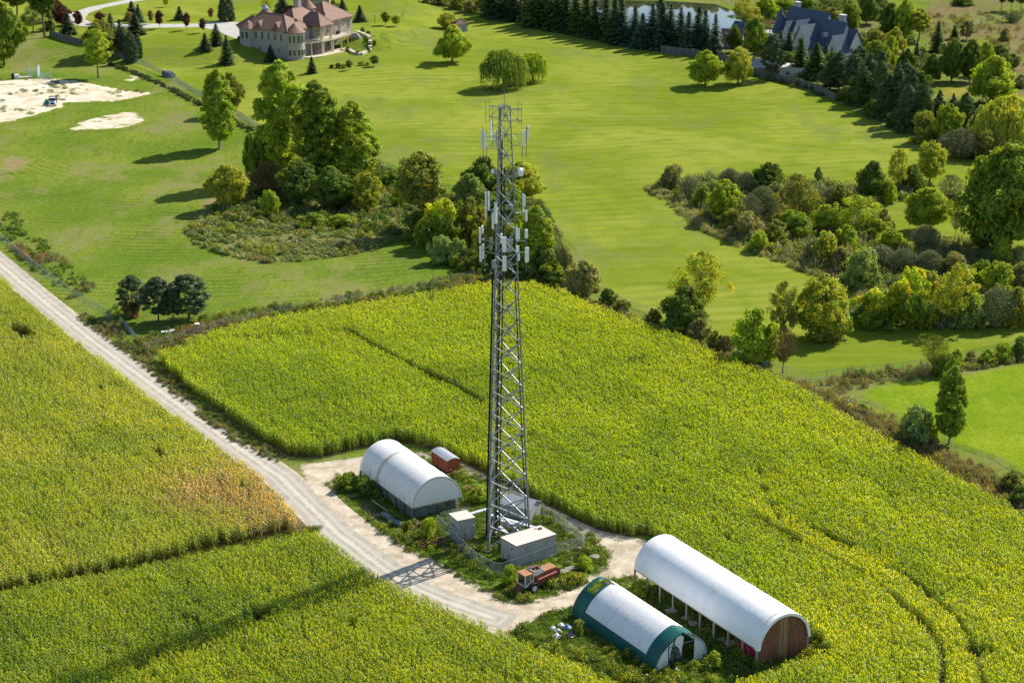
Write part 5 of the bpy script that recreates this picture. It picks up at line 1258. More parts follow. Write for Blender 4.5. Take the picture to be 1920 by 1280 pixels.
# top level: empty frames with whip pipes
def whips(o, lst):
    for px, y0, y1, dy in lst:
        a, b = P3(px, y0, dy), P3(px, y1, dy); m = MB(); m.tube((b[0], b[1], b[2]), (b[0], b[1], a[2]), .04, .032, 6); m.build('whip_pipe', MAT['galv_dull'], o, world=True)
o = mnt(); whips(o, [(911.2, 188, 232, -.3), (917.3, 184, 229, .9), (923.4, 199, 245, -1.1)])
zz = [P3(914, 222, 0)[2], P3(914, 201, 0)[2]]; frame(o, 0, [P3(917.3, 210, .9)[:2], P3(911.2, 210, -.3)[:2]], zz); frame(o, 2, [P3(917.3, 210, .9)[:2]], zz, knee=False)
o = mnt(); whips(o, [(971.5, 188, 233, .2), (978, 191, 236, -.8)])
zz = [P3(975, 225, 0)[2], P3(975, 204, 0)[2]]; frame(o, 1, [P3(971.5, 210, .2)[:2], P3(978, 210, -.8)[:2]], zz, .065); frame(o, 0, [P3(978, 210, -.8)[:2]], zz, .06, knee=False)
o = mnt(); whips(o, [(945.7, 160, 206, .3)])
m = MB(); 
for i in range(3): m.tube(leg_at(i, TZ - .05), leg_at((i + 1) % 3, TZ - .05), .07, .07, 5)
m.box((TM[0], TM[1], TZ - .02), (1.1, .8, .05), .4)
for k in range(7): m.tube((TM[0] - .7 + k * .22, TM[1] - .3 + (k % 3) * .3, TZ - .4), (TM[0] - .7 + k * .22, TM[1] - .3 + (k % 3) * .3, TZ + .25 + .2 * (k % 2)), .03, .03, 5)
m.build('top_platform', MAT['galv_dull'], tower, world=True)
# second level
o = mnt(); e1 = antenna(o, 903, 243, 278, .2, 195, .30, .0, (1.3, .6)); e2 = antenna(o, 910.3, 250, 277.5, -1.0, 225, .32, .0, (1.3, .6))
frame(o, 0, [e2[:2], e1[:2]], [P3(907, 277, -.4)[2], P3(907, 256, -.4)[2]])
o = mnt(); e1 = antenna(o, 921.5, 228, 261.5, 2.2, 150, .30, 0, (1.3, .5)); frame(o, 2, [e1[:2]], [P3(921, 258, 2)[2], P3(921, 236, 2)[2]])
e3 = antenna(o, 929.5, 247, 272, 1.5, 120, .26, 0, (.2, .5))
o = mnt(); e1 = antenna(o, 980.3, 244, 273, -.6, 285, .34, 0, (1.6, .5)); e2 = antenna(o, 989.5, 236.5, 263.5, .7, 20, .32, .07, (2.4, .3))
frame(o, 1, [e1[:2], e2[:2]], [P3(980, 273, 0)[2], P3(980, 251, 0)[2]])
# dishes
def dish(px, py, dy, yaw, R, shroud, leg=1, nm='microwave_dish'):
    c = Vector(P3(px, py, dy)); a = math.radians(yaw); d = Vector((math.cos(a), math.sin(a), 0)); m = MB(); n = 18
    u = Vector((-d.y, d.x, 0)); w = Vector((0, 0, 1)); V = []; F = []
    prof = [(.12, -.30), (R * .55, -.24), (R * .9, -.10), (R, 0.0), (R, shroud), (R * .7, shroud + .05), (.02, shroud + .07)]
    for r, t in prof:
        for i in range(n): V.append(c + d * t + u * (r * math.cos(6.28318 * i / n)) + w * (r * math.sin(6.28318 * i / n)))
    for k in range(len(prof) - 1):
        for i in range(n): F.append((k * n + i, k * n + (i + 1) % n, (k + 1) * n + (i + 1) % n, (k + 1) * n + i))
    m.add(V, F); o = m.build(nm, MAT['radome'], tower, world=True)
    b = MB(); b.tube(c - d * .3, leg_at(leg, c.z + .15), .055, .055, 6); b.tube(c - d * .32 - Vector((0, 0, .5)), c - d * .32 + Vector((0, 0, .5)), .06, .06, 6)
    b.box(c - d * .5 - w * .25, (.3, .3, .35), a); b.build('dish_bracket', MAT['radio'], o, world=True)
dish(974, 323, -.4, 20, .58, .42); dish(923.5, 322, .3, 190, .36, .12, 0); dish(925.2, 587, -.7, 262, .31, .10, 0)
o = mnt(); boxes(o, [(967, 328, 333, -.6, .3)])
# third level
o = mnt(); e1 = antenna(o, 911, 360.5, 408, .4, 200, .24, 0, (.4, .3)); e2 = antenna(o, 916.3, 359, 394, 1.2, 170, .2, 0, (.4, .3)); frame(o, 0, [e1[:2], e2[:2]], [P3(911, 392, .3)[2], P3(911, 370, .3)[2]])
o = mnt(); e1 = antenna(o, 929.5, 379, 419, -2.9, 255, .36, 0, (1, .2)); e2 = antenna(o, 924, 399, 429, -2.5, 230, .26, 0, (.3, 1.5)); frame(o, 0, [e1[:2], e2[:2]], [P3(929, 412, -2.8)[2], P3(929, 390, -2.8)[2]])
boxes(o, [(925.5, 391, 407, -2.3, .42), (934, 390, 398, -2.5, .3)])
o = mnt(); e1 = antenna(o, 981, 364, 398, .6, 330, .26, 0, (.3, .2)); e2 = antenna(o, 983.3, 366, 386, .2, 300, .24); e3 = antenna(o, 986.7, 394.5, 414.5, .5, 300, .3, 0, (.1, 2.0))
frame(o, 1, [e1[:2], e3[:2]], [P3(981, 398, .5)[2], P3(981, 376, .5)[2]], .045); boxes(o, [(952, 384, 392, -.8, .36), (958.5, 384, 392.5, -.9, .42)])
# fourth and fifth level, stacked panels
o = mnt(); e1 = antenna(o, 900, 427, 456, .3, 200, .34, 0, (.3, .1)); e2 = antenna(o, 904.6, 423, 437.5, .9, 170, .36, 0, (1.2, .1)); e3 = antenna(o, 901, 462, 490, .2, 205, .34, 0, (.5, .5)); e4 = antenna(o, 905.8, 458, 485, .8, 175, .30, 0, (1.2, .8))
frame(o, 0, [e3[:2], e4[:2]], [P3(903, 469, .4)[2], P3(903, 448.5, .4)[2]], .06); boxes(o, [(921, 445, 456, -.2, .46), (920.5, 459.5, 469, -.2, .42)])
o = mnt(); e1 = antenna(o, 945.5, 444.5, 472, -2.7, 268, .55, 0, (.4, .2)); e2 = antenna(o, 945.7, 480.5, 507.5, -2.7, 268, .55, 0, (.4, .6)); frame(o, 0, [e1[:2]], [P3(945, 482, -2.7)[2], P3(945, 460, -2.7)[2]], .06, False); frame(o, 1, [e2[:2]], [P3(945, 484, -2.7)[2]], .05, False)
antenna(o, 940, 438, 455, -.5, 160, .5, 0, (.2, .2)); boxes(o, [(953.5, 448, 458, -1.4, .42), (959, 447, 458, -1.3, .45), (952.5, 464, 473, -1.4, .4), (958, 463, 472, -1.3, .42), (926, 487, 503, -2.0, .6)])
o = mnt(); e1 = antenna(o, 970.8, 427.5, 449, -.3, 275, .58, 0, (.5, .1)); e2 = antenna(o, 987, 430.5, 446, -.2, 290, .42, 0, (1.2, .2)); e3 = antenna(o, 970.3, 461, 473, -.4, 275, .5, 0, (1.5, .2)); e4 = antenna(o, 988, 464, 491, -.3, 287, .56, 0, (1.4, 1.5)); antenna(o, 972.3, 476, 488, -.2, 300, .36, 0)
frame(o, 1, [e1[:2], e2[:2]], [P3(975, 474, -.3)[2], P3(975, 452.5, -.3)[2]], .08)
# ------------------------------------------------------------------ compound: shelters, cable bridges, fence
MAT['shelter'] = plain('grey_textured_panel', (.40, .385, .37), .8, 0, .12, 6.0, (.3, .28, .25), .3)
MAT['shelter_dark'] = plain('blue_grey_metal_wall', (.34, .37, .39), .55, .1, .12, 2.0, (.22, .22, .22), .3)
MAT['roof_white'] = plain('pale_roof_membrane', (.60, .545, .48), .75, 0, .08, 1.5, (.50, .44, .37), .35)
MAT['trim_red'] = plain('brown_red_trim', (.30, .15, .11), .6)
MAT['door'] = plain('grey_steel_door', (.45, .44, .42), .5, .1, .06)
MAT['vent'] = plain('pale_vent_metal', (.62, .62, .60), .45, .3, .1)
MAT['dark'] = plain('dark_recess', (.02, .02, .022), .7)
MAT['blue'] = plain('blue_sign_plastic', (.03, .22, .50), .4)
MAT['tray'] = plain('white_galvanised_tray', (.66, .68, .70), .45, .3, .1, 3)
MAT['wire'] = plain('chain_link_wire', (.40, .41, .42), .5, .5, .15, 4)
def corner_frame(c0, c1, c2, z):
    A, B, C = [np.array(ground_at(p[0], p[1], z)) for p in (c0, c1, c2)]
    return A, B, C
def shelter(label, origin, rz, L, D, Hh, name='equipment_shelter', wall='shelter', roof='roof_white', slope=0.0):
    """origin: near corner; +x runs along the long wall facing the viewer, +y into depth"""
    o = thing(name, label, 'shelter', (origin[0], origin[1], 0), rz)
    m = MB(); m.box((L / 2, D / 2, .12), (L + .3, D + .3, .24)); m.build('base_slab', MAT['concrete'], o)
    m = MB(); m.box((L / 2, D / 2, .24 + (Hh - .24) / 2), (L, D, Hh - .24)); m.build('wall', MAT[wall], o)
    r = MB(); n = len(r.v); r.box((L / 2, D / 2, Hh + .05), (L + .14, D + .14, .10)); r.build('roof', MAT[roof], o)
    t = MB()
    for c, s in (((L / 2, -.085, Hh + .03), (L + .2, .03, .12)), ((L / 2, D + .085, Hh + .03), (L + .2, .03, .12)), ((-.085, D / 2, Hh + .03), (.03, D + .14, .12)), ((L + .085, D / 2, Hh + .03), (.03, D + .14, .12))): t.box(c, s)
    t.build('roof_trim', MAT['trim_red'], o); return o
# large shelter
K = ground_at(560 + 1225 / 3, 780 + 732 / 3, 3.25)
big = shelter('long grey equipment shelter with pale flat roof below the tower', K, math.radians(36), 7.0, 3.75, 3.25)
for x in (2.0, 5.6):
    m = MB(); m.box((x, -.03, 2.35), (.62, .06, .42)); v = m.build('wall_vent', MAT['dark'], big)
    for dx in (-.16, .16):
        s = MB(); s.box((x + dx, -.07, 2.35), (.22, .05, .36))
        for k in range(4): s.box((x + dx, -.1, 2.23 + k * .08), (.2, .03, .03))
        s.build('louvre', MAT['vent'], v)
m = MB(); m.box((-.03, 1.0, 1.25), (.06, .95, 2.0)); d = m.build('door', MAT['door'], big); h = MB(); h.box((-.09, .65, 1.2), (.05, .06, .14)); h.build('handle', MAT['dark'], d)
m = MB(); m.box((-.16, 2.2, 1.1), (.3, .5, .8)); m.tube((-.12, 2.2, 1.5), (-.12, 2.2, 2.6), .04, .04, 6); m.build('meter_box', MAT['vent'], big)
m = MB(); m.box((-.12, .95, 2.55), (.2, .16, .12)); m.build('door_lamp', MAT['dark'], big)
m = MB(); m.box((7.25, 1.3, 1.3), (.5, .95, 1.9)); m.box((7.51, 1.3, 1.3), (.03, .7, 1.5)); m.build('air_conditioner', MAT['vent'], big)
m = MB(); m.box((6.2, 2.7, 3.45), (.5, .4, .18)); m.box((6.2, 2.7, 3.56), (.42, .32, .04)); m.build('roof_hatch', MAT['rust'], big)
m = MB(); m.box((5.7, 3.1, 3.39), (.3, .16, .1)); m.build('roof_box', MAT['dark'], big)
# small shelter
K2 = ground_at(560 + 895 / 3, 780 + 590 / 3, 3.5)
sm = shelter('small tall grey shelter with a blue round sign left of the tower', K2, math.radians(27), 2.75, 2.9, 3.5)
m = MB(); m.box((1.55, -.03, 1.22), (.95, .06, 2.0)); d = m.build('door', MAT['door'], sm); h = MB(); h.box((1.2, -.1, 1.2), (.07, .08, .2)); h.tube((1.2, -.1, 1.0), (1.2, -.05, 1.0), .07, .07, 8); h.build('handle', MAT['dark'], d)
m = MB(); m.box((1.75, -.075, 1.75), (.2, .03, .34)); m.box((1.75, -.075, 1.4), (.24, .03, .22)); m.build('notice', MAT['roof_white'], d)
m = MB(); m.tube((-.03, .55, 2.15), (-.06, .55, 2.15), .22, .22, 18); sg = m.build('round_sign', MAT['blue'], sm)
m = MB(); m.box((-.075, .55, 2.15), (.012, .07, .24)); m.box((-.075, .48, 2.2), (.012, .16, .06)); m.build('sign_mark', MAT['roof_white'], sg)
m = MB(); m.box((-.04, 1.5, 2.35), (.06, 1.1, .16)); m.build('wall_louvre', MAT['dark'], sm)
m = MB(); m.tube((.12, -.08, .2), (.12, -.08, 2.5), .035, .035, 6); m.tube((.12, -.08, 2.5), (1.0, -.08, 2.5), .035, .035, 6); m.build('conduit', MAT['vent'], sm)
m = MB(); m.box((2.55, -.1, 2.35), (.14, .14, .16)); m.build('door_lamp', MAT['roof_white'], sm)
# rear shelter with shallow ribbed pitched roof
K3 = ground_at(938, 968)
rs = thing('ribbed_roof_hut', 'blue grey hut with ribbed metal roof directly behind the tower', 'hut', (K3[0], K3[1], 0), math.radians(-28))
L, D, Hh = 5.0, 3.4, 2.2
m = MB(); m.box((L / 2, D / 2, Hh / 2), (L, D, Hh)); m.add([(0, 0, Hh), (0, D, Hh), (0, D / 2, Hh + .75)], [(0, 2, 1)]); m.add([(L, 0, Hh), (L, D, Hh), (L, D / 2, Hh + .75)], [(0, 1, 2)]); m.build('wall', MAT['shelter_dark'], rs)
r = MB()
for sgn in (0, 1):
    y0, y1 = (-.2, D / 2) if sgn == 0 else (D + .2, D / 2); z0 = Hh - .09
    r.add([(-.25, y0, z0), (L + .25, y0, z0), (L + .25, y1, Hh + .79), (-.25, y1, Hh + .79), (-.25, y0, z0 + .05), (L + .25, y0, z0 + .05), (L + .25, y1, Hh + .84), (-.25, y1, Hh + .84)], [(0, 1, 2, 3), (4, 5, 6, 7), (0, 1, 5, 4), (1, 2, 6, 5), (2, 3, 7, 6), (3, 0, 4, 7)])
r.build('roof', MAT['shelter_dark'], rs)
for k in range(12):
    x = .05 + k * (L - .1) / 11
    for sgn in (0, 1):
        y0 = -.2 if sgn == 0 else D + .2; q = MB(); q.tube((x, y0, Hh - .02), (x, D / 2, Hh + .86), .045, .045, 4); q.build('roof_rib', MAT['shelter_dark'], rs)
m = MB()
for k in range(2):
    for q in range(3): m.box((L - .9 + k * .42, -.05, 1.0 + q * .45), (.34, .08, .36))
m.build('wall_panel', MAT['roof_white'], rs)
# outdoor cabinets under the tower
for i, (px, py, lab) in enumerate([(947, 985, 'pale outdoor cabinet under the tower, nearer the left leg'), (966, 990, 'pale outdoor cabinet under the tower, nearer the long shelter')]):
    x, y = ground_at(px, py + 6); o = thing('equipment_cabinet', lab, 'cabinet', (x, y, 0), math.radians(30), 'cabinets under the tower')
    m = MB(); m.box((0, 0, .75), (1.1, .8, 1.3)); m.build('body', MAT['tray'], o); m = MB(); m.box((0, 0, 1.43), (1.2, .9, .06)); m.build('lid', MAT['tray'], o)
    m = MB(); m.box((-.26, -.42, .75), (.46, .04, 1.1)); m.build('door', MAT['vent'], o); m = MB(); m.box((.26, -.42, .75), (.46, .04, 1.1)); m.build('door', MAT['vent'], o); m = MB(); m.box((0, 0, .06), (1.3, 1.0, .12)); m.build('plinth', MAT['concrete'], o)
# cable bridges
def bridge(label, pts, z, w=.62):
    a = ground_at(*pts[0], z); b = ground_at(*pts[1], z); d = Vector((b[0] - a[0], b[1] - a[1], 0)); Lb = d.length; o = thing('cable_bridge', label, 'cable bridge', (a[0], a[1], 0), math.atan2(d.y, d.x), 'cable bridges in the compound')
    n = max(2, int(Lb / 1.25))
    for k in range(n):
        m = MB(); m.box(((k + .5) * Lb / n, 0, z), (Lb / n - .08, w, .05)); m.box(((k + .5) * Lb / n, w / 2, z - .05), (Lb / n - .08, .04, .14)); m.box(((k + .5) * Lb / n, -w / 2, z - .05), (Lb / n - .08, .04, .14)); m.build('tray_panel', MAT['tray'], o)
    for k in range(0, n + 1, 2):
        for s in (-1, 1):
            m = MB(); x = min(max(k * Lb / n, .1), Lb - .1); m.tube((x, s * (w / 2 + .06), 0), (x, s * (w / 2 + .06), z + .35), .04, .04, 6); m.build('post', MAT['galv_dull'], o)
        m = MB(); m.tube((x, -w / 2 - .06, z - .12), (x, w / 2 + .06, z - .12), .035, .035, 5); m.build('crossbar', MAT['galv_dull'], o)
    m = MB()
    for k in range(5): m.tube((0, -.2 + k * .1, z - .13), (Lb, -.2 + k * .1, z - .13), .03, .03, 5)
    m.build('cables', MAT['cable'], o)
bridge('pale cable bridge from the small shelter to the tower', [(878, 963), (918, 952)], 2.35)
bridge('pale cable bridge from the tower towards the long shelter', [(920, 964), (1003, 988)], 2.35)
bridge('short pale cable bridge hanging over the cabinets', [(936, 985), (956, 1004)], 1.8, .5)
# chain link fences
def chain_fence(label, pts, h, post_d=3.0, name='chain_link_fence', mat='wire', rail=True, wire=.011, pitch=.32, group=None, gate=None, zoff=None):
    W_ = [np.array(ground_at(*p)) for p in pts] if not isinstance(pts[0], np.ndarray) else pts
    z0 = float(terrain(*W_[0])); o = thing(name, label, 'fence', (W_[0][0], W_[0][1], z0), 0, group); mesh = MB(); rails = MB(); posts = []
    for a, b in zip(W_, W_[1:]):
        Ls = np.hypot(*(b - a)); n = max(1, round(Ls / post_d))
        for k in range(n):
            p, q = a + (b - a) * k / n, a + (b - a) * (k + 1) / n; zp, zq = float(terrain(*p)), float(terrain(*q)); posts.append((p, zp))
            if rail: rails.tube((p[0], p[1], zp + h), (q[0], q[1], zq + h), .028, .028, 4, False)
            l = Ls / n; u = (q - p) / l; kk = int((l + h) / pitch)
            for i in range(kk):
                for sgn in (0, 1):
                    s0 = i * pitch - h; e0, e1 = max(s0, 0), min(s0 + h, l)
                    if e1 <= e0: continue
                    t0, t1 = e0 - s0, e1 - s0
                    if sgn: t0, t1 = h - t0, h - t1
                    A = p + u * e0; B = p + u * e1; zA = zp + (zq - zp) * e0 / l; zB = zp + (zq - zp) * e1 / l; nrm = np.array((-u[1], u[0])) * wire
                    mesh.add([(A[0] - nrm[0], A[1] - nrm[1], zA + t0 - wire), (B[0] - nrm[0], B[1] - nrm[1], zB + t1 - wire), (B[0] + nrm[0], B[1] + nrm[1], zB + t1 + wire), (A[0] + nrm[0], A[1] + nrm[1], zA + t0 + wire)], [(0, 1, 2, 3)])
    posts.append((W_[-1], float(terrain(*W_[-1]))))
    for p, zp in posts:
        m = MB(); m.tube((p[0], p[1], zp - .2), (p[0], p[1], zp + h + .05), .038, .038, 6); m.build('fence_post', MAT[mat], o, world=True)
    if rail: rails.build('top_rail', MAT[mat], o, world=True)
    w = mesh.build('wire_mesh', MAT[mat], o, world=True); w['kind'] = 'stuff'
    return o
MAT['greenwire'] = plain('green_coated_wire', (.10, .24, .14), .5, .1, .15, 3)
chain_fence('grey chain link fence round the tower compound', [(820, 988), (858, 1026), (893, 1060), (925, 1078), (940, 1080), (998, 1060), (1046, 1040), (1096, 1030), (1092, 1022), (1040, 982), (1000, 962)], 2.0, 2.6, wire=.0085, pitch=.3)
chain_fence('short chain link fence run beside the yellow flowering bush', [(826, 985), (848, 978), (880, 972)], 2.0, 2.0, pitch=.3)
# ------------------------------------------------------------------ hoop barns
def fabric(name, c, stain=0.0, trans=.22, wr=.25, wscale=1.2):
    m, t, N, L, b = new_mat(name); out = N['Material Output']; p = obj_pos(t)
    col = mixc(t, ramp(t, noise(t, .5, 4, .6, p), .3, .75), c, tuple(x * .93 for x in c))
    gr = noise(t, .8, 6, .7, obj_pos(t, (.9, .3, .3)), .6); col = mixc(t, ramp(t, gr, .50, .78, 0, .5), col, tuple(x * .74 for x in c[:2]) + (c[2] * .66,))
    if stain:
        s = t.nodes.new('ShaderNodeSeparateXYZ'); L.new(p, s.inputs[0])
        st = noise(t, 1.0, 5, .7, obj_pos(t, (3.2, .25, .28))); low = ramp(t, s.outputs[2], 2.2, 4.6, 1, 0)
        side = ramp(t, s.outputs[1], -1.6, -.9, 0, 1)
        k = math_n(t, 'MULTIPLY', math_n(t, 'MULTIPLY', low, side), ramp(t, st, .50, .66))
        col = mixc(t, math_n(t, 'MULTIPLY', k, stain), col, (.16, .165, .13))
        band = math_n(t, 'ABSOLUTE', math_n(t, 'SUBTRACT', s.outputs[0], 11.7)); nb = noise(t, 1.5, 5, .7, p)
        k2 = math_n(t, 'MULTIPLY', ramp(t, band, .1, .65, 1, 0), ramp(t, nb, .3, .62, .25, .9))
        col = mixc(t, k2, col, (.40, .37, .30))
    L.new(col, b.inputs['Base Color']); b.inputs['Roughness'].default_value = .55; b.inputs['Specular IOR Level'].default_value = .3
    bump(t, b, noise(t, wscale, 4, .6, obj_pos(t, (1, .5, .5)), 1.2), wr, .12)
    tr = N.new('ShaderNodeBsdfTranslucent'); L.new(col, tr.inputs[0]); x = N.new('ShaderNodeMixShader'); x.inputs[0].default_value = trans
    L.new(b.outputs[0], x.inputs[1]); L.new(tr.outputs[0], x.inputs[2]); L.new(x.outputs[0], out.inputs[0]); return m
MAT['fabA'] = fabric('weathered_white_fabric', (.84, .84, .83), .8, .14)
MAT['fabB'] = fabric('clean_white_fabric', (.92, .92, .92), 0, .04, .45, .9)
MAT['fabC'] = fabric('wrinkled_white_fabric', (.88, .89, .90), 0, .12, .5, 1.6)
MAT['fabG'] = fabric('dark_green_fabric', (.012, .115, .105), 0, .12, .3)
MAT['wood'] = plain('weathered_wood', (.23, .17, .12), .85, 0, .35, 2, (.1, .08, .06), .4, stretch=(1, 1, .25))
MAT['greywood'] = plain('grey_weathered_wood', (.40, .36, .30), .85, 0, .3, 2, (.2, .17, .14), .4, stretch=(1, 1, .25))
MAT['boardbrown'] = plain('brown_stained_boards', (.20, .080, .050), .8, 0, .3, 1.2, (.09, .05, .035), .4, stretch=(2, 2, .2))
MAT['boardtan'] = plain('tan_plywood_board', (.26, .17, .075), .8, 0, .25, 1.2, (.15, .09, .05), .4, stretch=(2, 2, .2))
MAT['boardside'] = plain('yellow_brown_side_boards', (.25, .165, .085), .85, 0, .25, 1.0, stretch=(.2, 1, 2))
MAT['panelgreen'] = plain('blue_green_wall_panel', (.115, .165, .155), .8, 0, .3, 1.2, (.06, .07, .06), .5)
MAT['bale'] = plain('grey_green_wrapped_bale', (.17, .21, .19), .55, 0, .25, 2, (.08, .08, .06), .4)
MAT['red'] = plain('faded_red_paint', (.33, .085, .05), .6, 0, .3, 2.0, (.16, .07, .045), .5)
MAT['redbright'] = plain('crimson_tarp', (.42, .02, .045), .5, 0, .2)
MAT['rustred'] = plain('rusted_red_machine_paint', (.22, .062, .038), .75, .1, .35, 2.5, (.13, .055, .03), .6)
MAT['orange_rust'] = plain('orange_rust_sheet', (.40, .19, .10), .8, .1, .25, 2.5, (.2, .09, .05), .4)
MAT['tin'] = plain('grey_tin_roof', (.38, .41, .43), .45, .3, .15, 2)
MAT['whitepaint'] = plain('chalky_white_paint', (.66, .65, .62), .6, 0, .12, 2, (.35, .3, .25), .4)
MAT['glass'] = plain('dark_green_glass', (.02, .04, .035), .08, 0, .1, 1, spec=.8)
MAT['rubber'] = plain('black_rubber', (.02, .02, .02), .8)
MAT['bag'] = plain('white_plastic_bag', (.72, .74, .76), .5, 0, .1, 2, (.4, .42, .42), .3)
MAT['bluebag'] = plain('blue_plastic', (.10, .20, .42), .5, 0, .2)
MAT['straw'] = plain('pale_straw', (.50, .40, .24), .95, 0, .25, 4)
LR = math.radians(120.5)
def arc(R, ze, n=24, a0=0.0, a1=math.pi, inset=0.0):
    """cross section from the near (left) eave over the top: (y, z); y runs to minus"""
    return [(-R + (R - inset) * math.cos(a0 + (a1 - a0) * i / n), ze + (R - inset) * math.sin(a0 + (a1 - a0) * i / n)) for i in range(n + 1)]
def shell(parent, x0, x1, prof, mat, sag=.045, nx=6, name='fabric_panel', thick=.02):
    m = MB(); n = len(prof); V = []; F = []
    cy = sum(p[0] for p in prof) / n; cz = min(p[1] for p in prof)
    for i in range(nx + 1):
        f = i / nx; s = 1 - sag * math.sin(math.pi * f) ** .7
        for (y, z) in prof:
            q = 1 if z - cz > .3 else (z - cz) / .3
            V.append((x0 + (x1 - x0) * f, cy + (y - cy) * (1 - (1 - s) * q), cz + (z - cz) * (1 - (1 - s) * q)))
    for i in range(nx):
        for j in range(n - 1): F.append((i * n + j, i * n + j + 1, (i + 1) * n + j + 1, (i + 1) * n + j))
    m.add(V, F); return m.build(name, mat, parent, smooth=True)
def hoop_rib(parent, x, prof, r=.05, mat='galv_dull', name='arch_rib'):
    m = MB(); m.path([(x, y, z) for y, z in prof], r, 5); return m.build(name, MAT[mat], parent)
# --- A: weathered white shelter
OA = ground_at(773.5, 976.5)
A = thing('hoop_barn', 'weathered white hoop barn with mouldy eave and closed upper end beside the road', 'barn', (OA[0], OA[1], 0), LR)
RA, ZA, LA, NBA = 4.2, 2.1, 17.6, 6
pa = arc(RA, ZA)
for k in range(NBA): shell(A, k * LA / NBA, (k + 1) * LA / NBA, pa, MAT['fabA'], .012)
for k in range(NBA + 1):
    hoop_rib(A, k * LA / NBA + (.02 if k == 0 else 0), arc(RA, ZA, inset=.22), .04)
    for y in (-.08, -2 * RA + .08):
        m = MB(); m.box((min(k * LA / NBA + .1, LA - .1), y, ZA / 2 - .1), (.2, .2, ZA + .2)); m.build('post', MAT['wood'], A)
m = MB(); m.add([(.01, y, z) for y, z in arc(RA, ZA, 24, inset=.02)], [tuple(range(25))]); m.build('end_fabric', MAT['fabA'], A)
for y in (-.05, -2 * RA + .05):
    m = MB(); m.box((LA / 2, y, ZA - .06), (LA + .1, .09, .16)); m.build('eave_rail', MAT['greywood'], A)
m = MB(); m.box((0, -RA, ZA - .06), (.09, 2 * RA, .14)); m.build('end_rail', MAT['greywood'], A)
for k in range(8):                                             # wall panels under the eave
    m = MB(); m.box((.7 + k * 1.5, -.35 - .04 * (k % 2), .82 + .05 * (k % 3)), (1.42, .07, 1.6)); m.build('wall_panel', MAT['panelgreen'], A)
for k in range(5):
    m = MB(); m.box((.3, -.8 - k * 1.32, .85 - .06 * (k % 2)), (.07, 1.24, 1.65)); m.build('wall_panel', MAT['panelgreen'], A)
for k in range(4):
    m = MB(); m.box((.12, -1.5 - k * 1.75, ZA / 2), (.12, .12, ZA)); m.build('stud', MAT['wood'], A)
m = MB(); m.box((.35, -6.3, 1.45), (.5, .9, .5)); m.build('crate_shelf', MAT['rust'], A)
def local(o, p):
    c, s = math.cos(o.rotation_euler[2]), math.sin(o.rotation_euler[2]); return (o.location[0] + p[0] * c - p[1] * s, o.location[1] + p[0] * s + p[1] * c, p[2])
def bale(label, pos, rz, r=.75, L=1.3, group=None, up=False):
    o = thing('wrapped_bale', label, 'bale', pos, rz, group); m = MB()
    if up: m.lathe((0, 0, 0), [(r * .93, 0), (r, .08), (r, L - .08), (r * .93, L), (.02, L + .02)], 16)
    else:
        V = []; F = []; pr = [(.02, -L / 2 - .02), (r * .93, -L / 2), (r, -L / 2 + .1), (r, L / 2 - .1), (r * .93, L / 2), (.02, L / 2 + .02)]
        for q, x in pr:
            for i in range(16): V.append((x, q * math.cos(i * .3927), r + q * math.sin(i * .3927)))
        for k in range(len(pr) - 1):
            for i in range(16): F.append((k * 16 + i, k * 16 + (i + 1) % 16, (k + 1) * 16 + (i + 1) % 16, (k + 1) * 16 + i))
        m.add(V, F)
    m.build('wrap', MAT['bale'], o, smooth=False); t = MB()
    for k in range(3):
        z = .25 + k * (L - .5) / 2
        if up: t.lathe((0, 0, z), [(r + .012, 0), (r + .012, .05)], 16)
        else: t.tube((-L / 2 + z, 0, r), (-L / 2 + z + .05, 0, r), r + .012, None, 16)
    t.build('twine', MAT['cable'], o); return o
for k, (x, y) in enumerate([(1.3, -7.6), (1.2, -3.4)]):
    bale(['grey green bale standing at the far post of the weathered barn end', 'grey green bale standing inside the middle of the weathered barn end'][k], local(A, (x, y, 0)), 0, .62, 1.5, up=True)
for k, (px, py, rz) in enumerate([(726, 973, 2.25), (742, 985, 2.45)]):
    x, y = ground_at(px, py); bale(['grey wrapped roll on the soil before the weathered barn, farther one', 'grey wrapped roll on the soil before the weathered barn, nearer the corner post'][k], (x, y, 0), rz, .45, 2.3)
x, y = ground_at(712, 952); o = thing('fallen_pole', 'long pale pole leaning on weeds beside the weathered barn', 'pole', (x, y, 0), 2.2)
m = MB(); m.tube((-2.2, 0, .25), (2.2, 0, .6), .09, .09, 8); m.build('pole_shaft', MAT['greywood'], o)
# --- B: long hoop barn with board end
OB = ground_at(1418, 1253)
B = thing('hoop_barn', 'long white hoop barn with brown board end wall at the lower right', 'barn', (OB[0], OB[1], 0), LR)
RB, ZB, LB, NBB = 4.15, 2.7, 28.0, 9
pb = arc(RB, ZB)
for k in range(NBB): shell(B, .5 + k * (LB - .5) / NBB, .5 + (k + 1) * (LB - .5) / NBB, pb, MAT['fabB'], .010)
shell(B, -.35, .5, arc(RB, ZB - .12, 24, -.02, math.pi + .02, -.06), MAT['fabB'], .0, 2, 'front_flap')
m = MB(); pi_, po_ = arc(RB, ZB - .1, 24, inset=.34), arc(RB, ZB - .1, 24, inset=-.05); V = [(-.34, y, z) for y, z in po_] + [(-.34, y, z) for y, z in pi_]
m.add(V, [(i, i + 1, 25 + i + 1, 25 + i) for i in range(24)]); m.build('arch_face', MAT['fabB'], B)
for k in range(NBB + 1):
    x = min(max(k * LB / NBB, .12), LB - .12); hoop_rib(B, x, arc(RB, ZB, inset=.22), .04)
    for y in (-.08, -2 * RB + .08):
        m = MB(); m.box((x, y, ZB / 2 - .1), (.22, .2, ZB + .2)); m.build('post', MAT['greywood'], B)
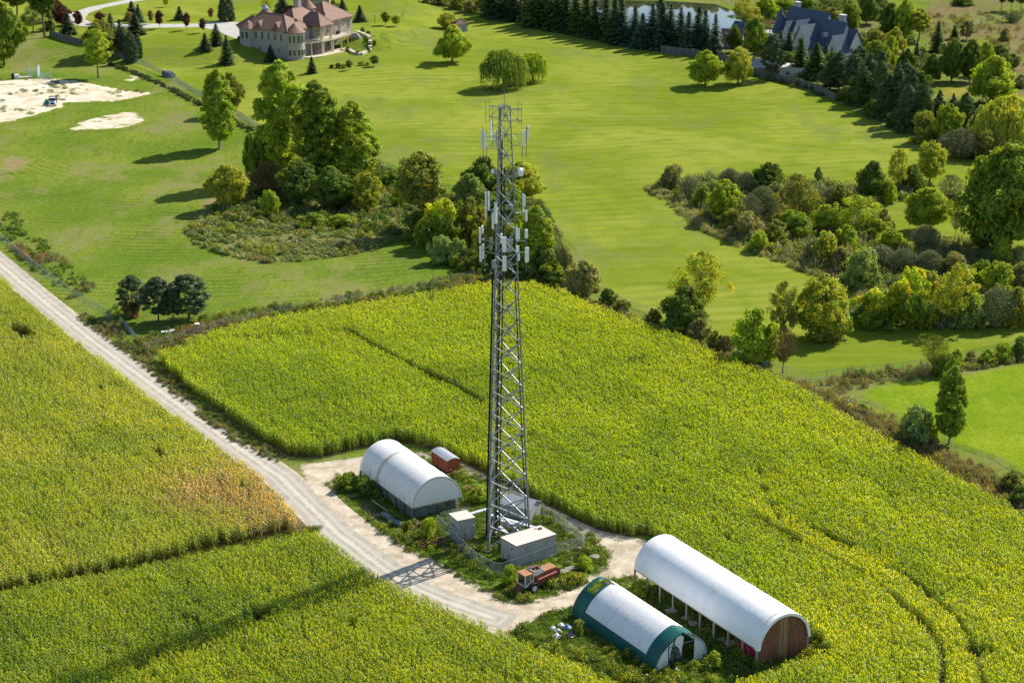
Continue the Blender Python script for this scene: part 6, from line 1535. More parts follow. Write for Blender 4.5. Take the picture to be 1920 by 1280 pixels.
for y in (-.05, -2 * RB + .05):
    m = MB(); m.box((LB / 2, y, ZB - .08), (LB, .09, .18)); m.build('eave_rail', MAT['greywood'], B)
nb = 12; wb = 2 * (RB - .12) / nb
for k in range(nb):
    y1 = -.12 - k * wb; y0 = y1 - wb + .025
    def zt(y): return ZB - .05 + math.sqrt(max((RB - .2) ** 2 - (y + RB) ** 2, 0)) if abs(y + RB) < RB - .2 else ZB - .1
    x0 = .02 + .03 * (k % 2); ys = [y1 + (y0 - y1) * i / 4 for i in range(5)]
    poly = [(y1, .03)] + [(y, zt(y)) for y in ys] + [(y0, .03)]; V = [(x0, a, c) for a, c in poly] + [(x0 + .05, a, c) for a, c in poly]; n = len(poly)
    m = MB(); m.add(V, [tuple(range(n)), tuple(range(2 * n - 1, n - 1, -1))] + [(i, (i + 1) % n, n + (i + 1) % n, n + i) for i in range(n)])
    m.build('board', MAT['boardtan' if k in (5, 6) else 'boardbrown'], B)
for k in range(5): m = MB(); m.tube((-.06, -.03, .1), (-.06, -.03, ZB), .06, .06, 6)
m.build('corner_pipe', MAT['galv'], B)
for k in range(8):                                             # low boarding along the far side, seen through the open side
    m = MB(); m.box((2 + k * 3.1, -2 * RB + .25, 1.15), (3.04, .05, 2.2)); m.build('side_board', MAT['boardside'], B)
for k in range(3): 
    x = [LB / NBB * .2, LB - .3, LB * .0 + 3.0][k]; m = MB(); m.tube((x, -.1, .2), (x + (1.9 if k != 1 else -1.9), -.1, ZB - .2), .045, .045, 5); m.build('diagonal_brace', MAT['galv_dull'], B)
x, y, _ = local(B, (2.9, -1.6, 0)); o = thing('red_farm_wagon', 'crimson tarped machine parked inside the long hoop barn behind the board end', 'wagon', (x, y, 0), LR)
m = MB(); m.box((0, 0, 1.3), (3.4, 1.9, 1.3)); m.build('body', MAT['redbright'], o)
m = MB(); m.box((0, 0, .55), (3.6, .9, .18)); m.tube((1.8, 0, .55), (3.2, 0, .45), .06, .06, 6); m.build('chassis', MAT['rust'], o)
for sx in (-1.1, 1.1):
    for sy in (-.85, .85): m = MB(); m.tube((sx, sy - .12, .42), (sx, sy + .12, .42), .42, .42, 14); m.build('wheel', MAT['rubber'], o)
# --- C: green edged tunnel
OC = ground_at(1228, 1264)
C_ = thing('hoop_barn', 'white gothic tunnel barn with dark green edges and torn open end at the bottom', 'barn', (OC[0], OC[1], 0), math.radians(121.5))
LC, WC, HC = 19.3, 8.5, 4.75
half = [(0, 0), (-.06, .6), (-.20, 1.25), (-.48, 1.95), (-.92, 2.65), (-1.5, 3.28), (-2.25, 3.88), (-3.1, 4.36), (-3.75, 4.62), (-WC / 2, HC)]
def resample(P, n):
    P = np.array(P); s = np.concatenate([[0], np.cumsum(np.hypot(*np.diff(P, axis=0).T))]); q = np.linspace(0, s[-1], n); return [(float(np.interp(v, s, P[:, 0])), float(np.interp(v, s, P[:, 1]))) for v in q]
pc = resample(half + [(-WC - y, z) for y, z in half[::-1][1:]], 33)
def off_prof(prof, d):
    c = (-WC / 2, 1.6); return [(y + (y - c[0]) / math.hypot(y - c[0], z - c[1]) * d, max(z + (z - c[1]) / math.hypot(y - c[0], z - c[1]) * d, 0) if z > .05 else z) for y, z in prof]
NC = 12; x0, x1 = 2.5, 16.6
for k in range(NC): shell(C_, x0 + k * (x1 - x0) / NC, x0 + (k + 1) * (x1 - x0) / NC, pc[4:-4], MAT['fabC'], .008, 4)
shell(C_, 0, x0, off_prof(pc, .05), MAT['fabG'], .02, 4, 'front_band')
for s in (0, 1):
    sk = off_prof(pc[:5], .03) if s == 0 else off_prof(pc[-5:], .03); shell(C_, x0, x1, sk, MAT['fabG'], .0, 2, 'side_skirt')
shell(C_, x1, LC, off_prof(pc[:11], .03), MAT['fabG'], .0, 4, 'rear_band'); shell(C_, x1, LC, off_prof(pc[-14:], .03), MAT['fabC'], .02, 4, 'rear_band')
shell(C_, LC - .75, LC + .02, off_prof(pc, .05), MAT['fabG'], .0, 2, 'rear_hoop_band'); shell(C_, x1 - .1, x1 + .35, off_prof(pc[:17], .02), MAT['fabG'], 0, 2, 'rear_hoop_band')
for k in range(14): hoop_rib(C_, .08 + k * (LC - .16) / 13, off_prof(pc, -.2), .035)
for y in (0, -WC):
    m = MB(); m.box((LC / 2, y, .05), (LC, .12, .2)); m.build('base_rail', MAT['rust'], C_)
for z_, yy in ((HC - .15, -WC / 2), (3.0, -1.75), (3.0, -WC + 1.75)):
    m = MB(); m.tube((0, yy, z_), (LC, yy, z_), .035, .035, 5); m.build('purlin', MAT['galv_dull'], C_)
# torn end fabric
def flat(parent, pts, mat, name, x=.12, amp=.06):
    m = MB(); n = len(pts); V = [(x + amp * math.sin(i * 2.1), a, b) for i, (a, b) in enumerate(pts)]; c = (x + .1, sum(p[0] for p in pts) / n, sum(p[1] for p in pts) / n)
    m.add(V + [c], [(i, (i + 1) % n, n) for i in range(n)]); return m.build(name, mat, parent, smooth=True)
flat(C_, [(-.1, .02), (-.25, 1.3), (-.95, 2.5), (-1.7, 3.2), (-2.9, 3.75), (-2.45, 2.6), (-2.2, 1.2), (-2.1, .03), (-1.2, .02)], MAT['fabC'], 'torn_flap')
flat(C_, [(-3.2, 4.3), (-3.9, 4.55), (-4.3, 4.2), (-4.25, 3.2), (-4.1, 2.0), (-3.95, 1.6), (-3.7, 2.7), (-3.0, 3.4)], MAT['fabC'], 'torn_flap', -.02, .12)
flat(C_, [(-WC + .1, .05), (-WC + .2, 1.2), (-WC + .75, 2.4), (-WC + 1.5, 3.25), (-WC + 2.3, 3.85), (-WC + 2.35, 2.0), (-WC + 2.35, .3)], MAT['fabC'], 'end_fabric')
for y in (-2.15, -WC + 2.42): m = MB(); m.tube((.1, y, 0), (.1, y, 3.85), .06, .06, 6); m.build('door_post', MAT['fabG'], C_)
m = MB(); m.tube((.1, -2.15, 3.2), (.1, -WC + 2.42, 3.2), .05, .05, 5); m.build('door_header', MAT['galv'], C_)
for k, (x, y, r) in enumerate([(1.4, -3.0, .72), (1.6, -4.6, .74), (3.1, -3.4, .72), (3.2, -5.0, .74)]):
    bale('grey bale standing inside the torn tunnel end, ' + ['front left', 'front right', 'behind on the left', 'behind on the right'][k], local(C_, (x, y, 0)), 0, r, 1.9 if k > 1 else 1.5, up=True, group='bales in the tunnel barn')
# ------------------------------------------------------------------ forage wagon
x, y = ground_at(839, 893); o = thing('forage_wagon', 'red forage wagon with curved grey tin roof behind the weathered barn', 'wagon', (x, y, 0), LR)
L, Wd = 5.2, 2.2
m = MB(); m.box((L / 2, -Wd / 2, 1.6), (L, Wd, 2.0)); m.build('body', MAT['red'], o)
for k in range(6):
    for yy in (.04, -Wd - .04): m = MB(); m.box((.1 + k * (L - .2) / 5, yy, 1.6), (.09, .08, 2.0)); m.build('stake', MAT['red'], o)
for k in range(3): m = MB(); m.box((-.04, -.4 - k * .7, 1.6), (.07, .07, 1.95)); m.build('end_stake', MAT['rustred'], o)
m = MB(); n = 10; pr = [(.08 - (Wd + .16) * i / n, 2.6 + .36 * math.sin(math.pi * i / n)) for i in range(n + 1)]
V = [(-.1, a, b) for a, b in pr] + [(L + .1, a, b) for a, b in pr]; m.add(V, [(i, i + 1, n + 2 + i, n + 1 + i) for i in range(n)] + [tuple(range(n, -1, -1)), tuple(range(n + 1, 2 * n + 2))]); m.build('tin_roof', MAT['tin'], o)
m = MB(); m.add([(-.11, a, b) for a, b in [(q[0] * .92 - .08, q[1] * .985 + .02) for q in pr]], [tuple(range(11))]); m.build('roof_end', MAT['red'], o)
m = MB(); m.box((-.09, -.55, 1.1), (.03, .18, .22)); m.build('end_mark', MAT['whitepaint'], o)
m = MB(); m.box((L * .62, .09, 1.75), (.7, .02, .35)); m.build('side_lettering_patch', MAT['rustred'], o)
m = MB(); m.box((L / 2, -Wd / 2, .55), (L, .9, .16)); m.tube((L, -Wd / 2, .55), (L + 1.6, -Wd / 2, .5), .06, .06, 6); m.box((-.25, -Wd / 2, .6), (.6, Wd + .1, .1)); m.build('chassis', MAT['rust'], o)
for sx in (.9, L - .9):
    for sy in (-.15, -Wd + .15): m = MB(); m.tube((sx, sy - .12, .4), (sx, sy + .12, .4), .4, .4, 14); m.build('wheel', MAT['rubber'], o)
m = MB(); m.box((L + .15, .05, 2.0), (.25, .4, .5)); m.build('yellow_guard', plain('faded_yellow', (.5, .38, .12), .6), o)
# ------------------------------------------------------------------ old combine
x, y = ground_at(986, 1108); o = thing('combine_harvester', 'old rusty red combine with white cab standing in weeds below the long shelter', 'combine', (x, y, 0), math.radians(36))
m = MB(); P = [(1.0, .7), (4.6, 1.0), (5.3, 1.5), (5.35, 2.1), (4.8, 2.65), (2.2, 2.55), (1.0, 2.3)]; n = len(P)
for (a, b) in ((-.85, .85),): m.add([(u, a, v) for u, v in P] + [(u, b, v) for u, v in P], [tuple(range(n)), tuple(range(2 * n - 1, n - 1, -1))] + [(i, (i + 1) % n, n + (i + 1) % n, n + i) for i in range(n)])
m.build('body', MAT['rustred'], o)
m = MB(); m.add([(2.6, -.8, 2.6), (4.75, -.8, 2.68), (4.75, .8, 2.68), (2.6, .8, 2.6), (2.6, -.8, 2.68), (4.7, -.8, 2.78), (4.7, .8, 2.78), (2.6, .8, 2.68)], [(4, 5, 6, 7), (0, 1, 5, 4), (1, 2, 6, 5), (2, 3, 7, 6), (3, 0, 4, 7)]); m.build('top_cover', MAT['orange_rust'], o)
for k, (zz, a, b) in enumerate([(1.9, 1.4, 4.6), (1.35, 2.2, 4.0)]):
    m = MB(); m.add([(a, -.85, zz), (b, -.85, zz + .35), (b, -1.08, zz + .22), (a, -1.08, zz - .13), (a, -.85, zz - .3), (b, -.85, zz + .05)], [(0, 1, 2, 3), (3, 2, 5, 4), (0, 3, 4), (1, 5, 2)]); m.build('side_guard', MAT['red'], o)
tank = MB()
for c, s in (((1.55, -.82, 2.75), (1.5, .06, .75)), ((1.55, .82, 2.75), (1.5, .06, .75)), ((.82, 0, 2.75), (.06, 1.64, .75)), ((2.28, 0, 2.75), (.06, 1.64, .75))): tank.box(c, s)
tank.build('grain_tank', MAT['whitepaint'], o)
m = MB(); m.box((1.55, 0, 2.55), (1.4, 1.55, .1)); m.tube((1.1, -.3, 2.7), (2.0, .3, 2.95), .12, .12, 8); m.build('tank_auger', MAT['rustred'], o)
m = MB(); m.box((1.55, .45, 3.15), (1.4, .7, .08)); m.tube((2.3, -.3, 2.6), (2.3, -.3, 3.5), .07, .07, 8); m.build('exhaust_pipe', MAT['rust'], o)
cab = MB(); cab.box((.0, 0, 1.15), (1.5, 1.7, .3))
for sx in (-.7, .7):
    for sy in (-.8, .8): cab.box((sx, sy, 2.0), (.12, .12, 1.5))
cab.box((.72, 0, 2.0), (.06, 1.6, 1.5)); cab.box((.2, -.82, 1.55), (1.0, .05, .6)); cab.box((.2, -.82, 2.0), (.08, .06, 1.5)); cb = cab.build('cab', MAT['whitepaint'], o)
m = MB(); m.box((.0, 0, 2.82), (1.75, 1.95, .16)); m.build('cab_roof', MAT['orange_rust'], o)
m = MB(); m.box((-.72, 0, 2.0), (.04, 1.5, 1.3)); m.build('windscreen', MAT['glass'], cb)
m = MB(); m.box((-.22, -.83, 2.15), (.68, .04, 1.0)); m.build('side_window', MAT['glass'], cb); m = MB(); m.box((.42, -.83, 2.25), (.4, .04, .75)); m.build('side_window', MAT['glass'], cb)
m = MB(); m.add([(-.6, -.7, 1.2), (-.6, .7, 1.2), (-2.0, .7, .5), (-2.0, -.7, .5), (-.6, -.7, .7), (-.6, .7, .7), (-2.0, .7, .2), (-2.0, -.7, .2)], [(0, 1, 2, 3), (4, 7, 6, 5), (0, 3, 7, 4), (1, 5, 6, 2), (3, 2, 6, 7)]); m.build('feeder_house', MAT['rustred'], o)
for sx, r in ((.5, .8), (4.6, .45)):
    for sy in (-1.15, 1.15):
        m = MB(); m.tube((sx, sy - .25, r), (sx, sy + .25, r), r, r, 18); w = m.build('wheel', MAT['rubber'], o); m = MB(); m.tube((sx, sy - .27, r), (sx, sy + .27, r), r * .5, r * .5, 12); m.build('rim', MAT['whitepaint'], w)
m = MB(); m.tube((.5, -1.05, .1), (.2, -1.0, 1.2), .03, .03, 5); m.tube((.9, -1.05, .1), (.6, -1.0, 1.2), .03, .03, 5)
for k in range(4): m.box((.65 - k * .07, -1.04, .3 + k * .25), (.4, .12, .03))
m.build('ladder', MAT['rust'], o)
# ------------------------------------------------------------------ rusty implements
x, y = ground_at(806, 1024); o = thing('rusty_cart_frame', 'rusty red cart frame lying in grass beside the compound fence', 'farm implement', (x, y, 0), .55)
m = MB()
for yy in (-.75, .75): m.box((0, yy, .55), (3.2, .1, .14))
for k in range(6): m.box((-1.5 + k * .6, 0, .55), (.08, 1.5, .1))
m.build('frame', MAT['rustred'], o)
for yy in (-.8, .8): m = MB(); m.box((0, yy, .85), (3.0, .05, .3)); m.build('side_rail', MAT['rustred'], o)
for sx in (-.9, .9):
    for sy in (-.8, .8): m = MB(); m.tube((sx, sy - .08, .32), (sx, sy + .08, .32), .32, .32, 12); m.build('wheel', MAT['rubber'], o)
x, y = ground_at(775, 994); o = thing('rusty_rake', 'rusty red hay rake with crossed bars left of the small shelter', 'farm implement', (x, y, 0), .5)
m = MB(); m.tube((-2.6, -.2, .3), (1.5, .2, .7), .07, .07, 6); m.tube((.2, 1.4, .4), (1.1, -1.1, 1.2), .07, .07, 6); m.build('main_bar', MAT['red'], o)
m = MB(); m.tube((-.6, -.6, .2), (1.3, .9, 1.0), .05, .05, 6); m.tube((-2.4, .3, .2), (-.4, -.5, .5), .05, .05, 6)
m.build('cross_bar', MAT['galv_dull'], o)
for k in range(9): m = MB(); m.tube((-2.3 + k * .42, -.15 + k * .04, .35 + k * .04), (-2.2 + k * .42, -.6 + k * .04, .05), .025, .025, 4); m.build('tine', MAT['rustred'], o)
for k in range(2): m = MB(); m.tube((1.1 - k * 2.2, .2 - .08, .33), (1.1 - k * 2.2, .2 + .08, .33), .33, .33, 12); m.build('wheel', MAT['rubber'], o)
x, y = ground_at(888, 925); o = thing('rusty_drill_bar', 'long rusty red bar lying in golden weeds by the barn end', 'farm implement', (x, y, 0), -.75)
m = MB(); m.box((0, 0, .75), (3.2, .22, .2)); m.build('beam', MAT['red'], o)
for k in range(6): m = MB(); m.box((-1.4 + k * .56, .1, .4), (.1, .1, .75)); m.build('shank', MAT['rustred'], o)
# pallets
def pallet(label, px, py, rz, z=0.0, tilt=0.0, n=7):
    x, y = ground_at(px, py); o = thing('wooden_pallet', label, 'pallet', (x, y, z), rz); o.rotation_euler[1] = tilt
    for k in range(n): m = MB(); m.box((-.62 + k * 1.24 / (n - 1), 0, .36), (.12, 1.15, .03)); m.build('slat', MAT['greywood'], o)
    for k in range(3): m = MB(); m.box((0, -.5 + k * .5, .28), (1.3, .1, .12)); m.build('bearer', MAT['greywood'], o)
    for k in range(3): m = MB(); m.box((-.55 + k * .55, 0, .2), (.12, 1.1, .03)); m.build('bottom_slat', MAT['greywood'], o)
pallet('grey pallet in weeds right of the old combine', 1056, 1074, .5); pallet('grey pallet beside the first, nearer the yellow bush', 1071, 1069, .55, .05)
pallet('weathered pallet on the grass edge at the outer track', 1115, 1046, -.4); pallet('broken pallet under the fence corner', 1094, 1031, .3)
pallet('dark pallet by the bag heap at the tunnel barn', 1068, 1194, -.5)
for k, (px, py) in enumerate([(1258, 1148), (1287, 1162), (1300, 1172), (1352, 1200), (1368, 1208)]):
    pallet('loose pallet between the lower hoop barns, %s from the yard' % ORD[k], px, py, .4 + k * .7, 0, .15 * (k % 2))
# bags
def bag(label, px, py, s, mat, k):
    x, y = ground_at(px, py); rng = np.random.default_rng(900 + k); o = thing('plastic_bag', label, 'bag', (x, y, 0), k * 1.3); m = MB(); n = 10; prof = [(.05, 0), (.8, .05), (1.0, .3), (.9, .6), (.55, .85), (.15, 1.0)]
    V = []; F = []
    for r, z in prof:
        for i in range(n):
            q = s * r * rng.uniform(.8, 1.15); V.append((q * math.cos(6.283 * i / n), q * math.sin(6.283 * i / n), z * s * 1.1))
    for a in range(len(prof) - 1):
        for i in range(n): F.append((a * n + i, a * n + (i + 1) % n, (a + 1) * n + (i + 1) % n, (a + 1) * n + i))
    m.add(V, F); m.build('sack', MAT[mat], o, smooth=False); t = MB(); t.lathe((0, 0, s * 1.05), [(.02, 0), (.1 * s, .02), (.25 * s, .2 * s), (.02, .22 * s)], 8); t.build('tied_neck', MAT[mat], o)
for k, (px, py, s, mt, lb) in enumerate([(1052, 1176, .55, 'bag', 'white bag on top of the bag heap by the tunnel barn'), (1037, 1180, .45, 'bag', 'flat white bag at the left end of the bag heap'), (1047, 1187, .55, 'bag', 'white bag in the middle of the bag heap'), (1044, 1196, .6, 'bag', 'nearest white bag of the bag heap on the grass'), (1064, 1180, .6, 'bluebag', 'blue bag against the weeds in the bag heap'), (1074, 1188, .5, 'bluebag', 'blue and white bag nearest the tunnel barn'), (1268, 1258, .4, 'bag', 'white bag in the torn tunnel opening')]): bag(lb, px, py, s, mt, k)
# bee hives and the small things by the pines
MAT['hive'] = plain('pale_green_hive_paint', (.16, .33, .30), .6, 0, .15); MAT['hivewhite'] = plain('white_hive_lid', (.78, .78, .76), .5)
def hive(label, px, py, n, mat='hive', s=.55):
    x, y = ground_at(px, py); o = thing('bee_hive', label, 'bee hive', (x, y, 0), .35)
    for k in range(n): m = MB(); m.box((0, 0, .16 + .27 * k + .13), (s, s, .26)); m.build('hive_box', MAT[mat], o)
    m = MB(); m.box((0, 0, .16 + .27 * n + .04), (s + .12, s + .12, .09)); m.build('lid', MAT['hivewhite'], o); m = MB(); m.box((0, 0, .08), (s + .1, s + .15, .12)); m.build('stand', MAT['wood'], o)
for k, (px, py) in enumerate([(307, 631), (313, 631), (318, 630), (324, 628)]): hive(['leftmost of four pale green hives with white lids by the pines', 'second from left of four pale green hives by the pines', 'third from left of four pale green hives by the pines', 'rightmost of four pale green hives with white lids by the pines'][k], px, py, 3, s=.7)
hive('low single hive with white lid between the four and the tall stack', 341, 626, 1, s=.65); hive('tall grey hive stack with white lid right of the pines', 370, 621, 5, 'shelter', .8)
# stones at the grove
x, y = ground_at(462, 409); heap = thing('stone_heap', 'heap of pale boulders under the yellowish round tree below the grove', 'stone heap', (x, y, float(terrain(x, y))))
for k in range(40):
    px = 437 + (k * 7.3) % 55; py = 400 + (px - 437) * .33 + (k * 3.7) % 9; x, y = ground_at(px, py); r = .3 + .5 * ((k * 13) % 7) / 7; rng = np.random.default_rng(k); z0 = float(terrain(x, y)); m = MB()
    prof = [(.1, -.1), (.9, .1), (1, .4), (.7, .75), (.1, .9)]; V = []; F = []
    for q, z in prof:
        for i in range(8): w = r * q * rng.uniform(.75, 1.2); V.append((x + w * math.cos(i * .785), y + w * math.sin(i * .785) * .8, z0 + z * r))
    for a in range(4):
        for i in range(8): F.append((a * 8 + i, a * 8 + (i + 1) % 8, a * 8 + 8 + (i + 1) % 8, a * 8 + 8 + i))
    m.add(V, F); m.build('boulder', MAT['concrete'], heap, world=True)
# ------------------------------------------------------------------ fences further out
MAT['fencegrey'] = plain('grey_board_fence', (.115, .115, .11), .85, 0, .2, 1.5, (.2, .19, .17), .3)  # grey boards, base colour darkened to carry the shade of the trees behind
MAT['postwood'] = plain('grey_post_wood', (.30, .26, .21), .9, 0, .3, 2)
chain_fence('wire fence with dark weed strip along the mansion lawn', [(205, 95), (268, 124), (330, 155), (400, 193), (470, 235), (565, 285)], 1.9, 4.5, pitch=.45, wire=.02)
chain_fence('tall chain link fence beside the farm road at the left', [(-60, 400), (0, 452), (60, 503), (120, 549), (170, 578), (208, 602)], 2.0, 3.2, pitch=.36, wire=.007)
chain_fence('low leaning wire fence end by the pines', [(225, 603), (242, 622), (256, 640)], 1.2, 2.4, pitch=.3, wire=.014)
chain_fence('wire fence between the strip of weeds and the big corn field', [(268, 660), (420, 612), (560, 582), (800, 540), (890, 520)], 1.5, 7, pitch=.5, wire=.009)
chain_fence('wire fence on the lawn edge behind the corn, right of the tower', [(1040, 470), (1120, 545), (1180, 578), (1260, 605), (1400, 682), (1512, 712)], 1.6, 5, pitch=.45, wire=.012)
chain_fence('green coated chain link fence with top rail at the corn corner', [(1518, 716), (1580, 707), (1660, 699), (1725, 691), (1800, 676), (1930, 650)], 1.7, 3.4, mat='greenwire', pitch=.34, wire=.013)
def board_fence(label, pts, h, post_d, rails=None, mat='fencegrey', name='board_fence', board=.3):
    W_ = [np.array(ground_at(*p)) for p in pts]; z0 = float(terrain(*W_[0])); o = thing(name, label, 'fence', (W_[0][0], W_[0][1], z0))
    for a, b in zip(W_, W_[1:]):
        Ls = np.hypot(*(b - a)); n = max(1, round(Ls / post_d)); rz = math.atan2(b[1] - a[1], b[0] - a[0])
        for k in range(n):
            p, q = a + (b - a) * k / n, a + (b - a) * (k + 1) / n; z = float(terrain(*p)); zq = float(terrain(*q)); l = Ls / n
            m = MB(); m.box((p[0], p[1], z + h / 2), (.16, .16, h + .2), rz); m.build('fence_post', MAT['postwood'], o, world=True)
            if rails:
                for r in rails: m = MB(); m.tube((p[0], p[1], z + h * r), (q[0], q[1], zq + h * r), .06, .06, 5); m.build('rail', MAT['postwood'], o, world=True)
            else:
                for j in range(3):
                    f = (j + .5) / 3; c = p + (q - p) * f; m = MB(); m.box((c[0], c[1], z + (zq - z) * f + h / 2), (l / 3 - .03, .05, h - .1 + .05 * (j % 2)), rz); m.build('board', MAT[mat], o, world=True)
    return o
board_fence('pale wooden fence curving in front of the left corner trees', [(93, 68), (110, 74), (130, 80), (157, 86)], 2.2, 2.6)
board_fence('grey board wall under the spruces in front of the lake', [(1240, 100), (1275, 104), (1312, 108)], 2.6, 3)
board_fence('grey board wall between the golden tree and the red roofed cabin', [(1345, 115), (1362, 118), (1405, 130)], 2.4, 3)
board_fence('long grey board wall along the lawn below the blue roofed house', [(1410, 140), (1440, 148), (1480, 158), (1530, 172), (1566, 190)], 2.3, 3.2)
board_fence('wooden rail fence crossing the far brown meadow', [(1826, 50), (1838, 45), (1850, 42), (1862, 40), (1880, 38), (1902, 36)], 1.4, 4, (.35, .75), name='rail_fence')
board_fence('wooden rail fence behind the pale blue spruce', [(1715, 84), (1735, 88), (1752, 92)], 1.4, 4, (.35, .75), name='rail_fence')
# ------------------------------------------------------------------ mansion
def stone_mat(name, a, b, mortar):
    m, t, N, L, bs = new_mat(name); br = N.new('ShaderNodeTexBrick'); g = N.new('ShaderNodeTexCoord'); mp = N.new('ShaderNodeMapping'); mp.inputs['Rotation'].default_value = (math.pi / 2, 0, .6)
    L.new(g.outputs['Object'], mp.inputs[0]); L.new(mp.outputs[0], br.inputs[0]); br.inputs['Color1'].default_value = (*a, 1); br.inputs['Color2'].default_value = (*b, 1); br.inputs['Mortar'].default_value = (*mortar, 1)
    br.inputs['Scale'].default_value = 1.0; br.inputs['Mortar Size'].default_value = .03; br.inputs['Brick Width'].default_value = 1.0; br.inputs['Row Height'].default_value = .42
    n = noise(t, .5, 4, .6, obj_pos(t)); L.new(mixc(t, ramp(t, n, .3, .7, 0, .35), br.outputs[0], tuple(x * .7 for x in a)), bs.inputs['Base Color']); bs.inputs['Roughness'].default_value = .9; return m
MAT['stone'] = stone_mat('grey_cut_stone', (.40, .36, .335), (.47, .425, .39), (.33, .30, .28))
def tile_mat(name, a, b, scale=2.6):
    m, t, N, L, bs = new_mat(name); s = t.nodes.new('ShaderNodeSeparateXYZ'); L.new(obj_pos(t), s.inputs[0])
    row = math_n(t, 'FRACT', math_n(t, 'MULTIPLY', s.outputs[2], scale)); n = noise(t, .9, 5, .65, obj_pos(t))
    c = mixc(t, ramp(t, n, .3, .7), a, b); L.new(mixc(t, ramp(t, row, .0, .35, .45, 0), c, tuple(x * .5 for x in a)), bs.inputs['Base Color']); bs.inputs['Roughness'].default_value = .75
    bump(t, bs, row, .5, .06); return m
MAT['tiles'] = tile_mat('brown_red_roof_tiles', (.175, .095, .068), (.255, .135, .095))
MAT['slate'] = tile_mat('blue_grey_slates', (.052, .085, .135), (.088, .118, .165), 3.5)
MAT['cream'] = plain('cream_stone_trim', (.56, .48, .36), .8, 0, .1)
MAT['stucco'] = plain('white_stucco', (.62, .60, .58), .9, 0, .08)
MAT['pane'] = plain('dark_window_glass', (.03, .04, .045), .06, 0, .1, spec=.9)
MAT['skylight'] = plain('pale_blue_glass', (.30, .40, .46), .15, 0, .1)
def hip(parent, u0, u1, v0, v1, ze, zr, mat, along='u', ov=.7, inset=None, name='roof'):
    u0, u1, v0, v1 = u0 - ov, u1 + ov, v0 - ov, v1 + ov; m = MB(); e = ze - .25
    if along == 'u':
        i = (v1 - v0) / 2 if inset is None else inset; a, b = (u0 + i, (v0 + v1) / 2, zr), (u1 - i, (v0 + v1) / 2, zr)
        V = [(u0, v0, ze), (u1, v0, ze), (u1, v1, ze), (u0, v1, ze), a, b]; F = [(0, 1, 5, 4), (1, 2, 5), (2, 3, 4, 5), (3, 0, 4)]
    else:
        i = (u1 - u0) / 2 if inset is None else inset; a, b = ((u0 + u1) / 2, v0 + i, zr), ((u0 + u1) / 2, v1 - i, zr)
        V = [(u0, v0, ze), (u1, v0, ze), (u1, v1, ze), (u0, v1, ze), a, b]; F = [(0, 1, 4), (1, 2, 5, 4), (2, 3, 5), (3, 0, 4, 5)]
    V += [(u0, v0, e), (u1, v0, e), (u1, v1, e), (u0, v1, e)]; F += [(6, 7, 1, 0), (7, 8, 2, 1), (8, 9, 3, 2), (9, 6, 0, 3), (9, 8, 7, 6)]
    m.add(V, F); r = m.build(name, MAT[mat], parent); rg = MB()
    for (p, q) in ((4, 5), (0, 4), (1, 5 if along == 'u' else 4), (2, 5), (3, 4 if along == 'u' else 5)):
        rg.tube(V[p], V[q], .13, .13, 5)
    rg.build('ridge_tiles', MAT[mat], r); return r
def block(parent, u0, u1, v0, v1, z0, z1, mat, name='wall'):
    m = MB(); m.box(((u0 + u1) / 2, (v0 + v1) / 2, (z0 + z1) / 2), (u1 - u0, v1 - v0, z1 - z0)); return m.build(name, MAT[mat], parent)
def window(parent, axis, a, c, z, w, h, out, arch=False, frame='cream'):
    """axis 'u': wall v = c facing -v, centre u = a; axis 'v': wall u = c facing -u, centre v = a"""
    m = MB(); p = MB()
    def put(mb, da, dz, sa, sz, d, t):
        if axis == 'u': mb.box((a + da, c - d, z + dz), (sa, t, sz))
        else: mb.box((c - d, a + da, z + dz), (t, sa, sz))
    for s in (-1, 1): put(m, s * w / 2, 0, .14, h, .06, .14)
    put(m, 0, -h / 2, w + .3, .14, .08, .2); put(m, 0, h / 2, w + .14, .14, .06, .14); put(m, 0, .1, .06, h, .05, .1); put(m, 0, .15, w, .06, .05, .1)
    if arch:
        for k in range(5):
            t = math.pi * (k + .5) / 5; put(m, math.cos(t) * w / 2, h / 2 + math.sin(t) * w * .45, .26, .26, .06, .14)
        put(p, 0, h / 2 + w * .15, w * .75, w * .4, .03, .08)
    f = m.build('window', MAT[frame], parent); put(p, 0, 0, w, h, .02, .08); p.build('pane', MAT['pane'], f)
HC0 = ground_at(549, 113); HR = math.radians(57)
H = thing('mansion', 'large grey stone mansion with brown red tiled roofs and turrets', 'house', (HC0[0], HC0[1], 0), HR)
block(H, 0, 12, 2, 22, -.5, 8.8, 'stone'); hip(H, 0, 12, 2, 22, 8.8, 13.2, 'tiles', 'v')
block(H, 6, 22, 3, 15, -.5, 9.2, 'stone'); hip(H, 6, 23, 3.4, 15, 9.2, 14.2, 'tiles', 'u')
block(H, 20, 35, 2, 15, -.5, 9.4, 'stone'); hip(H, 20.5, 35, 2, 15, 9.4, 14.6, 'tiles', 'u')
block(H, 12.4, 17.6, .4, 4, -.5, 9.3, 'stone'); hip(H, 11.6, 18.2, -2.6, 7, 9.4, 13.4, 'tiles', 'v', .5)
block(H, 4, 9, 20, 26, 2, 8.4, 'stone'); hip(H, 3.4, 10, 18, 26, 8.4, 11.4, 'tiles', 'v', .5)
def turret(u, v, r, z0, ze, zt, cap='tiles', n=20, wall='stone'):
    m = MB(); m.lathe((u, v, 0), [(r, z0), (r, ze)], n); m.build('turret_wall', MAT[wall], H); m = MB(); m.lathe((u, v, 0), [(r + .55, ze - .15), (r + .55, ze), (r * .5, ze + (zt - ze) * .55), (.05, zt)], n); return m.build('turret_roof', MAT[cap], H)
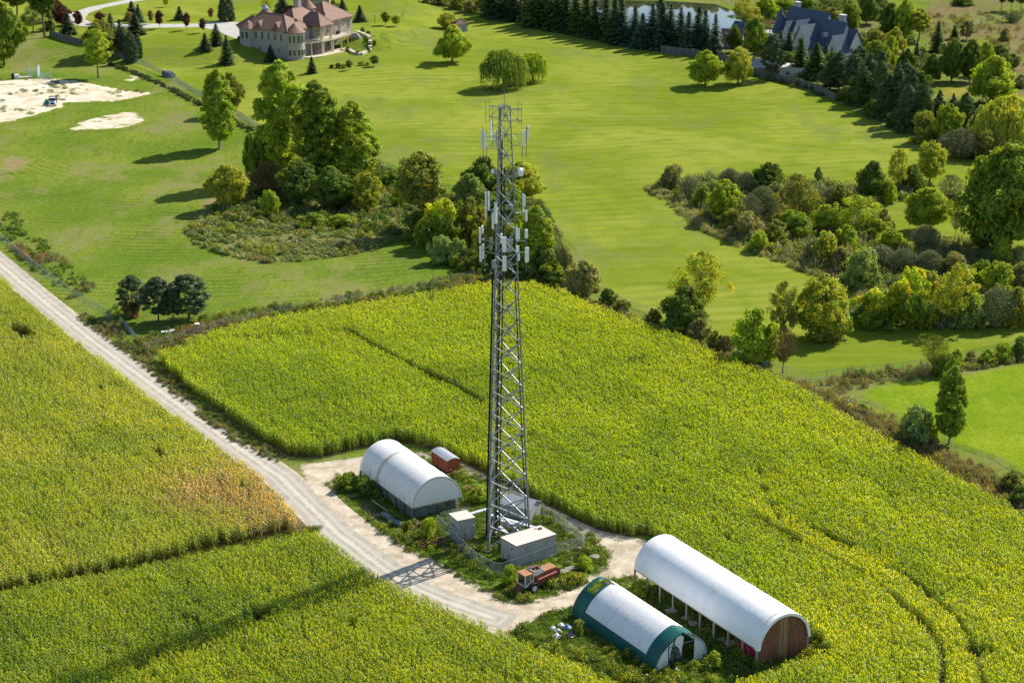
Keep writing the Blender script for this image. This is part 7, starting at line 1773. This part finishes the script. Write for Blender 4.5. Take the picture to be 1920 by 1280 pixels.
turret(2.8, 1.2, 3.2, -.5, 8.5, 11.4); turret(.4, 19, 2.9, -.5, 8.6, 11.2, n=8); turret(21.5, 10.5, 2.5, 8, 13.2, 16.6); pt = turret(12, 21, 4.0, 5, 9.6, 14.0, n=8)
m = MB(); m.lathe((12, 21, 0), [(1.3, 13.0), (1.2, 13.5), (.03, 14.7)], 8); m.build('glass_cap', MAT['skylight'], pt)
for q in (10.0, 13.5):
    pass
# chimney, dormers
m = MB(); m.box((17.2, 11, 14.6), (1.7, 1.5, 4.2)); m.box((17.2, 11, 16.9), (2.0, 1.8, .4)); ch = m.build('chimney', MAT['stone'], H); m = MB(); m.box((17.2, 11, 17.8), (1.3, 1.1, 1.3)); m.build('chimney_cap', MAT['skylight'], ch)
for (u, v, z) in ((22.5, 4.6, 11.4), (8.2, 5.2, 11.2)):
    m = MB(); m.add([(u - .9, v - .9, z - .9), (u + .9, v - .9, z - .9), (u, v - .9, z + .5), (u - .9, v + 1.8, z - .9), (u + .9, v + 1.8, z - .9), (u, v + 1.8, z + .5)], [(0, 1, 2), (0, 2, 5, 3), (1, 4, 5, 2)]); m.build('dormer', MAT['tiles'], H)
for (v, z) in ((7, 10.6), (14.5, 10.4)):
    m = MB(); m.add([(.3, v - 1.4, z - 1.3), (.3, v + 1.4, z - 1.3), (.3, v, z + .9), (4.5, v, z + .9), (3.0, v - 1.4, z - 1.3), (3.0, v + 1.4, z - 1.3)], [(0, 2, 1), (0, 4, 3, 2), (1, 2, 3, 5)]); m.build('gable', MAT['tiles'], H)
# balcony, columns, patio, curved stair
pts = [(5.5, 2.2), (5.5, -.6), (8, -1.8), (12, -3.2), (18, -3.4), (24, -2.6), (29, -2.2), (29, 2.2)]
m = MB(); m.prism(pts, 4.1, 4.5); bal = m.build('balcony', MAT['cream'], H)
for k in range(len(pts) - 1):
    a, b = pts[k], pts[k + 1]; q = MB(); q.tube((a[0], a[1], 5.4), (b[0], b[1], 5.4), .09, .09, 5)
    for j in range(6): f = j / 6; q.tube((a[0] + (b[0] - a[0]) * f, a[1] + (b[1] - a[1]) * f, 4.5), (a[0] + (b[0] - a[0]) * f, a[1] + (b[1] - a[1]) * f, 5.4), .05, .05, 4)
    q.build('balustrade', MAT['cream'], bal)
for (u, v) in ((6, -.5), (8, -1.6), (12, -2.9), (12.8, -2.9), (17, -3.0), (17.8, -3.0), (23, -2.4), (27, -2.1)):
    m = MB(); m.tube((u, v, 0), (u, v, 4.1), .3, .24, 10); m.build('column', MAT['cream'], H)
for (u, v) in ((12, -2.4), (12.8, -2.4), (17, -2.4), (17.8, -2.4), (23, 1.2), (27, 1.2)):
    m = MB(); m.tube((u, v, 4.5), (u, v, 9.2), .26, .2, 10); m.build('column', MAT['cream'], H)
m = MB()
for k in range(16):
    t = k / 15; a = -1.5 + 1.9 * t; m.box((27.5 + 3.2 * math.cos(a), -2.6 + 3.2 * math.sin(a) - .6, .2 + 2.05 * t), (1.1, 2.6, .4 + 4.1 * t), a)
m.build('curved_stair', MAT['concrete'], H)
m = MB(); m.prism([(3, 0), (5, -4), (9, -5.2), (15, -5.6), (21, -6.6), (27, -7.4), (31, -6.8), (32.5, -4), (31, -1), (28, 3), (5, 3)], -.2, .16); m.build('patio', MAT['cream'], H)
block(H, 21, 27, -.2, 2, 3.0, 3.4, 'cream', 'landing')
m = MB(); m.box((25.2, .5, 5.1), (1.6, .8, 1.1)); m.build('grill', MAT['dark'], H)
# windows
for v in (4.5, 7.2, 9.9, 12.6, 15.3): window(H, 'v', v, 0, 6.6, 1.1, 2.4, 0); 
for v in (5.8, 10, 13.8): window(H, 'v', v, 0, 2.4, .9, 1.5, 0)
for u, a in ((13.4, False), (15, True), (16.6, False)): window(H, 'u', u, .4, 6.6, .9 if not a else 1.3, 2.8, 0, a)
for u in (8.2, 10, 11.6): window(H, 'u', u, 3, 2.0, 1.1, 2.4, 0); 
for u in (19, 21.4, 23.8): window(H, 'u', u, 2.0 if u > 20 else 3, 6.7, 1.2, 2.6, 0, True); window(H, 'u', u, 2.0 if u > 20 else 3, 2.0, 1.2, 2.3, 0)
for u in (13.2, 15, 16.8): window(H, 'u', u, .4, 2.0, 1.1, 2.3, 0)
for u in (28.2, 33): window(H, 'u', u, 2, 7.0, 1.2, 2.0, 0, True)
window(H, 'u', 30.6, 2, 7.6, .6, .9, 0)
for k in range(6):
    a = math.radians(190 + k * 26); 
    for z, hh in ((6.4, 2.5), (2.0, 2.0)):
        m = MB(); c, s = math.cos(a), math.sin(a); m.box((2.8 + 3.22 * c, 1.2 + 3.22 * s, z), (.1, .95, hh), a); f = m.build('window', MAT['cream'], H); m = MB(); m.box((2.8 + 3.27 * c, 1.2 + 3.27 * s, z), (.06, .75, hh - .2), a); m.build('pane', MAT['pane'], f)
for k in range(3):
    a = math.radians(150 + k * 30); c, s = math.cos(a), math.sin(a); m = MB(); m.box((.4 + 2.86 * c, 19 + 2.86 * s, 6.5), (.1, .95, 2.4), a); f = m.build('window', MAT['cream'], H); m = MB(); m.box((.4 + 2.9 * c, 19 + 2.9 * s, 6.5), (.06, .75, 2.2), a); m.build('pane', MAT['pane'], f)
# mansion outbuilding behind
x, y = ground_at(551, 26); o = thing('outbuilding', 'grey stone outbuilding with hipped red tile roof behind the mansion', 'house', (x, y, 2.6), math.radians(2))
block(o, 0, 13, 0, 9, -3, 5.2, 'stone'); hip(o, 0, 13, 0, 9, 5.2, 9.2, 'tiles', 'u', .7)
for u in (3, 6.5, 10): window(o, 'u', u, 0, 3.2, 1.0, 1.4, 0)
# garden wall stones and lower terrace
GW = [(640, 88), (652, 92), (664, 89), (676, 86), (686, 82), (694, 78), (694, 73), (688, 69), (678, 65), (668, 62)]
gw = None; Wp = [ground_at(*p) for p in GW]; gw = thing('garden_wall', 'curved low wall of pale stone blocks in front of the mansion wing', 'wall', (Wp[0][0], Wp[0][1], float(terrain(*Wp[0]))))
for a, b in zip(Wp, Wp[1:]):
    Ls = math.hypot(b[0] - a[0], b[1] - a[1]); n = max(1, int(Ls / 2.2))
    for k in range(n):
        f = (k + .5) / n; x, y = a[0] + (b[0] - a[0]) * f, a[1] + (b[1] - a[1]) * f; m = MB(); m.box((x, y, float(terrain(x, y)) + .35), (Ls / n * .88, 1.2, .9), math.atan2(b[1] - a[1], b[0] - a[0])); m.build('stone_block', MAT['cream'], gw, world=True)
x, y = ground_at(703, 44); o = thing('lamp_post', 'thin dark post on the lawn right of the mansion', 'post', (x, y, float(terrain(x, y)))); m = MB(); m.tube((0, 0, 0), (0, 0, 2.6), .1, .08, 8); m.build('post', MAT['dark'], o); m = MB(); m.box((0, 0, 2.7), (.3, .3, .35)); m.build('lantern', MAT['dark'], o)
# small shed on the lawn
x, y = ground_at(855, 60); o = thing('garden_shed', 'small pale blue shed with brown hipped roof on the lawn', 'shed', (x, y, float(terrain(x, y))), math.radians(12))
block(o, 0, 4.2, 0, 4, -.3, 2.5, 'shelter_dark'); hip(o, 0, 4.2, 0, 4, 2.5, 4.3, 'tiles', 'u', .3, 1.9); window(o, 'u', 2.8, 0, 1.4, .9, .9, 0, False, 'stucco'); m = MB(); m.box((1.2, -.04, 1.0), (.9, .06, 2.0)); m.build('door', MAT['stucco'], o)
# ------------------------------------------------------------------ blue roofed house
x, y = ground_at(1458, 98); Bh = thing('gabled_house', 'white house with many steep blue grey slate gables among conifers', 'house', (x, y, 0), math.radians(-50))
def gable(parent, u0, u1, v0, v1, ze, zr, along, mat='slate', wall='stucco', ov=.45, half=False):
    block(parent, u0, u1, v0, v1, -.5, ze, wall); m = MB(); g = MB(); t = .22
    if along == 'u':
        vm = (v0 + v1) / 2; k = (zr - ze) / ((v1 - v0) / 2); zo = ze - ov * k
        for s, vv in ((0, v0 - ov), (1, v1 + ov)):
            P = [(u0 - ov, vv, zo), (u1 + ov, vv, zo), (u1 + ov, vm, zr), (u0 - ov, vm, zr)]; m.add(P + [(a, b, c + t) for a, b, c in P], [(0, 1, 2, 3), (7, 6, 5, 4), (0, 4, 5, 1), (1, 5, 6, 2), (2, 6, 7, 3), (3, 7, 4, 0)])
        for uu in (u0, u1): g.add([(uu, v0, ze), (uu, v1, ze), (uu, vm, zr - .05)], [(0, 1, 2)])
    else:
        um = (u0 + u1) / 2; k = (zr - ze) / ((u1 - u0) / 2); zo = ze - ov * k
        for s, uu in ((0, u0 - ov), (1, u1 + ov)):
            P = [(uu, v0 - ov, zo), (uu, v1, zo), (um, v1, zr), (um, v0 - ov, zr)]; m.add(P + [(a, b, c + t) for a, b, c in P], [(0, 1, 2, 3), (7, 6, 5, 4), (0, 4, 5, 1), (1, 5, 6, 2), (2, 6, 7, 3), (3, 7, 4, 0)])
        g.add([(u0, v0, ze), (u1, v0, ze), (um, v0, zr - .05)], [(0, 1, 2)])
    g.build('gable_wall', MAT[wall], parent); return m.build('roof', MAT[mat], parent)
gable(Bh, 0, 17, 1, 10, 5.8, 14.6, 'u'); gable(Bh, 15, 26, 0, 8, 5.2, 12.6, 'u'); gable(Bh, 21, 29, 2, 9, 4.8, 10.6, 'u')
gable(Bh, 3.2, 7.4, -2.2, 5, 6.0, 11.0, 'v'); gable(Bh, 8.6, 14.2, -4, 5.5, 5.4, 12.2, 'v'); gable(Bh, 11.5, 18.5, -6, 4, 4.6, 11.2, 'v'); gable(Bh, 24, 29.5, -3.5, 4, 3.4, 9.2, 'v')
m = MB(); m.lathe((-1.4, 2.4, 0), [(2.3, -.5), (2.3, 6.6)], 16); m.build('turret_wall', MAT['stucco'], Bh); m = MB(); m.lathe((-1.4, 2.4, 0), [(2.9, 6.2), (2.75, 6.7), (.05, 15.0)], 16); m.build('turret_roof', MAT['slate'], Bh)
for (u, v, z, w) in ((1.6, 7.2, 16.0, 1.8), (22.5, 6.0, 14.4, 2.2)):
    m = MB(); m.box((u, v, z - 3), (w, 1.3, 6)); c_ = m.build('chimney', MAT['shelter_dark'], Bh); m = MB(); m.box((u, v, z + .15), (w + .3, 1.6, .3)); m.build('chimney_cap', MAT['stucco'], c_)
for (u, v, z) in ((20, 1.1, 8.3), (6.2, 2.6, 9.6)):
    m = MB(); m.box((u, v - .3, z), (1.1, 1.6, 1.3)); d = m.build('dormer', MAT['stucco'], Bh); m = MB(); m.box((u, v - 1.12, z), (.6, .06, .8)); m.build('dormer_pane', MAT['pane'], d)
for (u, v, z) in ((11.4, -4, 7.5), (15, -6, 6.5), (26.8, -3.5, 5)): window(Bh, 'u', u, v, z, 1.1, 1.5, 0, False, 'stucco')
for u in (17.5, 20, 23): window(Bh, 'u', u, 0, 3.2, 1.1, 1.6, 0, False, 'stucco')
x, y = ground_at(1597, 92); o = thing('garden_pavilion', 'small pavilion with pointed slate cone roof right of the gabled house', 'pavilion', (x, y, 0)); m = MB(); m.lathe((0, 0, 0), [(1.6, 0), (1.6, 3.0)], 12); m.build('wall', MAT['stucco'], o); m = MB(); m.lathe((0, 0, 0), [(2.1, 2.9), (2.0, 3.1), (.04, 6.4)], 12); m.build('cone_roof', MAT['slate'], o)
x, y = ground_at(1607, 86); o = thing('flag_pole', 'leaning white boom beside the small cone roofed pavilion', 'pole', (x, y, 0)); m = MB(); m.tube((0, 0, 0), (2.6, 1.5, 5.2), .22, .16, 8); m.build('boom', MAT['stucco'], o); m = MB(); m.box((0, 0, .2), (.7, .7, .4)); m.build('foot', MAT['concrete'], o)
x, y = ground_at(1410, 140); o = thing('low_outbuilding', 'low outbuilding with grey shingle roof behind the board wall', 'outbuilding', (x, y, 0), math.radians(-20)); gable(o, 0, 8, 0, 6, 2.6, 4.6, 'u', 'slate', 'fencegrey')
x, y = ground_at(1462, 144); o = thing('flat_roofed_garage', 'white flat roofed garage behind the board wall', 'garage', (x, y, 0), math.radians(-22)); block(o, 0, 10.5, 0, 7, -.3, 3.2, 'stucco'); m = MB(); m.box((5.25, 3.5, 3.32), (11.2, 7.7, .24)); m.build('roof', MAT['roof_white'], o); m = MB(); m.box((7.4, -.05, 1.2), (3.2, .08, 2.4)); m.build('garage_door', MAT['shelter_dark'], o); window(o, 'u', 2.6, 0, 1.7, 1.1, 1.0, 0, False, 'cream')
x, y = ground_at(1351, 90); o = thing('lakeside_cabin', 'brown roofed cabin with skylights at the end of the spruces', 'cabin', (x, y, 0), math.radians(-18)); gable(o, 0, 7, 0, 6, 3.2, 6.0, 'u', 'tiles', 'shelter')
for k in range(3): m = MB(); m.box((1.5 + k * 2, 1.3, 4.75), (.8, 1.0, .18)); m.build('skylight', MAT['skylight'], o)
x, y = ground_at(1392, 84); o = thing('roof_terrace_house', 'pale house part with wooden pergola deck behind the dense green tree', 'house', (x, y, 0), math.radians(-40)); block(o, 0, 11, 0, 6, -.3, 5.2, 'shelter'); gable(o, -5, 6, 0, 6, 4.4, 7.2, 'u', 'slate', 'shelter')
for (u, v) in ((7, .3), (10.7, .3), (7, 5.7), (10.7, 5.7)): m = MB(); m.box((u, v, 6.7), (.25, .25, 3.0)); m.build('pergola_post', MAT['orange_rust'], o)
for v in (.3, 3, 5.7): m = MB(); m.box((8.85, v, 8.25), (4.3, .2, .25)); m.build('pergola_beam', MAT['orange_rust'], o)
# ------------------------------------------------------------------ vehicles and things at the sand
MAT['carblue'] = plain('dark_blue_car_paint', (.008, .035, .065), .2, .3, .1, spec=.6); MAT['truckwhite'] = plain('white_truck_paint', (.74, .76, .77), .3, 0, .05); MAT['truckteal'] = plain('teal_trim_paint', (.02, .22, .22), .35); MAT['chrome'] = plain('chrome', (.6, .6, .6), .2, .9, .05); MAT['lamp'] = plain('headlamp_glass', (.7, .72, .72), .15)
def wheels(o, xs_, w, r, wd=.26):
    for sx in xs_:
        for sy in (-w, w):
            m = MB(); m.tube((sx, sy - wd / 2, r), (sx, sy + wd / 2, r), r, r, 16); q = m.build('wheel', MAT['rubber'], o); m = MB(); m.tube((sx, sy - wd / 2 - .01, r), (sx, sy + wd / 2 + .01, r), r * .55, r * .55, 10); m.build('rim', MAT['chrome'], q)
x, y = ground_at(317, 144); o = thing('parked_car', 'dark blue sport utility car parked on the lawn inside the fence', 'car', (x, y, float(terrain(x, y))), math.radians(-42)); side = [(-2.4, .45), (2.35, .45), (2.42, .8), (2.3, 1.02), (1.2, 1.15), (.55, 1.72), (-1.9, 1.76), (-2.35, 1.15), (-2.42, .9)]
def loft(P, w, ws): 
    m = MB(); n = len(P); m.add([(a, -w if b < 1.2 else -ws, b) for a, b in P] + [(a, w if b < 1.2 else ws, b) for a, b in P], [tuple(range(n)), tuple(range(2 * n - 1, n - 1, -1))] + [(i, (i + 1) % n, n + (i + 1) % n, n + i) for i in range(n)]); return m
loft(side, .97, .78).build('body', MAT['carblue'], o)
m = MB(); m.add([(1.16, -.84, 1.20), (1.16, .84, 1.20), (.62, .74, 1.68), (.62, -.74, 1.68)], [(0, 1, 2, 3)]); m.v = [(a + .03, b, c + .03) for a, b, c in m.v]; m.build('windscreen', MAT['pane'], o)
for s in (-1, 1):
    for (a, b) in ((-.5, .6), (-1.75, -.6)): m = MB(); m.add([(a, s * .93, 1.2), (b, s * .93, 1.2), (b - .15, s * .81, 1.64), (a + .05, s * .81, 1.64)], [(0, 1, 2, 3)]); m.build('side_window', MAT['pane'], o)
    m = MB(); m.box((2.34, s * .7, .86), (.14, .4, .16)); m.build('headlight', MAT['lamp'], o)
    m = MB(); m.box((.95, s * 1.04, 1.12), (.14, .2, .14)); m.build('mirror', MAT['carblue'], o)
m = MB(); m.box((2.42, 0, .6), (.08, 1.8, .22)); m.build('bumper', MAT['chrome'], o); m = MB(); m.box((2.38, 0, .86), (.08, .8, .2)); m.build('grille', MAT['dark'], o); m = MB(); m.box((-2.4, -.75, 1.3), (.08, .9, 1.1), .9); m.build('tailgate', MAT['carblue'], o)
wheels(o, (-1.45, 1.5), .88, .38)
x, y = ground_at(99, 196); o = thing('dump_truck', 'white cab truck with dark dump bed standing on the sand, door open', 'truck', (x, y, 0), math.radians(-80)); P = [(-.2, .6), (2.6, .6), (2.62, 1.2), (2.5, 1.45), (1.5, 1.6), (1.0, 2.45), (-.1, 2.5), (-.2, 2.3)]
loft(P, 1.02, .86).build('cab', MAT['truckwhite'], o)
m = MB(); m.add([(1.5, -.86, 1.64), (1.5, .86, 1.64), (1.06, .76, 2.38), (1.06, -.76, 2.38)], [(0, 1, 2, 3)]); m.v = [(a + .03, b, c + .02) for a, b, c in m.v]; m.build('windscreen', MAT['pane'], o)
for s in (-1, 1):
    m = MB(); m.add([(.15, s * .98, 1.62), (1.3, s * .98, 1.62), (.95, s * .86, 2.32), (.2, s * .86, 2.34)], [(0, 1, 2, 3)]); m.build('side_window', MAT['pane'], o); m = MB(); m.box((2.62, s * .75, 1.05), (.08, .3, .24)); m.build('headlight', MAT['lamp'], o); m = MB(); m.box((1.35, s * 1.2, 1.75), (.12, .26, .4)); m.build('mirror', MAT['dark'], o)
m = MB(); m.box((2.7, 0, .65), (.16, 2.1, .3)); m.build('bumper', MAT['chrome'], o); m = MB(); m.box((2.64, 0, 1.05), (.06, 1.1, .5)); m.build('grille', MAT['dark'], o); m = MB(); m.box((2.0, 0, 1.56), (.9, 1.2, .05)); m.build('bonnet_stripe', MAT['truckteal'], o)
m = MB(); m.box((1.3, -1.65, 1.35), (.08, 1.1, 1.2), .25); d = m.build('door', MAT['truckteal'], o)
m = MB()
for c, s in (((-2.1, 0, 1.15), (3.6, 2.2, .12)), ((-2.1, -1.07, 1.65), (3.6, .08, .95)), ((-2.1, 1.07, 1.65), (3.6, .08, .95)), ((-3.88, 0, 1.65), (.08, 2.2, .95)), ((-.34, 0, 1.85), (.08, 2.2, 1.4))): m.box(c, s)
m.build('dump_bed', MAT['dark'], o); m = MB(); m.box((-3.3, 0, 1.9), (.7, 1.3, .5)); m.build('load', MAT['red'], o); m = MB(); m.box((-.6, 0, .75), (5.6, .8, .25)); m.build('chassis', MAT['dark'], o); wheels(o, (-2.6, 1.9), .95, .5, .34)
x, y = ground_at(25, 148); o = thing('utility_trailer', 'small white box trailer with dark open side at the edge of the sand', 'trailer', (x, y, 0), .2); m = MB(); m.box((1.1, 0, 1.0), (1.4, 1.6, 1.5)); m.build('white_box', MAT['truckwhite'], o); m = MB(); m.box((-.1, 0, 1.1), (.9, 1.6, 1.9)); m.build('dark_box', MAT['dark'], o); m = MB(); m.box((3.8, .3, .5), (4.0, 1.8, .8)); m.build('sand_bin', MAT['cream'], o); wheels(o, (.6,), .85, .3)
MAT['bluewire'] = plain('blue_grey_wire', (.22, .33, .42), .5, .3, .15)
chain_fence('blue grey wire panel pen on the grass above the sand', [(50, 138), (50, 146), (71, 146), (75, 140)], 3.2, 2.6, 'wire_pen', 'bluewire', pitch=.4, wire=.022)
chain_fence('pale blue wire panel pen on the sand edge', [(74, 150), (96, 150), (96, 145)], 2.4, 2.0, 'wire_pen', 'bluewire', pitch=.4, wire=.022)
